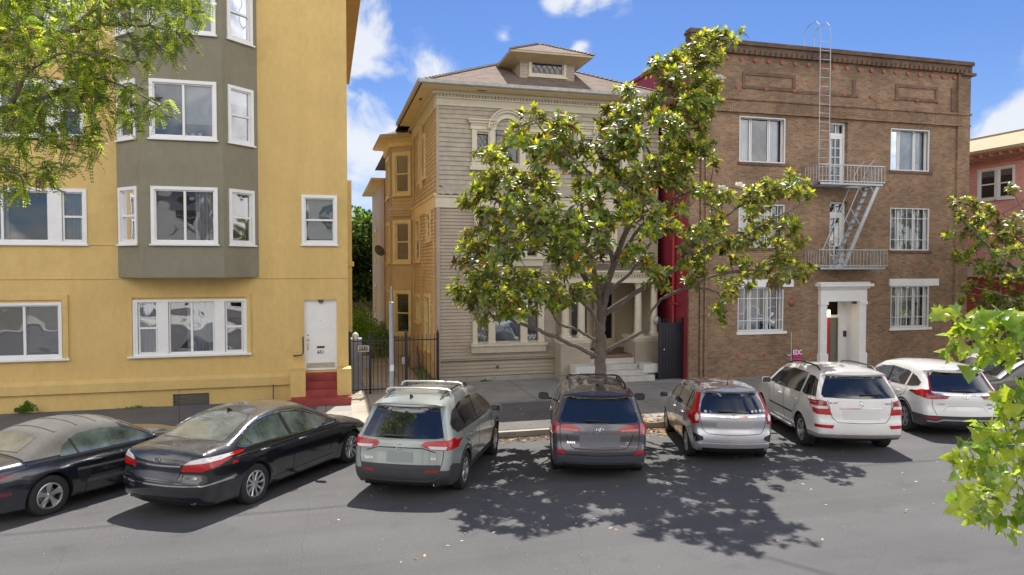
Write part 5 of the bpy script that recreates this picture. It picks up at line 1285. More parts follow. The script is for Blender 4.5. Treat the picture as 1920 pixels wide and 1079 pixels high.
    def line(c, view, pts, w, m, off=.004, name='trim', parent=None, mirror=False, closed=False, smooth=True, join=None):
        """ribbon laid on the shell"""
        if mirror and join is None:
            c.line(view, pts, w, m, off, name, parent, False, closed, smooth); mv = view if view in 'rft' else ('L' if view == 'R' else 'R')
            return c.line(mv, [(-a, b) for a, b in pts] if view in 'rft' else pts, w, m, off, name, parent, False, closed, smooth)
        mb = join or MB()
        for s_ in (1,):
            vw = view; pl = pts
            if s_ < 0:
                if view in 'rft': pl = [(-a, b) for a, b in pts]
                else: vw = 'L' if view == 'R' else 'R'
            q = [Vector((*p, 0)) for p in pl] + ([Vector((*pl[0], 0))] if closed else [])
            if smooth and len(q) > 2: q = crom(q, 6)
            q = resample_len(q, .045) if len(q) > 2 else resample(q, .045)
            P_ = [c.hit(vw, p.x, p.y) for p in q]; prev = None
            for i in range(len(P_)):
                h, nn = P_[i]; t = (P_[min(i + 1, len(P_) - 1)][0] - P_[max(i - 1, 0)][0])
                if t.length < 1e-6: continue
                t.normalize(); sd_ = t.cross(nn).normalized() * (w / 2); a = h + nn * off
                n_ = len(mb.v); mb.v += [tuple(a - sd_), tuple(a + sd_), tuple(a - sd_ * 1.1 - nn * (off + .003)), tuple(a + sd_ * 1.1 - nn * (off + .003))]
                if prev is not None:
                    for f_ in ((prev, prev + 1, n_ + 1, n_), (prev + 2, prev, n_, n_ + 2), (prev + 1, prev + 3, n_ + 3, n_ + 1)): mb.f.append(f_); mb.m.append(0)
                prev = n_
        if join is None: return mb.build(name, m, parent or c.root, local=True, normals=False)
    def M_at(c, view, a, b, off=.006):
        h, nn = c.hit(view, a, b); n_ = Vector(nn)
        if view == 'r':
            n_.x = 0 if abs(a) < .2 else n_.x
        n_.normalize(); up = Vector((0, 0, 1)); x = (-n_).cross(up) ; x = up.cross(-(-n_)) if False else up.cross(n_); x.normalize(); z = n_.cross(x)
        m = Matrix((x, -n_, z)).transposed().to_4x4(); m.translation = h + n_ * off   # columns: x right, y into the car, z up
        return m
    def text(c, t, view, a, b, size, m=None, xs=1.1, off=.006):
        return text_mesh(t, size, c.M_at(view, a, b, off) @ FRONT, 'lettering', m or M_chrome, c.root, extrude=.002, local=True, bold=size * .02, xs=xs)
    def wheels(c, style, rim=M_alloy, tw=.225, spin=0., Rr=.225, cut=.9):
        P = c.P; Rw = P['R']; xc = P['track'] / 2
        for sx in (1, -1):
            for yc in (0, P['wb']):
                w2 = tw / 2; x0 = sx * xc
                T_ = Matrix.Translation((x0, yc, Rw)) @ Matrix.Rotation(random.uniform(0, 1.2), 4, 'X') @ Matrix.Diagonal((sx, 1, 1, 1))
                hub = MB(); hub.lathe([(0, -.04), (.14, -.04), (.14, .02), (.05, .03), (.05, .045), (0, .045)], axis='x', seg=20)
                hub.lathe([(Rr, -w2 * .8), (Rr * .99, w2 * .1)], axis='x', seg=28)
                hub.v = [tuple(T_ @ Vector(v)) for v in hub.v]
                wh = hub.build('wheel', M_brake if style != 'none' else M_under, c.root, local=True, smooth=35)
                ty = MB(); pr = [(Rr - .005, w2 * .72), (Rr + .012, w2 * .93), (Rr + (Rw - Rr) * .45, w2 * 1.02), (Rw - .03, w2 * .95), (Rw - .008, w2 * .80)]
                tr = []
                for k, g in enumerate((.62, .58, .30, .26, -.26, -.30, -.58, -.62)): tr.append((Rw - (.0 if k % 2 == 0 else .0), w2 * g))
                gro = []
                for g0, g1 in ((.62, .56), (.22, .16), (-.16, -.22), (-.56, -.62)): gro += [(Rw, w2 * g0), (Rw - .009, w2 * (g0 - .01)), (Rw - .009, w2 * (g1 + .01)), (Rw, w2 * g1)]
                pr2 = pr + gro + [(r_, -h_) for r_, h_ in pr[::-1]]
                ty.lathe(pr2, axis='x', seg=40); ty.v = [tuple(T_ @ Vector(v)) for v in ty.v]; ty.build('tyre', M_tyre, wh, local=True, smooth=30)
                rm = MB(); rm.lathe([(Rr - .006, w2 * .3), (Rr + .004, w2 * .84), (Rr - .006, w2 * .88), (Rr - .022, w2 * .84), (Rr - .026, w2 * .5)], axis='x', seg=40)
                n_, dbl, wd = style
                xf = w2 * .66; rc = .055
                rm.lathe([(0, xf + .012), (rc * .7, xf + .012), (rc, xf), (rc + .008, xf - .05)], axis='x', seg=16)
                for k in range(n_):
                    for dq in ((-dbl, dbl) if dbl else (0,)):
                        q0 = 2 * math.pi * k / n_; q1 = q0 + dq
                        ca, sa = math.cos(q0 + dq * .4), math.sin(q0 + dq * .4); cb, sb = math.cos(q1), math.sin(q1)
                        a = Vector((xf, rc * .6 * ca, rc * .6 * sa)); b = Vector((xf - .004 + .012, (Rr - .018) * cb, (Rr - .018) * sb)); t = (b - a).normalized(); s_ = Vector((1, 0, 0)).cross(t).normalized(); mid = a.lerp(b, .5) + Vector((-.012, 0, 0)); nb = len(rm.v)
                        for p_, ww in ((a, wd * 1.0), (mid, wd * .85), (b, wd * 1.25)):
                            for sy, dx in ((-1, 0), (-.6, .012), (.6, .012), (1, 0)): rm.v.append(tuple(p_ + s_ * (ww * sy / 2) + Vector((dx, 0, 0))))
                            rm.v.append(tuple(p_ + s_ * (ww * .4) - Vector((.03, 0, 0)))); rm.v.append(tuple(p_ - s_ * (ww * .4) - Vector((.03, 0, 0))))
                        for r_ in range(2):
                            for e0, e1 in ((0, 1), (1, 2), (2, 3), (3, 4), (5, 0)): rm.f.append((nb + r_ * 6 + e0, nb + r_ * 6 + e1, nb + (r_ + 1) * 6 + e1, nb + (r_ + 1) * 6 + e0)); rm.m.append(0)
                rm.v = [tuple(T_ @ Vector(v)) for v in rm.v]; rm.build('rim', rim, wh, local=True, smooth=40)
    def mirrors(c, y, z, x, m=None, size=(.115, .06, .075)):
        for s_ in (1, -1):
            mb = MB(); n_ = 10; ctr = Vector((s_ * (x + .13), y, z))
            for i in range(n_ + 1):
                ph = math.pi * i / n_
                for k in range(14):
                    q = 2 * math.pi * k / 14; e = lambda v, p: math.copysign(abs(v) ** p, v)
                    vx, vz = e(math.cos(q), .6) * e(math.sin(ph), .6), e(math.sin(q), .6) * e(math.sin(ph), .6); vy = -math.cos(ph)
                    if vy < -.15: vy = -.15 
                    mb.v.append(tuple(ctr + Vector((vx * size[0], vy * size[1] * 1.5, vz * size[2]))))
            for i in range(n_):
                for k in range(14): k2 = (k + 1) % 14; mb.f.append((i * 14 + k, i * 14 + k2, (i + 1) * 14 + k2, (i + 1) * 14 + k)); mb.m.append(0)
            mb.bar((s_ * (x - .06), y + .03, z - .06), (s_ * (x + .08), y + .02, z - .05), .05, .035)
            o = mb.build('wing_mirror', m or c.P['paint'], c.root, local=True, smooth=50)
            g = MB(); g.prism([(ctr.x + a * size[0] * .86, ctr.z + b * size[2] * .84) for a, b in ((-1, -.6), (-.8, -1), (.8, -1), (1, -.6), (1, .6), (.8, 1), (-.8, 1), (-1, .6))], 'y', y - size[1] * .24, y - size[1] * .2)
            g.build('mirror_glass', M_cglass, o, local=True)
    def handle(c, pts, m=None):
        for s_ in (1, -1):
            for y, z in pts:
                h, nn = c.hit('R' if s_ > 0 else 'L', y, z); mb = MB(); t = Vector((0, 1, 0)); t = (t - nn * t.dot(nn)).normalized()
                mb.tube([h - t * .095, h - t * .085 + nn * .028, h + nn * .036, h + t * .085 + nn * .028, h + t * .095], [.011, .013, .014, .013, .011], 8)
                mb.build('door_handle', m or c.P['paint'], c.root, local=True, smooth=50)
    def exhaust(c, pts, r=.035, k=1.6, sq=1.):
        for x, y, z in pts:
            mb = MB(); mb.lathe([(r, .18), (r, -.01), (r * .96, -.02), (r * .82, -.01), (r * .82, .1)], (0, 0, 0), 'y', 18)
            mb.v = [(v[0] * k + x, v[1] + y, v[2] * sq + z) for v in mb.v]; e_ = mb.build('exhaust_tip', M_chrome, c.root, local=True, smooth=40)
            mb = MB(); mb.prism([(x + r * .8 * k * math.cos(i * math.pi / 6), z + r * .8 * sq * math.sin(i * math.pi / 6)) for i in range(12)], 'y', y + .04, y + .05); mb.build('exhaust_bore', M_under, e_, local=True)
    def wiper(c, x0, x1, z, view='r', dz=.03):
        a, n1 = c.hit(view, x0, z); b, n2 = c.hit(view, x1, z + dz); mb = MB(); mb.tube([a + n1 * .012, a + n1 * .04, (a + b) / 2 + n1 * .04, b + n2 * .022], [.014, .018, .013, .007], 6); mb.tube([a.lerp(b, .25) + n1 * .015, b + n2 * .015 + (b - a) * .12], .008, 6)
        return mb.build('rear_wiper', M_bplast, c.root, local=True)
    def fin(c, y, m=None, ant=False):
        h, nn = c.hit('t', 0, y); mb = MB()
        if ant: mb.tube([h - nn * .01, h + nn * .03 + Vector((0, -.01, 0)), h + Vector((0, -.12, .26))], [.012, .008, .003], 6)
        else: mb.prism([(h.y + .07, h.z - .01), (h.y - .06, h.z - .01), (h.y - .07, h.z + .065), (h.y - .045, h.z + .06)], 'x', -.018, .018)
        mb.build('roof_antenna', m or M_bplast, c.root, local=True)
    def emblem(c, kind, z, size, x=0., view='r'):
        M = c.M_at(view, x, z, .012); mb = MB()
        def ell(cx, cz, rx, rz, t, n_=24):
            mb.tube([(cx + rx * math.cos(2 * math.pi * i / n_), 0, cz + rz * math.sin(2 * math.pi * i / n_)) for i in range(n_ + 1)], t, 6, cap=False)
        s = size
        if kind == 'ovals': ell(0, 0, s, s * .66, s * .09); ell(0, s * .30, s * .55, s * .26, s * .08); ell(0, -.02 * s, s * .24, s * .60, s * .08)
        if kind == 'slantH':
            ell(0, 0, s, s * .58, s * .08)
            for sx in (-1, 1): mb.tube([(sx * s * .30 - s * .14, 0, -s * .36), (sx * s * .34 + s * .04, 0, 0), (sx * s * .30 + s * .18, 0, s * .36)], s * .10, 6)
            mb.tube([(-s * .3, 0, -s * .06), (s * .35, 0, s * .06)], s * .08, 6)
        if kind == 'H':
            pts = [(-s, s * .75), (s, s * .75), (s * .75, -s * .75), (-s * .75, -s * .75)]
            mb.tube([(a, 0, b) for a, b in pts + pts[:1]], s * .09, 6)
            for sx in (-1, 1): mb.tube([(sx * s * .62, 0, s * .7), (sx * s * .42, 0, s * .1), (sx * s * .38, 0, -s * .7)], s * .12, 6)
            mb.tube([(-s * .42, 0, 0), (s * .42, 0, 0)], s * .12, 6)
        if kind == 'star':
            ell(0, 0, s, s, s * .08)
            for q in (90, 210, 330): mb.tube([(0, 0, 0), (s * math.cos(R(q)), 0, s * math.sin(R(q)))], [s * .14, s * .02], 6)
        mb.v = [tuple(M @ Vector(v)) for v in mb.v]; return mb.build('emblem', M_chrome, c.root, local=True, smooth=40)
    def rails(c, x, y0, y1, m=None, h=.05, r=.016):
        for s_ in (1, -1):
            pts = []; n_ = 10
            for i in range(n_ + 1):
                y = y0 + (y1 - y0) * i / n_; p, nn = c.hit('t', s_ * x, y); pts.append(p + Vector((0, 0, (h if 0 < i < n_ else -.005))))
            c_ = MB().tube(pts, r, 8); c_.build('roof_rail', m or M_bplast, c.root, local=True, smooth=40)
    def crossbar(c, x, y, h=.09, m=None):
        p, nn = c.hit('t', x, y); z = p.z + h
        mb = MB(); mb.tube([(-x - .02, y, z - .09), (-x, y, z - .02), (-x + .07, y, z + .005), (0, y, z + .015), (x - .07, y, z + .005), (x, y, z - .02), (x + .02, y, z - .09)], .019, 8); mb.build('roof_crossbar', m or M_galv, c.root, local=True, smooth=40)
    def gaps(c, items):
        for view, pts, mirror in items: c.line(view, pts, .010, M_gap, .0025, 'panel_gap', mirror=mirror)
def cutpart(c, name, m, planes, off=.005, parent=None):
    """a panel copied from the shell between cutting planes, set proud by off"""
    me0 = c.body.data; V = [v.co.copy() for v in me0.vertices]; NR = [v.normal.copy() for v in me0.vertices]
    F = [tuple(p.vertices) for p in me0.polygons if p.material_index == 0]
    for co, no in planes:
        co = Vector(co); no = Vector(no); D = [(v - co).dot(no) for v in V]; cache = {}; F2 = []
        for f in F:
            if all(D[i] <= 0 for i in f): F2.append(f); continue
            if all(D[i] > 0 for i in f): continue
            g = []
            for k, i in enumerate(f):
                j = f[(k + 1) % len(f)]
                if D[i] <= 0: g.append(i)
                if (D[i] <= 0) != (D[j] <= 0):
                    key = (min(i, j), max(i, j))
                    if key not in cache:
                        t = D[i] / (D[i] - D[j]); cache[key] = len(V); V.append(V[i].lerp(V[j], t)); NR.append(NR[i].lerp(NR[j], t).normalized()); D.append(0.)
                    g.append(cache[key])
            if len(g) >= 3: F2.append(tuple(g))
        F = F2
    ec = {}
    for f in F:
        for k in range(len(f)): ec.setdefault(frozenset((f[k], f[(k + 1) % len(f)])), []).append((f[k], f[(k + 1) % len(f)]))
    used = sorted({i for f in F for i in f}); mp = {i: k for k, i in enumerate(used)}
    VV = [V[i] + NR[i] * off for i in used]; FF = [tuple(mp[i] for i in f) for f in F]; bk = {}
    for e, l in ec.items():
        if len(l) == 1:
            i, j = l[0]
            for q in (i, j):
                if q not in bk: bk[q] = len(VV); VV.append(V[q] - NR[q] * .006)
            FF.append((mp[j], mp[i], bk[i], bk[j]))
    me = bpy.data.meshes.new(name); me.from_pydata([tuple(v) for v in VV], [], FF); me.update()
    return put(name, me, parent or c.root, (m,), True, smooth=40)
def arch_trim(c, m, w=.075, off=.008):
    P = c.P; Ra = P['R'] + P.get('archgap', .05) - .004; zs = P['sill']; ak = P.get('archk', 1.)
    for yc in (0, P['wb']):
        a0 = math.asin(max(-1, min(1, (zs + .01 - P['R']) / Ra))); n = 18; inn = []; out = []
        for i in range(n + 1):
            q = a0 + (math.pi - 2 * a0) * i / n; inn.append((yc + Ra * math.cos(q), P['R'] + Ra * ak * math.sin(q))); out.append((yc + (Ra + w) * math.cos(q), P['R'] + (Ra + w) * ak * math.sin(q)))
        c.patch('wheel_arch_trim', 'R', inn + out[::-1], m, off=off, mirror=True, step=.045)
def pillars(c, items, m=None, w=.07):
    for pts in items: c.line('R', pts, w, m or M_bplast, .010, 'pillar', mirror=True, smooth=False)
SUV_WZ = [(.2, .84), (.45, .895), (.72, .92), (.92, .915), (1.05, .895), (1.2, .835), (1.4, .765), (1.6, .69), (1.8, .62)]

# ---- sage green suv
P_sage = paint('sage_paint', (.30, .335, .315), .15, .3)
c = Car('sage_suv', 'sage green suv with silver roof crossbars parked behind the grey sign pole', 1.63, 12.78, 25.3, dict(
    L=4.60, rear=.97, wb=2.69, R=.352, track=1.60, sill=.27, belt=1.05, paint=P_sage, wz=SUV_WZ, archgap=.06, archk=.97,
    bulge=dict(rear=.075, front=.12, top=.035, glass=.05),
    upper=[[(.22, .27, .03), (.06, .38, .08), (.0, .52, .12), (.01, .66, .13)], [(.01, .66, .13), (.035, .84, .13), (.05, .97, .12), (.10, 1.06, .10)],
           [(.10, 1.06, .10), (.24, 1.27, .09), (.38, 1.47, .08), (.45, 1.56, .06)], [(.45, 1.56, .05), (.33, 1.585, .05), (.32, 1.61, .06)],
           [(.32, 1.61, .07), (.7, 1.665, .10), (1.3, 1.695, .10), (2.0, 1.695, .10), (2.62, 1.65, .10)], [(2.62, 1.65, .09), (3.0, 1.48, .07), (3.45, 1.20, .07), (3.62, 1.10, .08)],
           [(3.62, 1.10, .10), (4.0, 1.05, .12), (4.35, .97, .13), (4.5, .88, .14)], [(4.5, .88, .14), (4.58, .7, .15), (4.60, .5, .12), (4.52, .32, .06), (4.4, .27, .03)]]))
low_ = [((0, 0, .56), (0, 0, 1)), ((0, -.42, 0), (0, 1, 0))]
cutpart(c, 'lower_bumper', M_plast, low_, .010)
cutpart(c, 'tailgate_panel', mat('tailgate_plastic', (.035, .037, .042), .5), [((0, 0, .655), (0, 0, 1)), ((0, 0, .555), (0, 0, -1)), ((.70, 0, 0), (1, 0, 0)), ((-.70, 0, 0), (-1, 0, 0)), ((0, -.8, 0), (0, 1, 0))], .012)
arch_trim(c, M_plast, .08)
c.patch('sill_cladding', 'R', [(.42, .275), (2.27, .275), (2.25, .40), (.44, .40)], M_plast, mirror=True)
c.patch('rear_corner_cladding', 'R', [(-.86, .30), (-.42, .29), (-.40, .56), (-.55, .60), (-.80, .66), (-.88, .62)], M_plast, .011, mirror=True)
c.patch('rear_window', 'r', [(-.73, 1.09), (-.60, 1.075), (0, 1.07), (.60, 1.075), (.73, 1.09), (.66, 1.30), (.575, 1.54), (0, 1.565), (-.575, 1.54), (-.66, 1.30)], M_cglass, .007)
c.patch('side_window', 'R', [(-.44, 1.13), (.3, 1.115), (1.2, 1.10), (2.20, 1.10), (2.30, 1.135), (1.95, 1.36), (1.62, 1.50), (1.0, 1.565), (.2, 1.555), (-.35, 1.48), (-.60, 1.30), (-.58, 1.20)], M_cglass, .007, mirror=True)
pillars(c, [[(1.0, 1.10), (.96, 1.56)], [(.02, 1.12), (-.16, 1.50)]])
c.line('R', [(-.44, 1.12), (1.0, 1.095), (2.2, 1.09)], .018, M_bplast, .01, 'window_trim', mirror=True, smooth=False)
c.patch('windscreen', 'f', [(-.66, 1.14), (0, 1.12), (.66, 1.14), (.54, 1.60), (0, 1.62), (-.54, 1.60)], M_cglass, .007)
tl = c.patch('tail_light', 'r', [(.36, .985), (.44, .94), (.55, .905), (.80, .895), (.90, .92), (.905, 1.035), (.80, 1.045), (.44, 1.035)], M_redl, .014, mirror=True, step=.035)
c.patch('tail_light', 'R', [(-.90, .90), (-.70, .90), (-.50, .885), (-.62, 1.05), (-.72, 1.07), (-.92, 1.04)], M_redl, .014, mirror=True, step=.035)
for t_, s_ in zip(tl, (1, -1)): c.patch('reversing_lens', 'r', [(s_ * a, b) for a, b in ((.52, .918), (.78, .905), (.80, .955), (.48, .965))][::s_], M_clearl, .018, parent=t_)
c.line('r', [(-.62, .86), (-.40, .925), (0, .93), (.40, .925), (.62, .86)], .014, M_gap, .003, 'crease', smooth=False)
c.patch('garnish', 'r', [(-.40, .985), (-.36, .945), (.36, .945), (.40, .985), (.30, 1.0), (-.30, 1.0)], P_sage, .020)
c.patch('rear_reflector', 'r', [(.44, .535), (.66, .535), (.68, .565), (.46, .565)], M_redl, .018, mirror=True)
c.patch('number_plate', 'r', [(-.23, .69), (.23, .69), (.23, .86), (-.23, .86)], mat('sage_plate', (.25, .30, .28), .5), .010)
cutpart(c, 'bumper_valance', mat('valance_black', (.02, .02, .022), .6), [((0, 0, .34), (0, 0, 1)), ((.6, 0, 0), (1, 0, 0)), ((-.6, 0, 0), (-1, 0, 0)), ((0, -.7, 0), (0, 1, 0))], .014)
c.line('r', [(-.72, .44), (-.5, .375), (0, .37), (.5, .375), (.72, .44)], .03, M_plast, .024, 'bumper_lip', smooth=False)
c.exhaust([(-.62, -.90, .30), (.62, -.90, .30)])
c.gaps([('r', [(.735, 1.08), (.745, .95), (.74, .75), (.70, .60)], True), ('r', [(-.70, .56), (0, .55), (.70, .56)], False), ('R', [(-.14, 1.10), (.0, .92), (.30, .80), (.42, .50)], True), ('R', [(1.02, 1.09), (1.05, .7), (1.04, .42)], True), ('R', [(2.15, 1.09), (2.18, .8), (2.12, .6)], True), ('r', [(-.55, 1.605), (0, 1.615), (.55, 1.605)], False)])
c.handle([(.28, .96), (1.32, .95)]); c.mirrors(1.93, 1.16, .93, m=P_sage); c.wheels((5, .13, .055), Rr=.225)
c.wiper(-.30, .16, 1.10, dz=.0); c.rails(.52, -.35, 1.55); c.crossbar(.60, -.0, .115, mat('crossbar_silver', (.5, .5, .48), .35, .6)); c.crossbar(.60, .85, .115, MATS['crossbar_silver']); c.fin(-.38)
c.emblem('ovals', .945, .062); c.text('RAV4', 'r', -.56, .74, .06); c.text('XLE', 'r', .58, .76, .05); c.text('AWD', 'r', .56, .70, .05, m=M_alloyd)
c.patch('fuel_flap', 'L', [(-.62, .78), (-.42, .78), (-.42, .95), (-.62, .95)], P_sage, .006)

# ---- dark grey suv
P_gr = paint('dark_grey_paint', (.095, .092, .105), .55, .3)
c = Car('grey_suv', 'dark grey suv with black roof rails parked in front of the large tree trunk', 5.23, 12.98, 18.5, dict(
    L=4.60, rear=1.0, wb=2.66, R=.352, track=1.59, sill=.27, belt=1.05, paint=P_gr, wz=SUV_WZ, archgap=.055,
    bulge=dict(rear=.085, front=.12, top=.04, glass=.06),
    upper=[[(.20, .27, .03), (.06, .36, .08), (.0, .50, .12), (.0, .62, .14)], [(.0, .62, .14), (.04, .74, .14), (.04, .90, .13), (.09, 1.05, .12)],
           [(.09, 1.05, .11), (.22, 1.22, .10), (.36, 1.42, .08), (.44, 1.53, .06)], [(.44, 1.53, .05), (.30, 1.575, .05), (.30, 1.60, .06)],
           [(.30, 1.60, .07), (.7, 1.645, .11), (1.3, 1.665, .11), (2.0, 1.66, .11), (2.62, 1.61, .10)], [(2.62, 1.61, .09), (3.0, 1.45, .07), (3.5, 1.17, .07), (3.65, 1.08, .08)],
           [(3.65, 1.08, .10), (4.0, 1.03, .12), (4.35, .93, .13), (4.5, .84, .14)], [(4.5, .84, .14), (4.58, .7, .15), (4.60, .5, .12), (4.52, .32, .06), (4.4, .27, .03)]]))
cutpart(c, 'lower_bumper', mat('bluish_bumper_plastic', (.06, .064, .08), .45), [((0, 0, .50), (0, 0, 1)), ((0, -.45, 0), (0, 1, 0))], .012)
cutpart(c, 'valance', M_bplast, [((0, 0, .345), (0, 0, 1)), ((.68, 0, 0), (1, 0, 0)), ((-.68, 0, 0), (-1, 0, 0)), ((0, -.7, 0), (0, 1, 0))], .018)
arch_trim(c, MATS['bluish_bumper_plastic'], .07)
c.line('r', [(-.80, .34), (-.62, .40), (-.3, .405), (.3, .405), (.62, .40), (.80, .34)], .03, MATS['bluish_bumper_plastic'], .028, 'bumper_lip')
c.patch('rear_window', 'r', [(-.70, 1.10), (0, 1.075), (.70, 1.10), (.73, 1.15), (.60, 1.50), (.50, 1.525), (0, 1.54), (-.50, 1.525), (-.60, 1.50), (-.73, 1.15)], M_cglass, .007)
c.patch('side_window', 'R', [(-.45, 1.15), (.3, 1.12), (2.20, 1.09), (2.30, 1.12), (1.95, 1.34), (1.6, 1.47), (1.0, 1.53), (.2, 1.52), (-.4, 1.42), (-.62, 1.28)], M_cglass, .007, mirror=True); pillars(c, [[(1.0, 1.10), (.96, 1.53)], [(.02, 1.12), (-.12, 1.50)]])
c.patch('windscreen', 'f', [(-.66, 1.12), (0, 1.10), (.66, 1.12), (.54, 1.56), (0, 1.58), (-.54, 1.56)], M_cglass, .007)
tl = c.patch('tail_light', 'r', [(.36, .955), (.45, .935), (.70, .945), (.72, 1.06), (.52, 1.055), (.38, 1.01)], M_redl, .014, mirror=True, step=.035)
for t_, s_ in zip(tl, (1, -1)): c.patch('lens_band', 'r', [(s_ * a, b) for a, b in ((.40, .95), (.71, .955), (.71, .985), (.40, .975))][::s_], M_pinkl, .018, parent=t_)
c.patch('outer_tail_light', 'r', [(.745, .90), (.87, .89), (.885, 1.0), (.84, 1.08), (.745, 1.075)], M_pinkl, .014, mirror=True, step=.03)
c.patch('outer_tail_light', 'R', [(-.88, .90), (-.74, .93), (-.62, 1.06), (-.80, 1.09), (-.90, 1.06)], M_redl, .014, mirror=True, step=.03)
c.line('r', [(-.36, .925), (0, .93), (.36, .925)], .03, P_gr, .02, 'garnish')
c.patch('number_plate', 'r', [(-.37, .67), (.37, .67), (.38, .89), (-.38, .89)], M_plate, .012)
c.patch('rear_reflector', 'r', [(.62, .525), (.78, .535), (.84, .555), (.74, .61), (.69, .60)], M_redl, .016, mirror=True)
c.line('r', [(-.70, .60), (-.5, .575), (.5, .575), (.70, .60)], .022, MATS['bluish_bumper_plastic'], .012, 'crease_highlight')
c.line('r', [(-.62, .90), (-.55, .72), (-.40, .63), (.40, .63), (.55, .72), (.62, .90)], .012, M_gap, .003, 'crease')
c.gaps([('r', [(.73, 1.08), (.735, .9), (.72, .68), (.66, .56)], True), ('r', [(-.66, .525), (0, .51), (.66, .525)], False), ('R', [(-.14, 1.10), (.0, .92), (.30, .80), (.42, .50)], True), ('R', [(1.02, 1.09), (1.05, .7), (1.04, .42)], True)])
c.handle([(.28, .96), (1.32, .95)]); c.mirrors(1.93, 1.16, .96, m=M_bplast, size=(.12, .06, .085)); c.wheels((5, .11, .05), M_alloyd)
c.wiper(-.26, .10, 1.115, dz=-.0); c.rails(.54, -.30, 1.65, h=.06, r=.02); c.crossbar(.56, 1.4, .075, M_bplast); c.emblem('ovals', .985, .062); c.text('RAV4', 'r', -.53, .735, .06); c.text('LE', 'r', .50, .735, .06)
c.fin(-.30)

# ---- silver hatchback
P_si = paint('silver_paint', (.50, .50, .54), .6, .3)
c = Car('silver_hatchback', 'small silver hatchback with tall red tail lights and window stickers', 8.26, 13.2, 18., dict(
    L=4.06, rear=.74, wb=2.53, R=.30, track=1.475, sill=.24, belt=1.0, paint=P_si, archgap=.045,
    wz=[(.2, .76), (.42, .815), (.65, .845), (.85, .845), (.98, .825), (1.15, .765), (1.35, .69), (1.5, .62), (1.6, .58)],
    bulge=dict(rear=.09, front=.12, top=.035, glass=.06),
    upper=[[(.14, .25, .03), (.03, .34, .08), (.0, .48, .12), (.01, .60, .14)], [(.01, .60, .14), (.05, .72, .14), (.03, .88, .13), (.06, 1.0, .11)],
           [(.06, 1.0, .10), (.15, 1.15, .09), (.26, 1.33, .08), (.33, 1.42, .06)], [(.33, 1.42, .05), (.20, 1.455, .05), (.20, 1.475, .06)],
           [(.20, 1.475, .07), (.6, 1.51, .10), (1.1, 1.525, .10), (1.7, 1.51, .10), (2.1, 1.46, .10)], [(2.1, 1.46, .09), (2.5, 1.26, .07), (2.95, 1.04, .07), (3.05, .98, .08)],
           [(3.05, .98, .10), (3.4, .93, .12), (3.7, .84, .13), (3.88, .74, .14)], [(3.88, .74, .14), (4.02, .6, .14), (4.06, .45, .12), (4.0, .28, .06), (3.9, .24, .03)]]))
c.patch('rear_window', 'r', [(-.66, 1.03), (0, 1.01), (.66, 1.03), (.60, 1.25), (.50, 1.405), (0, 1.425), (-.50, 1.405), (-.60, 1.25)], M_cglass, .007)
c.patch('side_window', 'R', [(-.30, 1.08), (.4, 1.03), (1.9, .97), (2.35, .965), (1.9, 1.17), (1.45, 1.35), (.9, 1.42), (.2, 1.42), (-.30, 1.36), (-.42, 1.20)], M_cglass2, .007, mirror=True); pillars(c, [[(.95, 1.0), (.92, 1.42)], [(.02, 1.05), (-.08, 1.42)], [(1.75, .97), (1.62, 1.28)]], w=.05)
c.patch('windscreen', 'f', [(-.62, 1.0), (0, .98), (.62, 1.0), (.52, 1.40), (0, 1.43), (-.52, 1.40)], M_cglass, .007)
for s_ in (1, -1):
    pl = [(.69, .84), (.79, .80), (.83, .90), (.825, 1.02), (.75, 1.12), (.645, 1.40), (.585, 1.41), (.64, 1.22), (.68, 1.08), (.655, 1.0)]
    t_ = c.patch('tail_light', 'r', [(s_ * a, b) for a, b in pl][::s_], M_redl, .014, step=.03)
    c.patch('clear_lens', 'r', [(s_ * a, b) for a, b in ((.70, .88), (.74, .87), (.75, .97), (.71, 1.02), (.69, .97))][::s_], M_clearl, .019, parent=t_, step=.03)
    c.patch('bumper_vent', 'r', [(s_ * a, b) for a, b in ((.60, .50), (.77, .44), (.79, .62), (.62, .56))][::s_], M_bplast, .004, step=.03)
c.patch('tail_light', 'R', [(-.70, .82), (-.60, .84), (-.42, 1.0), (-.50, 1.06), (-.66, 1.05)], M_redl, .012, mirror=True, step=.03)
c.line('r', [(-.64, .985), (-.3, .97), (.3, .97), (.64, .985)], .035, M_chrome, .016, 'chrome_bar')
c.patch('number_plate', 'r', [(-.35, .74), (.35, .74), (.35, .88), (-.35, .88)], mat('silver_plate', (.36, .36, .38), .45), .008)
c.line('r', [(-.72, .45), (-.6, .42), (.6, .42), (.72, .45)], .02, P_si, .014, 'bumper_crease')
cutpart(c, 'valance', M_bplast, [((0, 0, .33), (0, 0, 1)), ((.62, 0, 0), (1, 0, 0)), ((-.62, 0, 0), (-1, 0, 0)), ((0, -.55, 0), (0, 1, 0))], .008)
c.gaps([('r', [(.66, .96), (.64, .80), (.58, .66), (.50, .62)], True), ('r', [(-.50, .62), (0, .60), (.50, .62)], False), ('R', [(-.02, 1.04), (.08, .8), (.30, .62), (.34, .4)], True), ('R', [(.97, 1.0), (1.0, .7), (.98, .3)], True), ('R', [(1.85, .96), (1.95, .7), (1.9, .45)], True)])
c.handle([(.25, .90), (1.2, .88)]); c.mirrors(1.72, 1.06, .88, m=P_si, size=(.105, .055, .07)); c.wheels((6, .10, .04), M_alloyd, tw=.185, Rr=.205); c.wiper(-.30, .22, 1.05, dz=-.01); c.fin(-.22, ant=True); c.emblem('H', .965, .052)
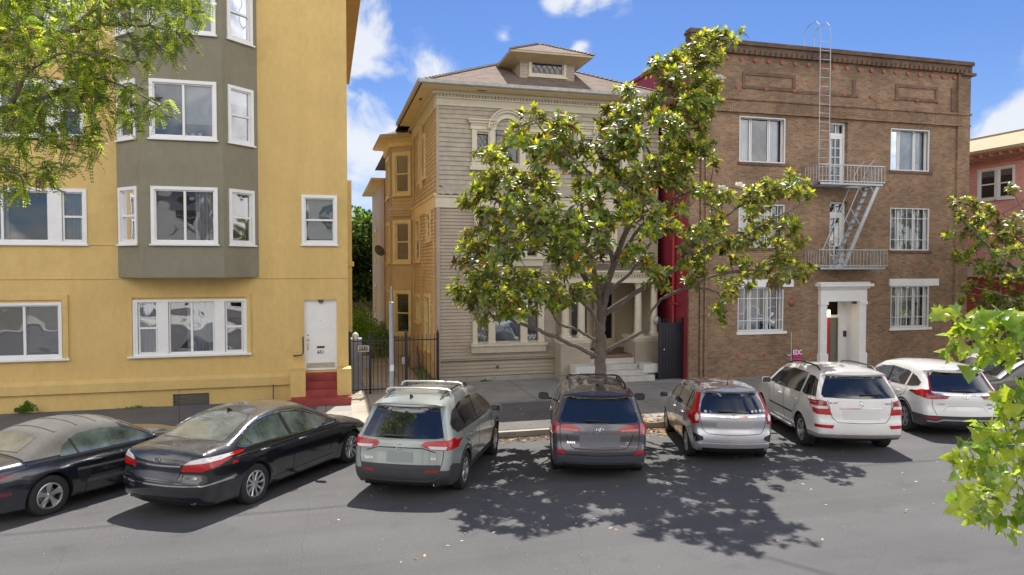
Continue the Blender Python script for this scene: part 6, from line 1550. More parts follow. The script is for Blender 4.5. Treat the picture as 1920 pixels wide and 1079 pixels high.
for x, z, r_, k in ((-.55, 1.06, .028, 0), (-.46, 1.06, .024, 1), (.38, 1.07, .026, 0), (.46, 1.075, .026, 2), (.55, 1.08, .032, 0), (.62, 1.075, .026, 2)):
    c.patch('window_sticker', 'r', [(x + r_ * math.cos(i * math.pi / 4), z + r_ * math.sin(i * math.pi / 4)) for i in range(8)], (M_clearl, mat('sticker_blue', (.1, .2, .6), .4), mat('sticker_cream', (.6, .5, .45), .4))[k], .010, step=.02)

# ---- white square suv
P_wh = paint('white_paint_car', (.74, .73, .71), .0, .3)
c = Car('white_suv_square', 'white suv with black roof rails parked in front of the white doorway', 11.3, 13.24, 18.5, dict(
    L=4.78, rear=.96, wb=2.915, R=.365, track=1.63, sill=.32, belt=1.12, paint=P_wh, archgap=.05,
    wz=[(.25, .88), (.45, .93), (.75, .955), (1.0, .95), (1.13, .93), (1.3, .865), (1.5, .79), (1.7, .71), (1.85, .66)],
    bulge=dict(rear=.07, front=.12, top=.035, glass=.05),
    upper=[[(.2, .33, .03), (.06, .40, .08), (.0, .52, .12), (.0, .70, .14)], [(.0, .70, .13), (.035, .76, .13), (.05, 1.0, .13), (.09, 1.20, .12)],
           [(.09, 1.20, .12), (.20, 1.38, .11), (.33, 1.57, .09), (.39, 1.65, .06)], [(.39, 1.65, .05), (.28, 1.69, .05), (.27, 1.715, .06)],
           [(.27, 1.715, .07), (.7, 1.755, .12), (1.3, 1.775, .12), (2.0, 1.765, .12), (2.65, 1.70, .11)], [(2.65, 1.70, .09), (3.0, 1.52, .08), (3.4, 1.25, .08), (3.52, 1.16, .09)],
           [(3.52, 1.16, .10), (4.0, 1.10, .12), (4.4, 1.0, .13), (4.6, .90, .14)], [(4.6, .90, .14), (4.74, .75, .15), (4.78, .55, .12), (4.7, .38, .06), (4.58, .32, .03)]]))
c.patch('rear_window', 'r', [(-.74, 1.22), (0, 1.20), (.74, 1.22), (.77, 1.28), (.70, 1.45), (.60, 1.64), (0, 1.66), (-.60, 1.64), (-.70, 1.45), (-.77, 1.28)], M_cglass, .007)
c.patch('quarter_window', 'R', [(-.72, 1.22), (-.16, 1.20), (-.02, 1.24), (-.10, 1.62), (-.35, 1.62), (-.55, 1.56)], M_cglass, .007, mirror=True)
c.patch('side_window', 'R', [(.10, 1.20), (1.2, 1.18), (2.15, 1.17), (2.25, 1.20), (1.9, 1.45), (1.6, 1.60), (.9, 1.66), (.04, 1.65)], M_cglass2, .007, mirror=True); pillars(c, [[(1.05, 1.19), (1.0, 1.66)]])
c.patch('windscreen', 'f', [(-.70, 1.20), (0, 1.18), (.70, 1.20), (.58, 1.65), (0, 1.68), (-.58, 1.65)], M_cglass, .007)
for s_ in (1, -1):
    t_ = c.patch('tail_light', 'r', [(s_ * a, b) for a, b in ((.60, .86), (.89, .87), (.925, 1.0), (.915, 1.14), (.80, 1.17), (.70, 1.14), (.66, 1.02))][::s_], M_redl, .014, step=.035)
    c.patch('clear_lens', 'r', [(s_ * a, b) for a, b in ((.67, .985), (.92, .985), (.92, 1.04), (.68, 1.04))][::s_], M_clearl, .019, parent=t_, step=.035)
    c.patch('smoked_lens', 'r', [(s_ * a, b) for a, b in ((.70, 1.055), (.92, 1.055), (.91, 1.13), (.80, 1.16), (.71, 1.13))][::s_], M_dredl, .017, parent=t_, step=.035)
c.patch('tail_light', 'R', [(-.90, .88), (-.74, .90), (-.68, 1.05), (-.74, 1.14), (-.90, 1.14)], M_redl, .013, mirror=True, step=.03)
c.line('r', [(-.42, 1.005), (.42, 1.005)], .035, M_chrome, .02, 'chrome_bar', smooth=False)
c.patch('number_plate', 'r', [(-.38, .77), (.38, .77), (.38, .96), (-.38, .96)], mat('pale_plate', (.66, .655, .65), .45), .008)
c.patch('rear_reflector', 'r', [(.60, .58), (.90, .59), (.90, .655), (.57, .65)], M_redl, .012, mirror=True)
cutpart(c, 'bumper_skid', mat('skid_grey', (.34, .33, .32), .45, .2, var=.15, vscale=6), [((0, 0, .455), (0, 0, 1)), ((0, -.45, 0), (0, 1, 0))], .012)
cutpart(c, 'valance', M_bplast, [((0, 0, .375), (0, 0, 1)), ((0, -.44, 0), (0, 1, 0))], .016)
c.exhaust([(-.62, -.92, .42), (.62, -.92, .42)], .035, 1.7, .8)
c.gaps([('r', [(.665, 1.17), (.64, 1.0), (.60, .82), (.50, .71)], True), ('r', [(-.50, .71), (0, .695), (.50, .71)], False), ('R', [(.06, 1.18), (.12, .95), (.38, .8), (.42, .5)], True), ('R', [(1.1, 1.17), (1.12, .8), (1.1, .42)], True), ('R', [(2.2, 1.15), (2.25, .8), (2.2, .6)], True)])
c.line('R', [(.5, .68), (2.2, .68)], .035, M_bplast, .012, 'rubbing_strip', mirror=True, smooth=False)
mb = MB(); 
for s_ in (1, -1): mb = MB(); mb.bar((s_ * .93, .5, .36), (s_ * .93, 2.4, .36), .14, .05); mb.build('running_board', M_galv, c.root, local=True)
c.handle([(.3, 1.02), (1.35, 1.01)]); c.mirrors(1.95, 1.24, .98, m=P_wh); c.wheels((5, 0, .085), Rr=.24, tw=.255); c.wiper(.0, .42, 1.27, dz=.01); c.rails(.60, -.3, 1.7, m=M_bplast, h=.06, r=.02); c.emblem('star', 1.10, .055)
c.text('ML 350', 'r', -.56, 1.11, .05, m=mat('badge_dark', (.25, .25, .27), .3, .6)); c.text('4MATIC', 'r', .58, 1.10, .042, m=MATS['badge_dark'])
mb = MB()
for k in range(5):
    q = k * 1.256; mb.lathe([(0, 0), (.035, .01), (.03, .05), (0, .055)], (.80 + .04 * math.cos(q), -.40 + .03 * math.sin(q), 1.45 + .03 * math.cos(q * 2)), seg=8)
mb.build('pink_flower_charm', mat('pink_charm', (.75, .25, .6), .6), c.root, local=True, smooth=60)

# ---- white rounded suv
P_w2 = paint('white_pearl_paint', (.76, .755, .74), .0, .28)
c = Car('white_suv_round', 'white suv with long dark red tail lights parked rightmost in the white row', 14.78, 13.9, 20., dict(
    L=4.62, rear=1.02, wb=2.66, R=.358, track=1.61, sill=.28, belt=1.06, paint=P_w2, wz=SUV_WZ, archgap=.055,
    bulge=dict(rear=.10, front=.12, top=.04, glass=.07),
    upper=[[(.22, .28, .03), (.06, .38, .08), (.0, .52, .12), (.01, .64, .14)], [(.01, .64, .14), (.05, .78, .14), (.03, .94, .13), (.10, 1.09, .11)],
           [(.10, 1.09, .11), (.26, 1.27, .10), (.43, 1.46, .08), (.50, 1.53, .06)], [(.50, 1.53, .05), (.33, 1.575, .05), (.33, 1.60, .06)],
           [(.33, 1.60, .07), (.75, 1.65, .12), (1.3, 1.68, .12), (2.0, 1.67, .12), (2.6, 1.60, .11)], [(2.6, 1.60, .09), (3.0, 1.43, .08), (3.45, 1.17, .08), (3.6, 1.09, .09)],
           [(3.6, 1.09, .10), (4.0, 1.04, .12), (4.35, .94, .13), (4.5, .84, .14)], [(4.5, .84, .14), (4.58, .7, .15), (4.62, .5, .12), (4.54, .32, .06), (4.4, .28, .03)]]))
cutpart(c, 'lower_bumper', M_plast, [((0, 0, .55), (0, 0, 1)), ((0, -.45, 0), (0, 1, 0))], .011)
arch_trim(c, M_plast, .07); c.patch('sill_cladding', 'R', [(.42, .285), (2.24, .285), (2.22, .42), (.44, .42)], M_plast, mirror=True)
c.line('r', [(-.80, .42), (-.62, .41), (-.5, .46), (.5, .46), (.62, .41), (.80, .42)], .035, mat('silver_trim', (.5, .51, .55), .35, .6), .02, 'skid_trim', smooth=False)
c.patch('rear_window', 'r', [(-.68, 1.105), (0, 1.08), (.68, 1.105), (.70, 1.15), (.60, 1.44), (.50, 1.52), (0, 1.535), (-.50, 1.52), (-.60, 1.44), (-.70, 1.15)], M_cglass, .007)
c.patch('side_window', 'R', [(-.30, 1.15), (.3, 1.125), (2.15, 1.09), (2.25, 1.12), (1.85, 1.36), (1.5, 1.47), (.9, 1.52), (.1, 1.50), (-.38, 1.40), (-.62, 1.28), (-.58, 1.20)], M_cglass2, .007, mirror=True); pillars(c, [[(.95, 1.10), (.92, 1.52)]]); c.line('R', [(-.02, 1.13), (-.14, 1.49)], .07, P_w2, .011, 'pillar', mirror=True, smooth=False)
c.patch('windscreen', 'f', [(-.66, 1.12), (0, 1.10), (.66, 1.12), (.54, 1.55), (0, 1.58), (-.54, 1.55)], M_cglass, .007)
for s_ in (1, -1):
    t_ = c.patch('tail_light', 'r', [(s_ * a, b) for a, b in ((.33, 1.02), (.42, .945), (.80, .93), (.89, .98), (.90, 1.06), (.80, 1.12), (.72, 1.14), (.655, 1.36), (.615, 1.50), (.585, 1.50), (.64, 1.28), (.70, 1.085), (.60, 1.03))][::s_], M_dredl, .014, step=.03)
    c.patch('bright_lens', 'r', [(s_ * a, b) for a, b in ((.46, .955), (.80, .945), (.86, .98), (.86, 1.05), (.78, 1.06), (.76, .99), (.46, .985))][::s_], M_redl, .018, parent=t_, step=.03)
c.patch('tail_light', 'R', [(-.92, .96), (-.78, .97), (-.56, 1.08), (-.74, 1.13), (-.90, 1.13)], M_redl, .013, mirror=True, step=.03)
c.line('r', [(-.62, 1.05), (-.3, 1.035), (.3, 1.035), (.62, 1.05)], .04, M_chrome, .02, 'chrome_bar'); c.emblem('H', 1.01, .07)
for s_ in (1,): c.line('r', [(-.50, .66), (-.38, .78), (.38, .78), (.50, .66)], .012, mat('crease_grey', (.45, .45, .47), .5), .004, 'crease', smooth=False)
c.patch('number_plate', 'r', [(-.25, .64), (.25, .64), (.25, .77), (-.25, .77)], P_w2, .007)
c.patch('rear_reflector', 'r', [(.56, .465), (.80, .475), (.84, .51), (.58, .51)], M_redl, .019, mirror=True)
c.gaps([('r', [(.71, .93), (.70, .8), (.66, .65), (.62, .56)], True), ('R', [(-.14, 1.10), (.0, .92), (.30, .80), (.42, .50)], True), ('R', [(.98, 1.09), (1.02, .7), (1.0, .42)], True)])
c.handle([(.28, .97), (1.3, .95)]); c.mirrors(1.88, 1.16, .93, m=P_w2); c.wheels((5, .16, .05), M_alloy, Rr=.235); c.wiper(-.30, .10, 1.12, dz=.0); c.text('CR-V', 'r', -.52, .82, .055); c.text('HYBRID', 'r', .55, .82, .04, m=MATS['badge_dark']); c.text('AWD', 'r', .56, .73, .04, m=MATS['badge_dark'])
c.fin(-.30, m=P_w2)

# ---- black sedan
P_bk = paint('black_paint', (.008, .009, .014), .0, .18, dust=.28, dustcol=(.27, .25, .21))
c = Car('black_sedan', 'dusty black sedan with chrome bumper strip parked beside the red front steps', -1.92, 13.08, 35., dict(
    L=4.975, rear=1.16, wb=2.935, R=.345, track=1.63, sill=.22, belt=.96, paint=P_bk, archgap=.04,
    wz=[(.15, .85), (.40, .915), (.62, .94), (.80, .942), (.93, .915), (1.05, .84), (1.25, .735), (1.45, .64), (1.55, .60)],
    bulge=dict(rear=.12, front=.16, top=.035, glass=.07), taper_r=.09,
    upper=[[(.22, .23, .03), (.06, .30, .08), (.0, .45, .12), (.0, .60, .14)], [(.0, .60, .14), (.02, .66, .12), (.06, .72, .12), (.06, .88, .11), (.09, 1.02, .07), (.14, 1.06, .06)],
           [(.14, 1.06, .06), (.40, 1.10, .09), (.66, 1.115, .10)], [(.66, 1.115, .09), (.95, 1.225, .08), (1.25, 1.34, .08), (1.55, 1.425, .09)],
           [(1.55, 1.425, .09), (1.9, 1.472, .10), (2.3, 1.478, .10), (2.75, 1.435, .10)], [(2.75, 1.435, .09), (3.15, 1.27, .07), (3.55, 1.07, .07), (3.68, 1.01, .08)],
           [(3.68, 1.01, .12), (4.1, .965, .16), (4.5, .87, .16), (4.75, .76, .16)], [(4.75, .76, .16), (4.92, .62, .15), (4.975, .48, .12), (4.9, .28, .06), (4.8, .22, .03)]]))
M_dglassc = mat('dusty_rear_glass', (.13, .14, .125), .08, spec=.8, coat=.8, var=.35, vscale=3)
M_sgl = mat('green_side_glass', (.07, .09, .085), .04, spec=.8, coat=1., var=.7, vscale=2.4)
def view_top(c, name, poly, m, **k): return c.patch(name, 't', poly, m, **k)
view_top(c, 'rear_window', [(-.60, -.47), (0, -.54), (.60, -.47), (.62, -.40), (.52, .22), (.44, .33), (0, .37), (-.44, .33), (-.52, .22), (-.62, -.40)], M_dglassc, off=.006)
c.patch('side_window', 'R', [(-.33, 1.05), (-.1, 1.02), (1.0, 1.005), (2.20, .985), (2.30, 1.0), (1.85, 1.20), (1.45, 1.335), (1.0, 1.385), (.45, 1.37), (0, 1.27)], M_sgl, .006, mirror=True)
c.line('R', [(-.35, 1.045), (-.1, 1.01), (1.0, .99), (2.28, .975)], .022, M_chrome, .011, 'window_chrome', mirror=True)
c.line('R', [(-.36, 1.05), (-.0, 1.285), (.45, 1.385), (1.0, 1.40), (1.46, 1.35), (1.88, 1.205), (2.33, .985)], .020, M_chrome, .009, 'window_chrome', mirror=True)
pillars(c, [[(.98, .99), (.88, 1.39)]], w=.085); c.line('R', [(-.02, 1.01), (-.16, 1.185)], .024, M_chrome, .011, 'quarter_divider', mirror=True, smooth=False)
c.patch('windscreen', 'f', [(-.70, 1.03), (0, 1.02), (.70, 1.03), (.54, 1.40), (0, 1.42), (-.54, 1.40)], M_cglass, .006)
for s_ in (1, -1):
    t_ = c.patch('tail_light', 'r', [(s_ * a, b) for a, b in ((.46, .80), (.80, .80), (.90, .86), (.91, .99), (.78, 1.0), (.60, .95), (.50, .88))][::s_], M_redl, .012, step=.03)
    c.patch('clear_lens', 'r', [(s_ * a, b) for a, b in ((.50, .90), (.88, .935), (.90, .99), (.78, 1.0), (.60, .96))][::s_], M_clearl, .016, parent=t_, step=.03)
c.patch('tail_light', 'R', [(-1.08, .82), (-.86, .85), (-.66, .94), (-.84, 1.0), (-1.08, .98)], M_redl, .012, mirror=True, step=.03)
c.line('r', [(-.46, .875), (0, .865), (.46, .875)], .02, M_chrome, .02, 'chrome_bar'); c.patch('number_plate', 'r', [(-.42, .66), (.42, .66), (.47, .84), (-.47, .84)], mat('navy_plate', (.012, .015, .03), .25, coat=.3), .010)
c.line('r', [(-.93, .60), (-.8, .585), (-.4, .575), (.4, .575), (.8, .585), (.93, .60)], .02, M_chrome, .012, 'bumper_chrome'); c.line('R', [(-1.1, .59), (-.9, .60), (-.48, .63)], .018, M_chrome, .010, 'bumper_chrome', mirror=True)
c.patch('diffuser', 'r', [(-.55, .25), (.55, .25), (.60, .33), (.45, .36), (-.45, .36), (-.60, .33)], M_bplast, .008)
c.patch('side_marker', 'R', [(-.58, .83), (-.46, .82), (-.44, .86), (-.56, .88)], M_redl, .008, mirror=True)
c.exhaust([(-.62, -1.10, .30), (.62, -1.10, .30)], .04, 2.0, .8)
c.gaps([('r', [(.48, .79), (.50, .70), (.46, .64), (0, .635)], True), ('R', [(-.24, 1.02), (-.16, .9), (.28, .62), (.40, .45)], True), ('R', [(.99, .98), (1.02, .7), (1.0, .3)], True), ('R', [(2.12, .97), (2.2, .7), (2.15, .45)], True), ('R', [(.45, .35), (2.3, .38)], True), ('t', [(-.66, -.98), (-.68, -.60)], True)])
c.handle([(.22, .90), (1.25, .885)], M_chrome); c.mirrors(1.95, 1.08, .93, m=P_bk); c.wheels((10, 0, .042), M_alloy, tw=.235, Rr=.228); c.fin(.40)
c.emblem('slantH', .945, .062); c.text('GENESIS', 'r', .62, .695, .05, xs=1.2)
mb = MB(); mb.box(-.55, -.18, 1.0, 1.12, 1.0, 1.2); 

# ---- convertible
P_b2 = paint('navy_black_paint', (.010, .013, .022), .0, .22, dust=.12)
c = Car('convertible_car', 'black convertible with dusty grey fabric roof at the left edge', -5.05, 13.40, 39., dict(
    L=4.65, rear=1.09, wb=2.573, R=.33, track=1.58, sill=.21, belt=.88, paint=P_b2, archgap=.055,
    wz=[(.15, .83), (.38, .89), (.60, .915), (.76, .905), (.88, .86), (.98, .79), (1.15, .71), (1.3, .63), (1.4, .58)],
    bulge=dict(rear=.10, front=.2, top=.035, glass=.09), taper_r=.08,
    upper=[[(.2, .24, .03), (.05, .32, .08), (.0, .46, .12), (.0, .60, .13)], [(.0, .60, .13), (.04, .70, .12), (.04, .82, .10), (.08, .92, .07)],
           [(.08, .92, .07), (.40, .955, .09), (.70, .965, .09)], [(.70, .965, .06), (.95, 1.09, .07), (1.2, 1.22, .09), (1.4, 1.285, .10)],
           [(1.4, 1.285, .10), (1.75, 1.34, .11), (2.1, 1.345, .11), (2.4, 1.30, .10)], [(2.4, 1.30, .07), (2.75, 1.14, .06), (3.05, .985, .06), (3.15, .935, .07)],
           [(3.15, .935, .10), (3.6, .90, .15), (4.1, .82, .16), (4.4, .71, .16)], [(4.4, .71, .16), (4.58, .58, .15), (4.65, .45, .12), (4.56, .28, .06), (4.45, .21, .03)]]))
M_top = mat('grey_convertible_fabric', (.135, .13, .12), .9, spec=.15, var=.14, vscale=2.5, fine=.1, bumps=(3, .5, .03))
st_ = cutpart(c, 'soft_top', M_top, [((0, 0, .945), (0, 0, -1)), ((0, -.36, 0), (0, -1, 0)), ((0, 1.36, 1.2), (0, 1, .5)), ((0, .16, 1.0), (0, 1, -4.2)) if False else ((0, 1.4, 0), (0, 1, 0))], .012)
c.patch('side_window', 'R', [(.18, .915), (.30, .91), (1.85, .905), (1.98, .92), (1.60, 1.10), (1.30, 1.20), (.95, 1.235), (.55, 1.215), (.28, 1.08)], M_sgl, .022, mirror=True)
c.line('R', [(-.35, .90), (.2, .895), (1.9, .885)], .03, M_bplast, .018, 'belt_trim', mirror=True)
c.line('R', [(.50, .91), (.42, 1.16)], .03, M_bplast, .026, 'window_divider', mirror=True, smooth=False)
c.patch('rear_window', 't', [(-.50, -.28), (0, -.33), (.50, -.28), (.44, .04), (0, .08), (-.44, .04)], M_dglassc, off=.02, parent=st_)
c.patch('windscreen', 'f', [(-.64, .97), (0, .96), (.64, .97), (.52, 1.25), (0, 1.27), (-.52, 1.25)], M_cglass, .006)
mb = MB()
for y, zk in ((.28, 0), (.66, 0), (1.0, 0)):
    c.line('t', [(-.55, y), (0, y + .02), (.55, y)], .03, M_top, .022, join=mb)
mb.build('roof_seams', M_top, st_, local=True, normals=False)
c.patch('tail_light', 'r', [(.42, .66), (.86, .66), (.88, .82), (.42, .83)], M_dredl, .012, mirror=True); c.patch('tail_light', 'R', [(-1.02, .68), (-.86, .66), (-.90, .82), (-1.02, .84)], M_dredl, .012, mirror=True)
c.patch('side_marker', 'R', [(-.84, .50), (-.60, .50), (-.60, .545), (-.84, .555)], M_dredl, .008, mirror=True)
c.patch('fuel_flap', 'R', [(-.66 + .10 * math.cos(i * math.pi / 6), .72 + .10 * math.sin(i * math.pi / 6)) for i in range(12)], P_b2, .006)
c.patch('side_scoop', 'R', [(.42, .66), (.62, .68), (.70, .60), (.66, .44), (.55, .42), (.46, .52)], M_bplast, .004, mirror=True)
c.line('R', [(.44, .66), (1.2, .64), (2.1, .62)], .035, mat('side_crease_tan', (.10, .09, .08), .45), .010, 'body_crease', mirror=True); c.line('R', [(.62, .43), (1.4, .40), (2.1, .40)], .05, MATS['side_crease_tan'], .010, 'body_crease', mirror=True)
cutpart(c, 'spoiler', P_b2, [((0, 0, .90), (0, 0, -1)), ((0, -.74, 0), (0, 1, 0))], .03)
c.gaps([('R', [(.62, .90), (.63, .6), (.62, .24)], True), ('R', [(1.95, .88), (2.0, .6), (1.95, .3)], True), ('R', [(-.40, .62), (-1.0, .60)], True), ('r', [(-.88, .60), (.88, .60)], False)])
c.handle([(.78, .76)], M_bplast); c.mirrors(1.78, .96, .88, m=P_b2, size=(.09, .05, .06)); c.wheels((5, .14, .05), M_alloy, tw=.235, Rr=.21); 
h_, n_ = c.hit('t', .6, 2.75); mb = MB(); mb.tube([h_, h_ + Vector((0, -.02, .8))], .004, 5); mb.build('whip_antenna', M_bplast, c.root, local=True)

# ---- far right cars
P_dg = paint('dark_olive_paint', (.085, .085, .07), .4, .3)
def plain_suv(name, label, x, y, h, m, group='cars parked at an angle to the kerb'):
    c = Car(name, label, x, y, h, dict(L=4.75, rear=1.0, wb=2.8, R=.35, track=1.62, sill=.27, belt=1.03, paint=m, wz=SUV_WZ, step=.07, group=group,
        bulge=dict(rear=.08, front=.12, top=.04, glass=.06),
        upper=[[(.20, .27, .03), (.0, .45, .12), (.0, .65, .14)], [(.0, .65, .13), (.04, .85, .13), (.08, 1.05, .12)], [(.08, 1.05, .11), (.22, 1.3, .10), (.34, 1.57, .08)],
               [(.34, 1.60, .07), (.9, 1.68, .11), (1.8, 1.70, .11), (2.6, 1.64, .10)], [(2.6, 1.64, .09), (3.1, 1.42, .07), (3.65, 1.10, .08)], [(3.65, 1.10, .10), (4.2, 1.02, .12), (4.6, .86, .14)], [(4.6, .86, .14), (4.73, .65, .15), (4.72, .4, .08), (4.6, .27, .03)]]))
    c.patch('side_window', 'R', [(-.6, 1.13), (2.15, 1.07), (2.3, 1.10), (1.75, 1.45), (1.4, 1.55), (.5, 1.59), (-.5, 1.55)], M_cglass, .007, mirror=True, step=.08)
    for pts in ([(1.15, 1.07), (1.05, 1.60)], [(.0, 1.1), (-.08, 1.6)]): c.line('R', pts, .08, m, .012, 'pillar', mirror=True, smooth=False)
    c.patch('rear_window', 'r', [(-.70, 1.10), (.70, 1.10), (.58, 1.52), (-.58, 1.52)], M_cglass, .007, step=.08); c.patch('windscreen', 'f', [(-.66, 1.14), (.66, 1.14), (.54, 1.58), (-.54, 1.58)], M_cglass, .007, step=.08)
    c.patch('tail_light', 'r', [(.64, .80), (.87, .80), (.87, 1.08), (.70, 1.08)], M_redl, .012, mirror=True)
    c.line('R', [(-.6, 1.03), (2.2, .98)], .03, M_galv, .010, 'belt_trim', mirror=True)
    c.gaps([('R', [(1.18, 1.06), (1.2, .4)], True), ('R', [(.05, 1.08), (.3, .6)], True), ('R', [(2.2, 1.05), (2.2, .6)], True)])
    c.handle([(.4, .93), (1.45, .92)], M_chrome); c.mirrors(2.0, 1.14, .93); c.wheels((6, .0, .06), M_alloyd); c.rails(.55, -.3, 1.6, m=M_galv, h=.04); return c
plain_suv('olive_suv', 'dark olive grey suv seen from its side behind the rightmost white suv', 20.6, 14.9, -72, P_dg)
plain_suv('white_van', 'white vehicle farthest away at the right edge behind the maple leaves', 27.0, 19.5, -72, P_w2, 'cars further along the street')
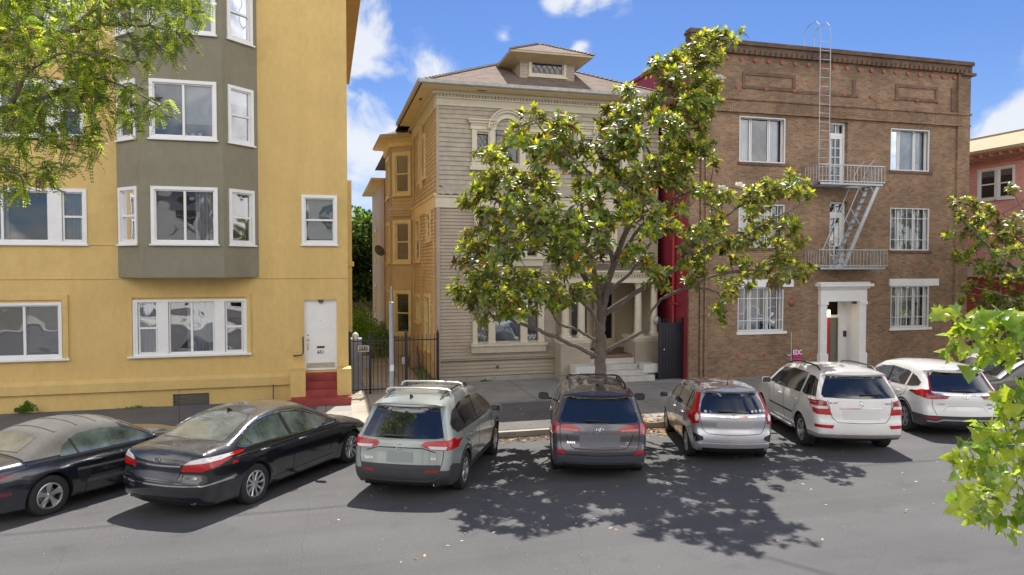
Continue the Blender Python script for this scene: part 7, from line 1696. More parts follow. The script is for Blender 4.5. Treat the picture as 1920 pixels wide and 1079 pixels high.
# leaf cluster positions of the trees (world centimetres, flat lists of x, y, z), and their limbs in metres
def triples(v): return [(v[i] / 100, v[i + 1] / 100, v[i + 2] / 100) for i in range(0, len(v), 3)]
C1 = triples([724,1673,597,661,1501,613,419,1513,604,876,1325,479,684,1557,669,710,1500,523,791,1405,639,972,1427,476,409,1354,717,1097,1436,378,435,1492,338,334,1550,526,295,1417,412,660,1326,628,842,1388,853,336,1404,643,610,1532,373,336,1460,289,322,1432,546,742,1417,695,741,1457,366,413,1588,335,898,1460,313,685,1305,642,424,1378,469,967,1444,554,357,1313,456,493,1635,587,438,1348,623,861,1537,491,283,1526,338,825,1510,638,327,1510,578,1120,1550,461,634,1700,501,981,1513,365,785,1457,697,1040,1467,464,900,1474,566,840,1359,910,639,1422,783,784,1704,559,464,1351,484,415,1544,339,484,1349,492,665,1298,703,434,1479,664,683,1495,745,859,1448,570,337,1349,614,805,1487,659,900,1609,407,796,1382,803,475,1455,706,769,1622,552,345,1547,321,365,1479,635,595,1352,503,871,1457,818,701,1445,417,1079,1477,371,322,1456,638,272,1420,404,494,1360,418,393,1528,602,1143,1678,504,695,1457,755,842,1536,613,688,1383,725,485,1670,374,639,1341,552,730,1511,620,734,1560,700,767,1533,633,603,1350,710,322,1308,421,807,1396,727,746,1396,865,344,1416,590,412,1448,584,559,1446,664,1095,1591,559,511,1452,330,814,1350,758,507,1259,475,485,1695,501,699,1501,441,742,1286,782,738,1495,610,486,1689,382,313,1494,312,636,1440,600,846,1436,381,1116,1553,411,838,1601,635,1140,1560,455,930,1589,437,528,1305,456,497,1355,613,586,1562,526,465,1529,312,560,1535,509,718,1491,695,983,1669,444,382,1351,663,476,1512,339,584,1272,521,681,1424,545,512,1530,511,466,1398,463,1002,1390,447,320,1485,342,506,1630,613,901,1497,649,726,1384,853,795,1552,688,1107,1459,460,377,1585,347,737,1369,694,866,1499,579,760,1394,442,480,1474,658,323,1396,568,337,1511,493,428,1470,708,373,1549,405,327,1478,563,845,1464,759,744,1326,859,854,1413,483,365,1521,472,530,1502,682,966,1425,576,920,1466,354,822,1681,595,776,1394,408,354,1606,456,316,1423,513,879,1422,514,1010,1678,487,829,1510,609,915,1484,275,613,1474,753,376,1576,516,738,1691,581,473,1547,469,736,1495,399,517,1614,349,601,1638,599,598,1329,764,1119,1480,411,654,1368,591,675,1519,711,840,1408,542,481,1505,364,437,1351,570,809,1357,864,649,1330,580,518,1498,635,492,1303,477,609,1531,647,531,1369,466,634,1265,612,404,1397,524,542,1402,576,746,1321,749,1143,1518,591,495,1370,393,781,1361,470,479,1303,498,945,1408,540,953,1506,337,510,1367,596,780,1652,478,433,1524,313,489,1572,568,533,1480,324,1077,1488,600,746,1499,785,742,1419,860,483,1437,348,730,1437,390,814,1454,749,669,1414,761,458,1269,500,844,1488,872,749,1430,632,873,1620,497,688,1440,595,325,1581,463,940,1545,562,354,1451,635,431,1400,717,844,1489,364,954,1543,585,314,1371,414,461,1349,697,1062,1476,401,485,1290,535,283,1468,348,409,1443,386,388,1352,510,1106,1528,360,410,1644,487,432,1448,727,503,1645,511,652,1692,519,693,1343,768,1073,1449,507,780,1425,886,631,1484,596,293,1461,538,460,1376,438,451,1364,564,1054,1422,622,711,1432,515,845,1505,424,363,1338,422,727,1379,775,1014,1593,423,418,1368,599,670,1312,595,1085,1493,582,760,1416,594,910,1563,389,621,1363,435,432,1401,354,874,1387,455,435,1376,563,619,1682,493,673,1534,698,545,1396,422,620,1405,728,814,1401,702,494,1541,691,825,1384,761,381,1469,322,1059,1677,475,344,1331,530,507,1451,656,355,1419,469,832,1377,499,847,1422,679,464,1374,690,467,1583,490,395,1294,506,562,1347,661,619,1347,733,724,1284,750,400,1551,560,635,1283,470,720,1399,628,560,1513,348,431,1343,489,762,1721,560,633,1669,582,571,1402,656,1001,1482,354,413,1367,483,698,1524,517,844,1566,589,541,1462,353,944,1576,491,1108,1443,394,793,1477,627,432,1630,364,856,1435,786,524,1464,718,1037,1517,391,529,1366,491,852,1472,678,764,1286,826,585,1747,467,618,1371,680,645,1627,547,888,1522,596,337,1439,326,696,1390,835,610,1355,681,429,1495,366,928,1371,461,535,1418,441,415,1423,309,758,1583,405,1029,1566,391,870,1476,797,421,1400,666,824,1469,404,635,1372,662,417,1445,359,546,1344,468,564,1724,508,374,1456,517,786,1430,806,1087,1521,370,599,1289,548,1007,1481,491,799,1415,666,462,1526,547,410,1585,642,475,1556,383,1164,1553,390,328,1554,364,426,1287,500,1029,1416,414,989,1415,388,313,1458,291,851,1410,816,524,1435,724,522,1581,551,364,1525,316,483,1387,654,838,1544,685,591,1455,639,831,1412,790,481,1438,364,1024,1483,501,911,1479,553,512,1542,659,537,1586,487,415,1335,641,610,1476,720,1030,1499,565,319,1391,351,871,1444,502,628,1419,697,547,1553,502,1053,1564,527,650,1484,683,527,1322,445,414,1549,515,1072,1619,467,553,1485,589,337,1427,417,662,1318,821,410,1314,636,679,1675,556,1061,1591,463,349,1337,568,770,1693,527,1117,1482,582,472,1379,448,542,1439,651,283,1397,388,685,1431,579,713,1366,686,729,1584,620,432,1293,479,1155,1476,389,565,1600,398,856,1366,902,1129,1513,448,718,1742,509,577,1343,634,456,1287,448,373,1563,388,1171,1543,596,665,1714,511,695,1353,788,744,1436,600,750,1475,382,830,1617,654,491,1367,474,493,1537,459,877,1467,669,649,1434,786,432,1516,589,370,1531,435,864,1490,720,873,1460,765,621,1375,744,520,1577,617,815,1539,597,304,1481,322,644,1488,704,1108,1475,627,1064,1419,512,724,1283,853,897,1548,371,415,1461,472,777,1713,605,499,1458,714,805,1554,495,341,1529,598,1016,1508,494,493,1357,687,730,1420,593,649,1444,422,424,1380,500,691,1457,778,864,1511,419,312,1428,433,469,1587,683,937,1447,424,590,1281,658,475,1644,355,578,1336,672,467,1426,321,376,1358,681,359,1480,588,590,1694,443,727,1664,563,281,1484,435,372,1373,449,772,1386,630,761,1424,699,741,1377,723,1041,1465,569,671,1381,629,1161,1552,372,427,1612,619,847,1409,790,808,1623,642,589,1254,654,650,1418,758,735,1352,626,615,1474,576,662,1471,756,619,1337,693,476,1619,387,902,1558,414,928,1403,410,433,1395,336,707,1510,730,827,1464,888,448,1614,487,330,1353,453,1111,1579,591,789,1439,620,361,1370,413,870,1558,430,641,1362,715,441,1583,518,512,1517,307,592,1246,590,1022,1470,602,393,1378,544,776,1416,668,408,1335,603,687,1631,498,848,1711,540,820,1305,874,716,1455,767,799,1369,647,641,1591,521,632,1395,547,613,1505,686,608,1415,692,623,1442,731,610,1575,341,812,1425,451,822,1479,811,462,1258,460,580,1412,432,723,1362,780,808,1573,396,628,1586,563,963,1531,452,482,1531,476,357,1427,422,490,1493,567,835,1483,769,771,1463,645,1211,1542,590,492,1318,434,470,1435,694,741,1326,817,912,1403,453,845,1431,480,993,1500,579,394,1321,516,650,1531,670,1037,1415,497,509,1358,468,1040,1462,360,826,1383,905,317,1512,384,780,1336,805,806,1422,482,626,1420,744,353,1489,381,705,1507,751,587,1437,679,657,1486,597,453,1613,363,926,1603,495,630,1452,679,1046,1423,387,679,1390,595,374,1456,673,373,1579,576,702,1374,812,604,1407,576,658,1291,512,403,1357,497,313,1456,435,1084,1423,582,821,1504,792,806,1334,437,733,1343,528,423,1343,461,1021,1390,497,528,1566,380,807,1493,704,659,1445,688,402,1465,605,911,1445,575,846,1411,913,706,1289,793,718,1427,606,713,1340,791,274,1513,353,651,1641,605,555,1639,449,420,1512,682,1140,1583,586,731,1353,741,722,1372,801,471,1467,695,388,1387,380,627,1265,681,498,1411,666,828,1437,852,675,1267,788,920,1513,577,726,1476,373,325,1370,505,378,1565,500,1062,1495,592,1167,1675,514,523,1560,430,771,1470,612,916,1733,510,686,1579,625,646,1432,676,314,1432,487,377,1464,653,514,1514,704,785,1377,792,339,1332,421,298,1487,538,496,1443,334,792,1483,745,1007,1388,415,654,1326,708,887,1438,439,667,1613,489,412,1515,293,377,1531,477,583,1437,510,591,1453,698,737,1341,757,380,1648,413,468,1359,667,414,1634,528,474,1405,647,825,1366,910,333,1531,416,659,1263,694,623,1507,718,584,1546,325,714,1411,853,316,1406,559,838,1518,646,784,1385,830,631,1541,612,894,1540,581,386,1466,307,626,1474,637,471,1423,424,819,1447,676,732,1285,830,448,1705,393,451,1649,444,488,1607,340,894,1612,474,611,1445,638,571,1491,644,492,1399,682,399,1592,558,899,1418,455,517,1503,653,853,1487,831,516,1525,672,442,1420,454,810,1421,723,275,1476,360,550,1287,572,351,1520,421,683,1495,726,749,1613,418,660,1507,596,311,1525,443,363,1364,553,506,1689,463,343,1408,629,754,1329,843,465,1497,638,830,1576,745,497,1524,599,472,1323,506,471,1567,299,942,1411,571,680,1583,503,844,1449,709,329,1547,343,447,1502,667,1004,1373,495,1090,1558,558,1208,1580,403,682,1284,673,1100,1631,552,763,1317,848,811,1553,686,388,1369,573,620,1366,584,1001,1613,382,776,1542,539,374,1502,299,326,1420,317,328,1571,352,790,1350,897,860,1429,479,933,1471,569,653,1370,743,1111,1427,562,755,1421,530,638,1395,655,296,1455,472,899,1548,388,1023,1387,588,551,1439,339,764,1367,863,771,1558,603,1089,1441,487,788,1352,657,382,1583,317,975,1487,551,333,1399,507,381,1532,550])
C2 = triples([2481,1712,258,2767,1865,339,2397,1858,197,2537,1733,268,2818,1976,478,2286,1923,500,2644,1770,191,2450,1821,724,2672,1750,451,2320,1850,258,2629,1785,481,2187,1650,501,2774,1898,386,2314,1760,655,2696,1838,402,2173,1895,497,2691,1767,398,2517,1732,229,2226,1902,384,2590,1831,594,2085,1749,301,2794,1882,341,2451,1842,607,2634,1843,684,2227,1887,540,2454,1820,184,2340,1758,558,2434,1838,612,2582,1742,319,2284,1809,243,2374,1823,389,2520,1823,419,2371,1873,212,2152,1806,408,2336,1845,653,1928,1766,605,1919,1758,437,2531,1855,392,2199,1713,386,2170,1701,343,2795,1980,402,2591,1918,426,2385,1687,324,2196,1625,513,2683,1911,382,2310,1830,306,2548,1874,426,2399,1821,706,2786,1998,510,2305,1802,655,2518,1804,659,2262,1785,370,2019,1788,535,2390,1823,472,2517,1745,393,2709,1772,393,2232,1692,240,2332,1707,459,2018,1792,608,2140,1706,392,2609,1930,476,2743,1899,631,2253,1716,547,2626,1877,498,2304,1828,515,2381,1827,425,2463,1696,584,2375,1976,464,2496,1821,233,2647,1757,347,2013,1638,459,2640,1747,465,2246,1740,273,2351,1766,697,2114,1820,340,2105,1658,444,2111,1790,294,2103,1871,344,2457,1817,489,2615,1870,239,2028,1730,291,1940,1742,446,2553,1934,599,2395,1898,255,2285,1798,291,2521,1831,190,2103,1748,437,2092,1686,296,2494,1773,604,2086,1782,395,2663,1924,508,2362,1799,693,2208,1887,580,2173,1692,314,2369,1751,680,2307,1633,358,2511,1765,717,2472,1720,293,2376,1829,269,2234,1717,633,2324,1825,371,2661,1950,518,2505,1911,211,2701,1846,281,2229,1695,595,2514,1835,613,2331,1769,389,2140,1838,572,2627,1765,566,2344,1852,499,2702,1896,282,2358,1862,488,2153,1788,257,2298,1740,440,2251,1752,185,2417,1681,580,2612,1888,247,2388,1937,460,2017,1694,356,2525,1894,401,2737,1947,413,2055,1809,575,2354,1849,637,2465,1812,235,2098,1789,469,2754,1951,525,2299,1706,359,2794,1868,557,2567,1859,661,1998,1775,517,2060,1702,528,2683,1862,551,2781,1866,323,2704,1789,184,2381,1785,714,2533,1789,716,2357,1830,243,1983,1764,355,2700,2001,519,2218,1754,586,2693,1763,549,2596,1980,345,2638,1877,460,2371,1724,692,1977,1742,561,2440,1719,654,2438,1738,704,2417,1881,584,2259,1745,438,2144,1728,262,2074,1648,427,2418,1837,310,2328,1823,654,2079,1643,350,2456,1723,465,2484,1730,441,2382,1806,183,2466,1788,695,2514,1867,514,2073,1704,362,2328,1811,498,1973,1830,604,2066,1826,467,2750,1945,277,2331,1887,521,2208,1869,419,2729,1847,452,2727,1799,383,2166,1671,499,2070,1803,278,2513,1717,362,2141,1653,471,2315,1694,355,2736,1793,504,2720,1795,362,2464,1735,309,2358,1662,393,2635,1866,665,2185,1613,373,2086,1699,318,1978,1845,504,2279,1683,605,2710,1845,236,1961,1702,309,2143,1892,565,2440,1726,296,2414,1828,711,2560,1867,244,2330,1795,164,2420,1910,369,2364,1764,188,2668,1777,219,2453,1808,170,2385,1693,300,2304,1675,486,2174,1652,549,2737,1898,291,2545,1776,722,2401,1888,584,2166,1611,425,2266,1714,438,2346,1830,536,2530,1837,596,2044,1737,310,2561,1909,304,2485,1895,192,2491,1730,538,2353,1741,672,2538,1752,434,1970,1777,236,2211,1789,289,2068,1615,368,2757,1831,561,2031,1852,280,2603,1727,435,2718,1896,453,2251,1655,412,2406,1915,591,2353,1756,402,2556,1840,537,2424,1935,552,2415,1790,638,2170,1674,428,2488,1868,575,2235,1769,646,2518,1863,712,1941,1678,498,2081,1830,425,2027,1813,617,2602,1866,220,2607,1772,632,2492,1855,383,2282,1734,608,2452,1847,714,2069,1693,557,2130,1682,460,2730,1800,211,2704,1872,552,2178,1791,646,1961,1769,325,2757,1830,311,2760,1949,331,2443,1822,355,2320,1767,188,2249,1604,374,2050,1779,382,2252,1629,466,2445,1755,167,2609,2015,455,2782,1876,501,2679,1941,255,2572,1761,193,2374,1842,213,2528,1887,204,2235,1876,384,2593,1827,167,2050,1810,594,2610,1802,690,2779,1805,545,2745,1845,280,2403,1977,463,2394,1751,181,2143,1878,479,2127,1605,361,2120,1847,402,2095,1745,500,2491,1818,172,2616,1940,547,2661,1982,383,2439,1849,628,1959,1661,437,2407,1679,325,2435,1805,682,1965,1793,578,2081,1720,536,2397,1699,529,2158,1889,503,2268,1794,264,2360,1774,600,2510,1792,710,2071,1770,573,1951,1701,407,2036,1751,586,2780,1896,335,2308,1922,451,2497,1701,238,2631,1777,634,1998,1755,251,2206,1752,615,2771,1965,558,2575,1960,467,2669,1846,302,2162,1808,290,2552,1984,441,2779,1900,528,1999,1762,537,1869,1737,505,1992,1814,495,2013,1810,524,2806,1983,524,2013,1713,309,2625,1742,427,2257,1844,276,2284,1725,517,2788,1914,270,2318,1665,612,2313,1912,495,2784,1994,486,2365,1736,224,2240,1800,578,2813,1865,226,2345,1659,315,2028,1627,454,2615,1746,532,1945,1780,430,2496,1798,385,2539,1962,517,1987,1843,612,2048,1714,303,2300,1740,325,2593,1843,548,1989,1808,558,2151,1596,468,2295,1745,236,2011,1745,381,2524,1858,213,2518,1878,216,2267,1923,531,2361,1731,375,1938,1769,548])
C3 = triples([-261,1031,603,-171,998,801,-427,1089,695,-405,1093,703,-357,1038,576,-245,1006,788,-294,1002,604,-325,938,679,-224,961,755,-220,1044,604,-326,893,608,-275,980,773,-392,1015,683,-347,965,746,-167,975,752,-179,989,792,-368,1089,584,-239,1028,676,-434,1056,662,-401,1108,596,-425,1014,508,-190,1004,798,-360,1063,740,-221,1067,615,-389,1002,696,-295,1049,578,-301,1061,599,-179,917,723,-394,1054,753,-281,1110,783,-349,956,532,-347,1120,756,-328,971,513,-185,1041,812,-253,962,658,-199,984,782,-415,1009,670,-353,987,563,-210,973,592,-300,1013,667,-277,1012,587,-295,1038,549,-357,974,732,-244,1047,698,-302,1047,610,-260,1035,752,-348,956,661,-284,996,750,-401,1013,666,-263,947,723,-312,1001,641,-233,971,610,-300,1044,729,-318,1061,573,-227,1021,614,-377,966,561,-313,978,609,-157,1017,804,-352,1051,627,-326,1074,699,-304,1118,748,-367,1025,769,-205,1021,618,-344,1007,738,-279,1009,617,-392,1046,523,-330,1010,568,-330,1035,582,-388,984,627,-240,975,735,-334,1055,675,-411,1120,581,-194,1076,810,-374,1043,758,-342,1046,748,-284,1021,636,-235,946,740,-315,1084,671,-396,1049,722,-296,913,660,-296,1115,755,-371,945,567,-311,1115,728,-301,983,537,-363,1009,494,-409,1005,703,-277,988,674,-286,972,643,-292,1031,625,-356,974,503,-338,994,660,-269,977,604,-313,1028,758,-166,1015,774,-262,1082,705,-419,1047,678,-319,1021,581,-418,1068,526,-189,1061,750,-407,998,632,-294,1028,684,-238,978,704,-356,998,686,-310,1075,574,-359,1026,704,-409,982,590,-265,1008,618,-410,996,744,-322,978,522,-370,1029,621,-221,1068,726,-276,1035,740,-163,1005,801,-372,1101,741,-261,1060,775,-173,955,764,-277,1011,643,-395,1164,744,-254,1023,781,-303,984,607,-214,1088,749,-279,1012,631,-281,1013,686,-331,949,640,-378,951,659,-262,1085,797,-347,1035,715,-339,985,569,-164,970,778,-348,991,593,-293,1030,718,-366,1037,624,-351,1125,701,-278,1044,644,-244,1002,716,-436,1047,577,-214,989,761,-181,1073,797,-196,959,740,-217,964,592,-309,1108,771,-279,1011,791,-439,1053,521,-238,1054,817,-377,1075,607,-263,974,748,-222,997,758,-375,988,589,-217,1046,701,-203,1030,756,-330,1097,786,-313,945,594,-248,1052,774,-396,1039,540,-308,979,620,-259,1054,679,-306,895,643,-393,966,704,-340,1105,704,-394,997,538,-351,986,601,-426,1036,750,-282,997,707,-174,1011,729,-342,1039,580,-418,1055,540,-226,1040,799,-194,1040,687,-413,1067,643,-412,1096,670,-419,1007,529,-335,1028,585,-237,1035,592,-166,966,741,-195,1022,803,-237,936,705,-300,1014,628,-264,1002,774,-190,971,703,-398,1062,514,-308,985,685,-261,1100,796,-372,987,563,-407,993,586,-188,1048,763,-301,994,771,-162,982,746,-300,934,672,-221,1023,805,-375,979,682,-236,1061,683,-370,1054,745,-287,1001,575,-383,1026,580,-341,1094,786,-265,993,764,-332,1001,759,-294,909,640,-396,1025,506,-351,981,646,-313,1078,763,-290,1042,645,-325,1013,768,-197,979,590,-200,1022,794,-355,956,680,-390,975,756,-376,981,722,-380,995,532,-292,991,554,-291,1018,784,-348,1020,602,-406,1107,758,-316,1043,798,-422,1103,731,-282,1037,594,-342,935,574,-320,1035,766,-422,1133,712,-283,935,624,-363,1041,766,-355,943,709,-222,995,598,-255,952,735,-352,949,734,-425,1032,682,-274,973,613,-358,928,549,-243,978,778,-367,1045,516,-372,946,516,-314,943,705,-307,1074,804,-359,983,579,-298,1027,568,-326,1090,767,-270,1068,672,-295,986,566,-321,985,597,-314,1050,632,-346,983,762,-300,1064,614,-382,1018,710,-286,966,626,-259,1058,638,-361,1048,778,-252,1082,748,-364,936,636,-343,937,544,-417,1143,722,-386,1027,666,-394,970,608,-296,974,692,-332,979,729,-233,990,686,-409,998,549,-381,1087,546,-290,1066,795,-214,1001,793,-386,1067,750,-407,993,767,-410,1052,595,-413,1001,516,-331,1025,556,-261,1036,789,-411,1076,551,-265,1069,614,-343,1063,806,-411,1031,776,-358,989,771,-309,954,670,-159,1037,757,-384,1020,651,-242,965,758,-386,1078,602,-177,964,746,-403,1001,578,-244,1049,763,-364,1047,667,-169,1052,763,-421,1044,740,-430,1079,545,-383,1056,585,-323,993,526,-175,1013,695,-424,1139,615,-331,1051,633,-229,1008,681,-366,980,594,-217,1050,804,-315,972,746,-385,1047,500,-419,1025,782,-326,1086,644,-215,1113,799,-288,962,640,-343,966,717,-265,964,703,-417,1077,786,-289,951,642,-207,996,783,-306,1049,667,-395,989,690,-280,957,653,-368,962,747,-273,1046,749,-316,1098,735,-309,884,659,-365,1018,514,-357,1023,686,-304,896,609,-321,1016,758,-336,1113,735,-363,939,653,-179,1066,769,-296,1067,680,-191,1007,680,-353,1046,598,-243,1018,800,-220,1102,765,-189,952,723,-409,1128,655,-348,1053,516,-432,1071,794,-306,1059,567,-355,1053,799,-256,1058,813,-275,985,626,-371,979,704,-164,998,730,-298,967,757,-261,956,704,-282,1041,603,-366,936,554,-368,952,690,-411,1087,739,-265,1014,774,-419,1145,679,-382,1041,699,-245,1006,705,-418,1027,523,-243,993,784,-242,999,625,-416,1012,657,-331,907,633,-359,1043,633,-324,1015,550,-249,1064,769,-390,963,684,-244,1025,600,-207,1014,756,-180,1054,796,-265,1015,654,-281,1022,667,-350,991,778,-379,956,621,-301,1014,567,-187,1018,697,-360,1035,756,-415,1149,758,-377,1055,500,-433,1032,500,-345,963,635,-396,994,520,-350,933,565,-254,978,654,-421,1038,522,-353,944,673,-350,1156,752,-418,1086,751,-419,1023,726,-315,881,638,-238,990,768,-382,972,572,-278,1027,791,-327,984,516,-331,963,524,-288,991,643,-342,912,615,-418,1010,696,-354,1002,575,-269,1041,625,-232,987,625,-417,1020,566,-322,1064,677,-239,1024,632,-345,954,685,-150,999,796,-354,1050,770,-231,1048,612,-272,1050,803,-183,998,749,-407,1072,535,-392,1063,522,-419,1069,751,-199,1013,682,-398,1074,618,-379,1045,572,-428,1034,629,-271,1099,780,-157,967,763,-414,1019,586,-415,1058,737,-425,1027,739,-275,978,538,-266,1056,793,-420,1063,652,-217,1037,719,-285,1029,651,-398,1019,637,-384,1051,797,-260,1001,678,-162,1044,813,-406,1043,645,-418,1048,621,-327,996,626,-421,1115,741,-256,928,673,-168,1003,779,-205,1082,731,-416,1015,738,-407,1002,643,-438,1068,739,-405,989,601,-336,964,567,-327,1006,785,-321,948,732,-337,1085,793,-186,928,717,-344,1060,524,-279,938,603,-346,968,532,-302,1037,716,-338,954,613,-430,1046,759,-317,1049,648,-350,997,727,-293,978,604,-209,1027,694,-228,1057,733,-312,928,616,-309,979,522,-392,1059,636,-247,1040,596,-266,1029,757,-351,1021,789,-209,966,601,-293,989,629,-347,1050,669,-317,935,592,-199,1084,800,-225,1033,752,-427,1058,572,-431,1069,614,-370,988,515,-383,1004,779,-308,1034,650,-414,1050,795,-325,1051,582,-368,1024,727,-348,969,591,-379,1169,754,-294,923,630,-203,1070,801,-332,1009,504,-327,980,563,-197,1051,808,-278,1050,778,-212,995,741,-360,1027,667,-297,1000,765,-157,1027,812,-355,1101,775,-280,1032,622,-275,1004,659,-300,1042,778,-401,987,638,-298,944,703,-295,974,743,-244,1078,794,-339,1093,755,-284,887,646,-382,1019,510,-290,947,602,-335,990,530,-209,1100,747,-372,1024,711,-212,1010,725,-356,1011,682,-400,1145,667,-274,943,669,-356,1119,748,-408,1078,633,-297,1044,716,-353,1061,600,-405,1052,716,-405,999,622,-399,972,512,-345,1046,564,-370,1014,502,-416,1032,620,-422,1124,713,-392,1061,740,-337,1007,563,-373,1013,676,-313,1055,625,-414,1089,608,-294,946,691,-248,967,745,-362,1061,593,-272,989,743,-327,1025,589,-325,976,738,-238,1123,787,-204,1039,802,-296,1032,676,-436,1051,568,-430,1057,712,-396,1083,767,-339,924,716,-427,1104,713,-252,923,718,-333,904,665,-304,1029,668,-205,1053,689,-164,1026,727,-240,1003,767,-271,1109,769,-339,1074,635,-212,1003,703,-270,1017,663,-358,943,700,-319,1133,773,-398,1091,674,-337,980,753,-246,1063,709,-384,1019,697,-298,901,668,-289,1005,568,-404,1026,648,-195,951,757,-181,1038,703,-177,973,707,-214,1020,713,-424,1015,611,-409,1127,766,-176,999,707,-325,985,679,-276,1001,609,-224,988,664,-181,1049,756,-176,1055,770,-222,1056,709,-427,1117,656,-321,1018,599,-399,1094,609,-347,975,601,-205,1047,759,-402,1094,714,-173,1044,817])
C4 = triples([434,346,347,398,345,346,381,345,358,402,343,363,418,353,371,459,345,346,449,354,343,407,347,360,439,354,355,426,349,365,387,345,340,411,352,359,374,345,350,390,344,365,468,357,345,426,349,353,415,343,363,429,351,368,439,347,361,447,342,358,425,342,359,411,358,357,441,356,367,448,350,366,390,352,367,438,357,349,418,352,347,410,344,355,376,350,371,388,348,351,406,343,362,425,348,346,385,352,351,465,351,343,463,350,352,387,348,364,379,349,354,456,356,344,397,347,354,420,358,349,421,342,365,401,358,353,409,353,345,407,352,365,435,353,366,382,344,362])
C5 = triples([457,352,252,427,349,252,451,352,276,440,341,304,420,354,238,430,345,314,460,354,324,448,345,261,434,354,263,419,334,283,428,355,284,415,345,307,459,359,265,386,343,288,380,344,281,469,358,317,396,342,297,427,341,276,421,337,260,472,356,231,453,342,295,421,353,232,393,355,252,437,364,256,419,352,246,442,343,241,391,347,272,393,334,274,389,347,278,429,341,319,467,353,246,421,342,313,416,349,259,462,348,304,422,360,281,413,358,293,417,356,250,431,350,309,454,353,319,427,342,251,428,349,320,407,348,295,444,349,281,443,348,323,419,349,313,416,338,288,427,351,307,410,353,255,459,359,291,410,357,244,434,348,249,418,336,297,426,350,237,454,345,289,466,349,244,393,346,281,437,353,300,451,367,263,435,338,272,444,353,245,454,356,307,467,353,305,405,341,292,461,358,271,388,350,257,403,344,296,422,349,287,458,353,291,427,352,229,386,341,250,394,341,246,429,340,291,460,345,237,461,347,295,431,353,317,436,359,239,453,346,283,434,349,287,448,346,294,388,344,261,474,357,326,414,350,284,445,366,267,431,344,243,431,357,302,394,349,292,406,350,257,464,360,289,470,362,282,469,359,303,402,347,246,464,348,234,439,359,297,402,339,279,455,343,301])
B1 = [([(6.95, 16.9, 0.31), (6.93, 16.89, 1.22), (6.89, 16.88, 2.06), (6.9, 16.89, 2.62), (6.87, 16.68, 3.11)], 0.16, 0.13), ([(6.89, 16.77, 2.9), (6.38, 16.34, 3.53), (5.78, 15.88, 4.06), (4.96, 15.22, 4.67), (4.24, 14.69, 5.11), (3.43, 14.09, 5.38)], 0.075, 0.02), ([(6.9, 16.74, 2.97), (6.98, 16.25, 4.0), (7.22, 15.68, 5.17), (7.34, 14.67, 6.32), (7.77, 14.23, 7.4), (8.08, 13.76, 8.42), (8.34, 13.49, 9.04)], 0.1, 0.015), ([(6.97, 16.83, 2.76), (7.67, 16.17, 3.4), (8.24, 15.57, 3.87), (8.85, 14.88, 4.44), (9.83, 14.4, 4.94), (10.9, 14.29, 5.45)], 0.08, 0.018), ([(6.8, 16.85, 1.68), (5.74, 16.31, 2.15), (4.91, 15.87, 2.48), (4.13, 15.4, 2.76), (3.59, 15.0, 3.12), (3.22, 14.68, 3.2)], 0.065, 0.02), ([(6.97, 16.89, 1.75), (7.28, 16.58, 2.01), (7.75, 16.17, 2.36), (7.88, 16.05, 2.79), (8.15, 15.79, 3.23), (8.68, 15.31, 3.48), (9.11, 14.93, 3.36), (9.25, 14.84, 2.91)], 0.06, 0.012), ([(6.83, 16.86, 2.48), (6.3, 16.69, 3.12), (5.05, 16.34, 3.48), (4.04, 16.05, 3.75), (3.14, 15.74, 4.0)], 0.06, 0.015), ([(6.86, 16.71, 3.04), (6.33, 16.22, 4.4), (6.02, 15.89, 5.29), (5.63, 15.12, 6.2), (5.26, 14.62, 7.17)], 0.075, 0.015), ([(6.98, 16.25, 4.0), (6.32, 15.35, 5.25), (5.65, 14.34, 5.98), (4.57, 13.69, 6.51), (4.03, 13.4, 6.91)], 0.06, 0.014), ([(7.22, 15.68, 5.17), (8.05, 15.51, 5.56), (9.08, 15.29, 5.95), (10.59, 15.54, 5.89)], 0.05, 0.014), ([(7.34, 14.67, 6.32), (6.87, 14.51, 6.99), (6.48, 14.23, 7.74)], 0.035, 0.012), ([(6.98, 16.25, 4.0), (7.11, 15.29, 4.76), (7.29, 14.56, 5.21), (7.72, 13.87, 5.52)], 0.06, 0.014), ([(6.38, 16.34, 3.53), (5.89, 15.62, 4.0), (5.27, 15.01, 4.36), (4.27, 14.58, 4.35)], 0.05, 0.014), ([(6.89, 16.65, 3.18), (7.7, 16.55, 4.0), (8.36, 16.37, 4.96), (9.06, 16.01, 5.63)], 0.06, 0.014), ([(6.72, 16.82, 2.07), (6.1, 16.35, 2.41), (5.35, 15.77, 2.67), (4.86, 15.29, 3.27), (3.94, 14.69, 3.54)], 0.045, 0.012), ([(8.24, 15.57, 3.87), (8.99, 15.11, 4.9), (9.87, 14.91, 5.55), (10.82, 14.79, 6.01)], 0.045, 0.013), ([(8.15, 15.79, 3.23), (8.84, 14.84, 3.75), (9.65, 14.12, 3.94), (10.73, 14.04, 4.0)], 0.04, 0.012), ([(6.33, 16.22, 4.4), (5.11, 16.09, 5.03), (4.04, 15.53, 5.83), (3.5, 15.38, 6.39)], 0.05, 0.013)]
B2 = [([(24.06, 18.0, -0.89), (23.87, 18.0, 1.48), (23.71, 18.0, 2.92)], 0.15, 0.12), ([(23.74, 18.0, 2.56), (21.46, 17.6, 4.0), (19.47, 17.2, 4.99), (18.41, 17.0, 5.77)], 0.07, 0.015), ([(23.71, 18.0, 2.92), (23.13, 18.4, 4.36), (22.41, 18.8, 5.82)], 0.06, 0.015), ([(23.8, 18.0, 2.2), (20.76, 17.0, 3.0), (18.83, 16.6, 3.36)], 0.05, 0.012), ([(23.71, 18.0, 2.92), (25.44, 18, 4.91), (26.63, 18, 6.22)], 0.07, 0.015)]
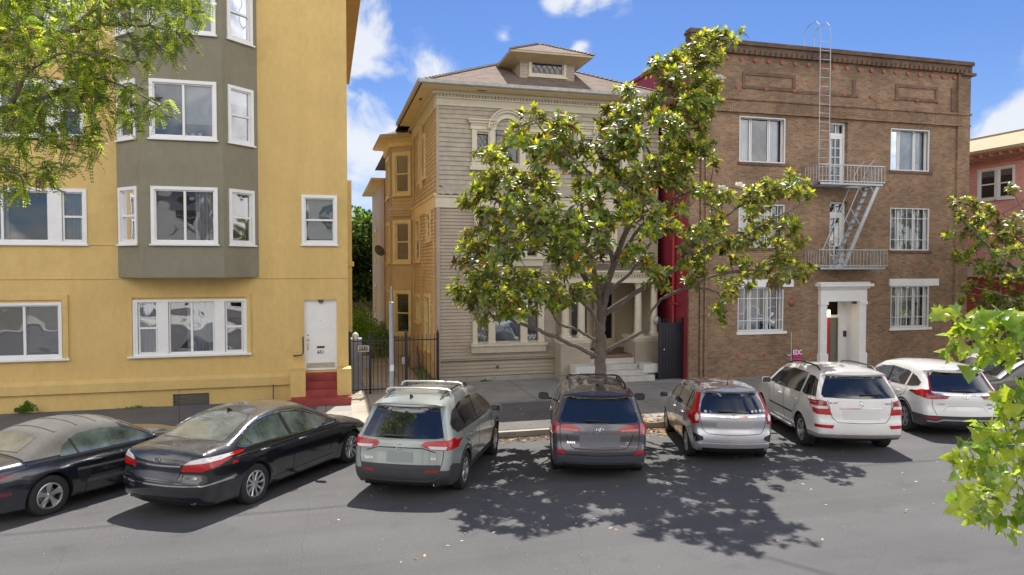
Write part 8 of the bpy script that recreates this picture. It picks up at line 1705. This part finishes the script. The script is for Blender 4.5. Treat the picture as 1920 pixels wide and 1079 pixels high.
B3 = [([(-4.77, 9.5, 2.78), (-4.76, 9.7, 5.24), (-4.72, 9.9, 6.77)], 0.13, 0.11), ([(-4.75, 9.8, 5.56), (-4.4, 10, 6.32), (-3.91, 10.2, 6.8), (-3.23, 10.3, 7.03), (-2.52, 10.2, 7.16), (-1.86, 10.1, 7.08)], 0.06, 0.01), ([(-4.76, 9.8, 5.25), (-4.3, 10, 5.68), (-3.81, 10.2, 6.01), (-3.18, 10.1, 6.23), (-2.66, 10, 6.38), (-2.07, 10.1, 6.1)], 0.055, 0.008), ([(-4.79, 9.8, 5.06), (-4.28, 10.2, 5.39), (-3.9, 10.6, 5.68), (-3.5, 10.7, 5.65), (-3.06, 10.6, 5.51)], 0.04, 0.008), ([(-3.81, 10.2, 6.01), (-3.35, 9.6, 6.35), (-2.89, 9.4, 6.52), (-2.36, 9.3, 6.47)], 0.03, 0.008), ([(-3.23, 10.3, 7.03), (-3.05, 11, 7.56), (-2.27, 11.2, 7.86)], 0.03, 0.008), ([(-4.28, 10.2, 5.39), (-3.71, 9.9, 5.18), (-3.45, 9.8, 4.98)], 0.025, 0.008)]
B4 = [([(4.97, 3.5, 3.5), (4.5, 3.5, 3.57), (4.19, 3.5, 3.56), (3.85, 3.5, 3.53)], 0.006, 0.002), ([(5.02, 3.5, 3.28), (4.7, 3.5, 3.14), (4.32, 3.5, 2.98), (4.21, 3.5, 2.87), (4.09, 3.5, 2.63), (4.01, 3.5, 2.47)], 0.009, 0.002), ([(4.32, 3.5, 2.98), (4.27, 3.4, 2.79), (4.14, 3.4, 2.56)], 0.005, 0.002), ([(4.21, 3.5, 2.87), (4.15, 3.6, 2.85), (4.02, 3.6, 2.78)], 0.004, 0.002), ([(4.7, 3.5, 3.14), (4.6, 3.6, 3.12), (4.37, 3.6, 3.12)], 0.004, 0.002)]
FL = [(8.13, 13.3, 7.94), (8.39, 13.6, 5.65), (9.01, 13.9, 5.77)]
# ------------------------------------------------------------------ leaves
def leaf_mat(name, top, under, trans=.25, rough=.35, coat=0., var=.25):
    m, nt, b = new_mat(name); L = nt.links; N = nt.nodes.new
    ge = N('ShaderNodeNewGeometry'); oi = N('ShaderNodeTexCoord'); nz = N('ShaderNodeTexNoise'); nz.inputs['Scale'].default_value = 5.; nz.inputs['Detail'].default_value = 3; L.new(oi.outputs['Object'], nz.inputs['Vector'])
    rp = N('ShaderNodeMapRange'); L.new(nz.outputs['Fac'], rp.inputs[0]); rp.inputs[1].default_value = .3; rp.inputs[2].default_value = .7; rp.inputs[3].default_value = 1 - var; rp.inputs[4].default_value = 1 + var
    c = mixc(nt, ge.outputs['Backfacing'], top, under)
    cm = N('ShaderNodeVectorMath'); cm.operation = 'SCALE'; L.new(c, cm.inputs[0]); L.new(rp.outputs[0], cm.inputs['Scale'])
    L.new(cm.outputs[0], b.inputs['Base Color']); b.inputs['Roughness'].default_value = rough; b.inputs['Coat Weight'].default_value = coat; b.inputs['Coat Roughness'].default_value = .2
    tr = N('ShaderNodeBsdfTranslucent'); tc = N('ShaderNodeVectorMath'); tc.operation = 'MULTIPLY'; L.new(cm.outputs[0], tc.inputs[0]); tc.inputs[1].default_value = (1.5, 1.6, .6); L.new(tc.outputs[0], tr.inputs['Color'])
    mx = N('ShaderNodeMixShader'); mx.inputs[0].default_value = trans; out = nt.nodes['Material Output']; L.new(b.outputs[0], mx.inputs[1]); L.new(tr.outputs[0], mx.inputs[2]); L.new(mx.outputs[0], out.inputs['Surface']); return m
LM = [leaf_mat('magnolia_leaf_green', (.12, .165, .045), (.20, .20, .08), .34, .36, .15), leaf_mat('magnolia_leaf_mid', (.26, .32, .06), (.30, .31, .09), .45, .38, .12),
      leaf_mat('magnolia_leaf_young', (.50, .52, .035), (.46, .46, .04), .55, .45), leaf_mat('magnolia_leaf_old', (.50, .22, .02), (.30, .15, .05), .4, .5), leaf_mat('magnolia_leaf_rust', (.15, .12, .05), (.15, .085, .04), .15, .4)]
M_bark = mat('grey_bark', (.165, .135, .115), .9, var=.28, vscale=5, fine=.2, bumps=(14, .8, .03))
def add_leaf(V, F, MI, base, d, up, Ln, Wd, mi, droop=.25, fold=.18):
    s = d.cross(up); s = s.normalized() if s.length > 1e-5 else d.orthogonal().normalized(); n = s.cross(d).normalized()
    prof = ((.0, .06, 0), (.28, .78, .02), (.58, 1.0, -.25), (.84, .62, -.65), (1.0, .0, -1.)); b = len(V)
    for t, w, dr in prof:
        c = base + d * (Ln * t) + n * (dr * droop * Ln)
        if w == 0: V.append(tuple(c)); continue
        V.append(tuple(c - s * (Wd * .5 * w) + n * (fold * Wd * w))); V.append(tuple(c)); V.append(tuple(c + s * (Wd * .5 * w) + n * (fold * Wd * w)))
    for k in range(3):
        a = b + k * 3
        F.append((a, a + 1, a + 4, a + 3)); F.append((a + 1, a + 2, a + 5, a + 4)); MI += [mi, mi]
    a = b + 9; F.append((a, a + 1, a + 3)); F.append((a + 1, a + 2, a + 3)); MI += [mi, mi]
def raw(name, V, F, MI, mats, parent, smooth=True):
    me = bpy.data.meshes.new(name); me.from_pydata(V, [], F); me.polygons.foreach_set('material_index', MI)
    if smooth: me.polygons.foreach_set('use_smooth', [True] * len(F))
    me.update(); return put(name, me, parent, mats)
def limbs(parent, B, pts, rnd, twig=.010, name='trunk'):
    mb = MB(); nodes = []
    for pl, r0, r1 in B:
        q = crom([Vector(p) for p in pl], 6); n = len(q)
        j = [p + Vector((rnd.uniform(-1, 1), rnd.uniform(-1, 1), rnd.uniform(-1, 1))) * .02 * (r0 / .05) ** .3 if 0 < i < n - 1 else p for i, p in enumerate(q)]
        rr = [r0 + (r1 - r0) * (i / (n - 1)) ** .8 for i in range(n)]; mb.tube(j, rr, 9)
        for i, p in enumerate(j):
            if rr[i] < .12 or len(B) == 1: nodes.append((p, rr[i]))
    N0 = list(nodes); dirs = []
    P_ = sorted((Vector(p) for p in pts), key=lambda p: min((p - n[0]).length for n in N0))
    allp = {}
    for p in P_:
        best = min(nodes, key=lambda n: (n[0] - p).length + (0 if n[1] > twig * 1.3 else .12) + max(0, n[0].z - p.z) * .4)
        a = best[0]; mid = a.lerp(p, .55) + Vector((0, 0, -.08 * (p - a).length)); t = (p - mid)
        if (p - a).length > .05: mb.tube([a, mid, p], [min(best[1], twig * 1.7), twig * 1.2, twig * .8], 5); nodes.append((mid, twig * 1.2)); nodes.append((p, twig))
        dirs.append((p, t.normalized() if t.length > 1e-3 else Vector((0, 0, 1))))
    mb.build(name, M_bark, parent, smooth=60, normals=False); return dirs
def magnolia(name, label, base, B, C, seed, Lf=.165, flowers=()):
    rnd = random.Random(seed); root = empty(name, base, label, 'tree', 'broad leaved street trees along the kerb')
    dirs = limbs(root, B, C, rnd); V, F, MI = [], [], []
    dirs += [(p + Vector((rnd.uniform(-.2, .2), rnd.uniform(-.2, .2), rnd.uniform(-.16, .16))), d) for p, d in dirs * 2 if rnd.random() < .78]; ctr = sum((Vector(c) for c in C), Vector()) / len(C)
    for p, d in dirs:
        out = (p - ctr); out.z *= .6; ax = (d * .8 + Vector((0, 0, .75)) + out.normalized() * .5).normalized()
        a = ax.orthogonal().normalized(); b = ax.cross(a); rust = rnd.random() < .16; n = rnd.randint(10, 15); young = rnd.random() < .5
        for k in range(n):
            q = 2 * math.pi * (k / n * 2.6) + rnd.uniform(-.3, .3); th = R(rnd.uniform(35, 105)); dd = (ax * math.cos(th) + (a * math.cos(q) + b * math.sin(q)) * math.sin(th)).normalized()
            dd.z -= rnd.uniform(0, .3); dd.normalize()
            Ln = Lf * rnd.uniform(.75, 1.25); mi = 4 if rust and rnd.random() < .7 else (1 if rnd.random() < .6 else 0)
            if rnd.random() < .045: mi = 3
            add_leaf(V, F, MI, p - ax * rnd.uniform(0, .10), dd, ax, Ln, Ln * rnd.uniform(.36, .46), mi, rnd.uniform(.05, .4))
        if young:
            for k in range(rnd.randint(4, 7)):
                q = 2 * math.pi * k / 5 + rnd.uniform(-.3, .3); th = R(rnd.uniform(12, 48)); dd = (ax * math.cos(th) + (a * math.cos(q) + b * math.sin(q)) * math.sin(th)).normalized()
                Ln = Lf * rnd.uniform(.6, .95); add_leaf(V, F, MI, p, dd, ax, Ln, Ln * .38, 3 if rnd.random() < .06 else 2, .1)
    raw('crown', V, F, MI, LM, root)
    for fx, fy, fz in flowers:
        V, F, MI = [], [], []; p = Vector((fx, fy, fz)); ax = Vector((-.1, -.55, .8)).normalized(); a = ax.orthogonal().normalized(); b = ax.cross(a)
        for ring_, (n, th, L_) in enumerate(((6, 68, .15), (5, 40, .13), (4, 14, .09))):
            for k in range(n):
                q = 2 * math.pi * k / n + ring_ * .5; dd = (ax * math.cos(R(th)) + (a * math.cos(q) + b * math.sin(q)) * math.sin(R(th))).normalized(); add_leaf(V, F, MI, p, dd, ax, L_, L_ * .75, 0, -.25, .12)
        raw('flower', V, F, MI, (mat('petal_cream', (.80, .77, .66), .6),), root)
    return root
magnolia('magnolia_tree', 'large spreading magnolia in front of the beige house, bare forked trunk and white flowers', (6.93, 16.9, 0), B1, C1, 3, .178, FL)
magnolia('magnolia_tree', 'magnolia cut off by the right edge in front of the pink building', (17.3, 18, 0), B2, C2, 5, .20)

# ------------------------------------------------------------------ feathery tree at the top left
FM = [leaf_mat('feathery_leaf_green', (.17, .25, .055), (.20, .27, .08), .45, .5), leaf_mat('feathery_leaf_bright', (.50, .55, .07), (.48, .52, .08), .55, .5), leaf_mat('feathery_leaf_dark', (.11, .16, .045), (.15, .20, .07), .4, .5), leaf_mat('seed_pod_brown', (.20, .11, .07), (.2, .12, .08), .2, .7)]
def feather_tree():
    rnd = random.Random(4); root = empty('feathery_tree', (-6.2, 9.8, 0), 'feathery light green tree hanging into the top left corner over the yellow building', 'tree')
    dirs = limbs(root, B3, C3, rnd, .004); dirs += [(p + Vector((rnd.uniform(-.14, .14), rnd.uniform(-.14, .14), rnd.uniform(-.12, .12))), d) for p, d in dirs if rnd.random() < .75]; V, F, MI = [], [], []
    for p, d in dirs:
        for f in range(rnd.randint(4, 6)):
            dd = Vector((rnd.uniform(-1, 1), rnd.uniform(-1, 1), rnd.uniform(-.9, .45))).normalized(); up = Vector((rnd.uniform(-.4, .4), rnd.uniform(-.4, .4), 1)).normalized()
            s = dd.cross(up).normalized(); n = s.cross(dd); L_ = rnd.uniform(.13, .22); m_ = rnd.choices((0, 1, 2, 3), (4, 4, 2.2, .8))[0]; c0 = p + Vector((rnd.uniform(-.05, .05),) * 3)
            K = 8
            for k in range(K):
                t = (k + 1) / K; c = c0 + dd * (L_ * t) - Vector((0, 0, .35 * L_ * t * t)); w = .036 * (1 - .5 * abs(t - .45)) ; 
                for sd_ in (-1, 1):
                    q = (s * sd_ + dd * .45 + n * rnd.uniform(-.25, .25)).normalized(); wd = dd * .016; b = len(V)
                    V += [tuple(c), tuple(c + q * w * .5 + wd), tuple(c + q * w), tuple(c + q * w * .5 - wd)]; F.append((b, b + 1, b + 2, b + 3)); MI.append(m_)
    raw('crown', V, F, MI, FM, root, False)
feather_tree()

# ------------------------------------------------------------------ lobed leaves close to the camera
LB = [leaf_mat('lobed_leaf_yellow', (.40, .46, .05), (.42, .47, .07), .5, .38, .3), leaf_mat('lobed_leaf_green', (.20, .31, .05), (.26, .36, .08), .5, .38, .3), leaf_mat('lobed_leaf_dark', (.12, .20, .035), (.18, .26, .06), .45, .35, .3), leaf_mat('lobed_leaf_orange', (.65, .30, .08), (.6, .3, .1), .4, .5)]
def lobed():
    rnd = random.Random(9); root = empty('lobed_leaf_tree', (4.6, 3.2, 0), 'bright yellow green lobed leaves on thin twigs close to the camera at the right edge', 'tree')
    dirs = limbs(root, B4, C4 + C5, rnd, .0018, 'twigs'); V, F, MI = [], [], []
    out = [(0, 0), (.18, .08), (.50, .05), (.36, .28), (.62, .50), (.34, .52), (.26, .72), (.0, 1.0), (-.26, .72), (-.34, .52), (-.62, .50), (-.36, .28), (-.50, .05), (-.18, .08)]
    for p, d in dirs:
        for f in range(rnd.randint(2, 4)):
            dd = (d * .5 + Vector((rnd.uniform(-1, 1), rnd.uniform(-1, 1), rnd.uniform(-1., .3)))).normalized(); nn = (Vector((rnd.uniform(-.8, .8), rnd.uniform(-1.2, .2), rnd.uniform(.1, 1.)))).normalized(); s = dd.cross(nn).normalized(); nn = s.cross(dd)
            if p.z < 3 and rnd.random() < .5: pass
            sz = rnd.uniform(.055, .125); m_ = rnd.choices((0, 1, 2, 3), (5, 3.6, 1.4, .10))[0]; c0 = p + dd * .02 + Vector((rnd.uniform(-.03, .03), 0, rnd.uniform(-.03, .03))); ph = rnd.uniform(0, 6); sv = len(V); V += [tuple(p - s * .0012), tuple(p + s * .0012), tuple(c0 + s * .001), tuple(c0 - s * .001)]; F.append((sv, sv + 1, sv + 2, sv + 3)); MI.append(1); b = len(V)
            for k, (x, y) in enumerate(out): V.append(tuple(c0 + s * (x * sz) + dd * (y * sz) + nn * (sz * (.30 * abs(x) - .34 * y * y + .09 * math.sin(ph + k * 1.3)))))
            V.append(tuple(c0 + dd * (.42 * sz) - nn * .02 * sz)); c_ = len(V) - 1
            for k in range(len(out)): F.append((b + k, b + (k + 1) % len(out), c_)); MI.append(m_)
    raw('foliage', V, F, MI, LB, root)
lobed()

# ------------------------------------------------------------------ plants in the alley and small weeds
def leafmass(V, F, MI, c, rad, n, sz, rnd, mis=(0,)):
    for _ in range(n):
        v = Vector((rnd.gauss(0, 1), rnd.gauss(0, 1), rnd.gauss(0, 1))); v.normalize(); v *= rnd.random() ** .35; p = Vector((c[0] + v.x * rad[0], c[1] + v.y * rad[1], c[2] + v.z * rad[2]))
        d = (v + Vector((rnd.uniform(-1, 1), rnd.uniform(-1, 1), rnd.uniform(-1, 1)))).normalized(); L_ = sz * rnd.uniform(.6, 1.3); s = d.orthogonal().normalized(); s.rotate(Matrix.Rotation(rnd.uniform(0, 6.28), 3, d)); b = len(V)
        V += [tuple(p), tuple(p + d * L_ * .5 + s * L_ * .28), tuple(p + d * L_), tuple(p + d * L_ * .5 - s * L_ * .28)]; F.append((b, b + 1, b + 2, b + 3)); MI.append(rnd.choice(mis))
GM_ = [leaf_mat('hedge_dark', (.045, .075, .02), (.07, .10, .03), .25), leaf_mat('hedge_olive', (.10, .13, .035), (.12, .15, .05), .3), leaf_mat('shrub_bright', (.20, .38, .03), (.2, .35, .04), .5), leaf_mat('weed_green', (.10, .19, .04), (.12, .2, .05), .4)]
def far_tree(name, label, base, blobs, n, sz, seed, trunk, mis, group=None, cat='tree'):
    rnd = random.Random(seed); root = empty(name, base, label, cat, group); V, F, MI = [], [], []; mb = MB()
    top = Vector(base) + Vector((0, 0, trunk[1])); mb.tube([base, Vector(base).lerp(top, .5) + Vector((.1, 0, 0)), top], [trunk[0], trunk[0] * .8, trunk[0] * .6], 8)
    for (x, y, z, r) in blobs:
        leafmass(V, F, MI, (x, y, z), (r, r, r * .8), int(n * r * r), sz, rnd, mis); mb.tube([top - Vector((0, 0, .3)), (x, y, z)], [trunk[0] * .5, .02], 6)
    mb.build('trunk', M_bark, root, normals=False); raw('crown', V, F, MI, GM_, root, False)
rb = random.Random(2)
far_tree('evergreen_tree', 'big dark evergreen tree filling the gap beyond the alley', (2.2, 47, 0), [(1.2 + rb.uniform(-3.4, 4), 47 + rb.uniform(-2, 2), rb.uniform(1.2, 7.2), rb.uniform(.9, 1.6)) for _ in range(50)], 420, .30, 8, (.3, 4), (0, 0, 1, 1, 2))
far_tree('shrub', 'bright yellow green shrub in the alley beside the yellow building', (1.35, 30, .1), [(1.3 + rb.uniform(-.35, .4), 30 + rb.uniform(-.8, .8), rb.uniform(.6, 2.0), .55) for _ in range(8)], 1500, .10, 6, (.04, .8), (2, 2, 3), cat='shrub')
far_tree('shrub', 'tall rough weeds growing along the wall at the back of the alley', (2.5, 32, .1), [(2.35 + rb.uniform(-.5, .4), 32.5 + rb.uniform(-3, 2), rb.uniform(.3, 1.25), .5) for _ in range(9)], 1300, .11, 7, (.03, .4), (3, 3, 2, 1), cat='shrub')
def weed(name, label, c, rad, n, sz, seed):
    rnd = random.Random(seed); V, F, MI = [], [], []
    for _ in range(n):
        q = rnd.uniform(0, 6.28); r = rnd.random(); tip = Vector((c[0] + rad[0] * math.cos(q) * r, c[1] - abs(rad[1] * math.sin(q)) * r, c[2] + rad[2] * rnd.uniform(.3, 1) * (1.1 - r * .6))); b0 = Vector((c[0] + rad[0] * .3 * math.cos(q), c[1], c[2]))
        d = (tip - b0).normalized(); s = d.orthogonal().normalized(); b = len(V); V += [tuple(tip - d * sz), tuple(tip + s * sz * .35 - d * sz * .4), tuple(tip + d * sz * .3), tuple(tip - s * sz * .35 - d * sz * .4)]; F.append((b, b + 1, b + 2, b + 3)); MI.append(0)
        if _ % 5 == 0: b = len(V); V += [tuple(b0 - s * .002), tuple(b0 + s * .002), tuple(tip)]; F.append((b, b + 1, b + 2)); MI.append(0)
    tag(raw(name, V, F, MI, (GM_[3],), None, False), label, 'plant')
weed('weed', 'leafy weed clump at the foot of the yellow wall behind the convertible', (-7.62, 21.05, .1), (.30, .25, .36), 260, .055, 1)
weed('weed', 'low weeds at the foot of the yellow wall left of the vent', (-5.0, 21.05, .1), (.5, .12, .10), 90, .04, 2)
weed('weed', 'small dark weeds against the beige house foundation', (5.2, 22.95, .1), (.25, .2, .10), 90, .04, 3)
rnd = random.Random(12); V, F, MI = [], [], []
for _ in range(900):
    x, y = rnd.uniform(3.05, 3.6), rnd.uniform(22, 30); h = rnd.uniform(.04, .18); b = len(V); q = rnd.uniform(0, 6.28); V += [(x, y, .12), (x + .02 * math.cos(q), y + .02 * math.sin(q), .12), (x + rnd.uniform(-.05, .05), y + rnd.uniform(-.05, .05), .12 + h)]; F.append((b, b + 1, b + 2)); MI.append(0)
tag(raw('alley_grass', V, F, MI, (GM_[3],), None, False), kind='stuff')

# ------------------------------------------------------------------ leaf litter
def litter():
    rnd = random.Random(21); V, F, MI = [], [], []
    cols = (mat('litter_brown', (.22, .11, .05), .8), mat('litter_tan', (.45, .30, .16), .8), mat('litter_white', (.62, .60, .54), .8), mat('litter_dark', (.07, .045, .03), .8))
    def rz(y): return 0. if y < 11.5 else (-.17 * (y - 11.5) / 4.82 if y < CURB else swz(y) + .006)
    def leaf(x, y, s, m_):
        q = rnd.uniform(0, 6.28); z = rz(y) + .004; b = len(V); a = Vector((math.cos(q), math.sin(q), 0)); c = Vector((-a.y, a.x, 0)); p = Vector((x, y, z)); l = rnd.uniform(.0, .35) * s
        V.extend([tuple(p - a * s), tuple(p - c * s * .4 + Vector((0, 0, l))), tuple(p + a * s + Vector((0, 0, l * .5))), tuple(p + c * s * .4 + Vector((0, 0, l * rnd.random())))]); F.append((b, b + 1, b + 2)); F.append((b, b + 2, b + 3)); MI.extend([m_, m_])
    for _ in range(900): leaf(rnd.uniform(3.6, 9.6), CURB - abs(rnd.gauss(0, .22)), rnd.uniform(.03, .08), rnd.choice((0, 0, 1, 3, 3)))
    for _ in range(420): leaf(rnd.gauss(8.3, .5), CURB - .1 + rnd.gauss(0, .45) , rnd.uniform(.04, .09), rnd.choice((0, 1, 1, 0)))
    for _ in range(260): leaf(rnd.uniform(1, 11), CURB + rnd.uniform(.2, 2.5), rnd.uniform(.02, .05), rnd.choice((0, 1, 2, 3)))
    for _ in range(60): leaf(rnd.uniform(0, 13), rnd.uniform(8.5, 15), rnd.uniform(.03, .06), rnd.choice((0, 1, 1)))
    for _ in range(420): leaf(rnd.uniform(-4, 15), rnd.uniform(8.3, 14), rnd.uniform(.004, .011), 2)
    for _ in range(25): leaf(rnd.uniform(0, 13), rnd.uniform(9, 14), rnd.uniform(.03, .045), 2)
    tag(raw('leaf_litter', V, F, MI, cols, None, False), kind='stuff')
litter()
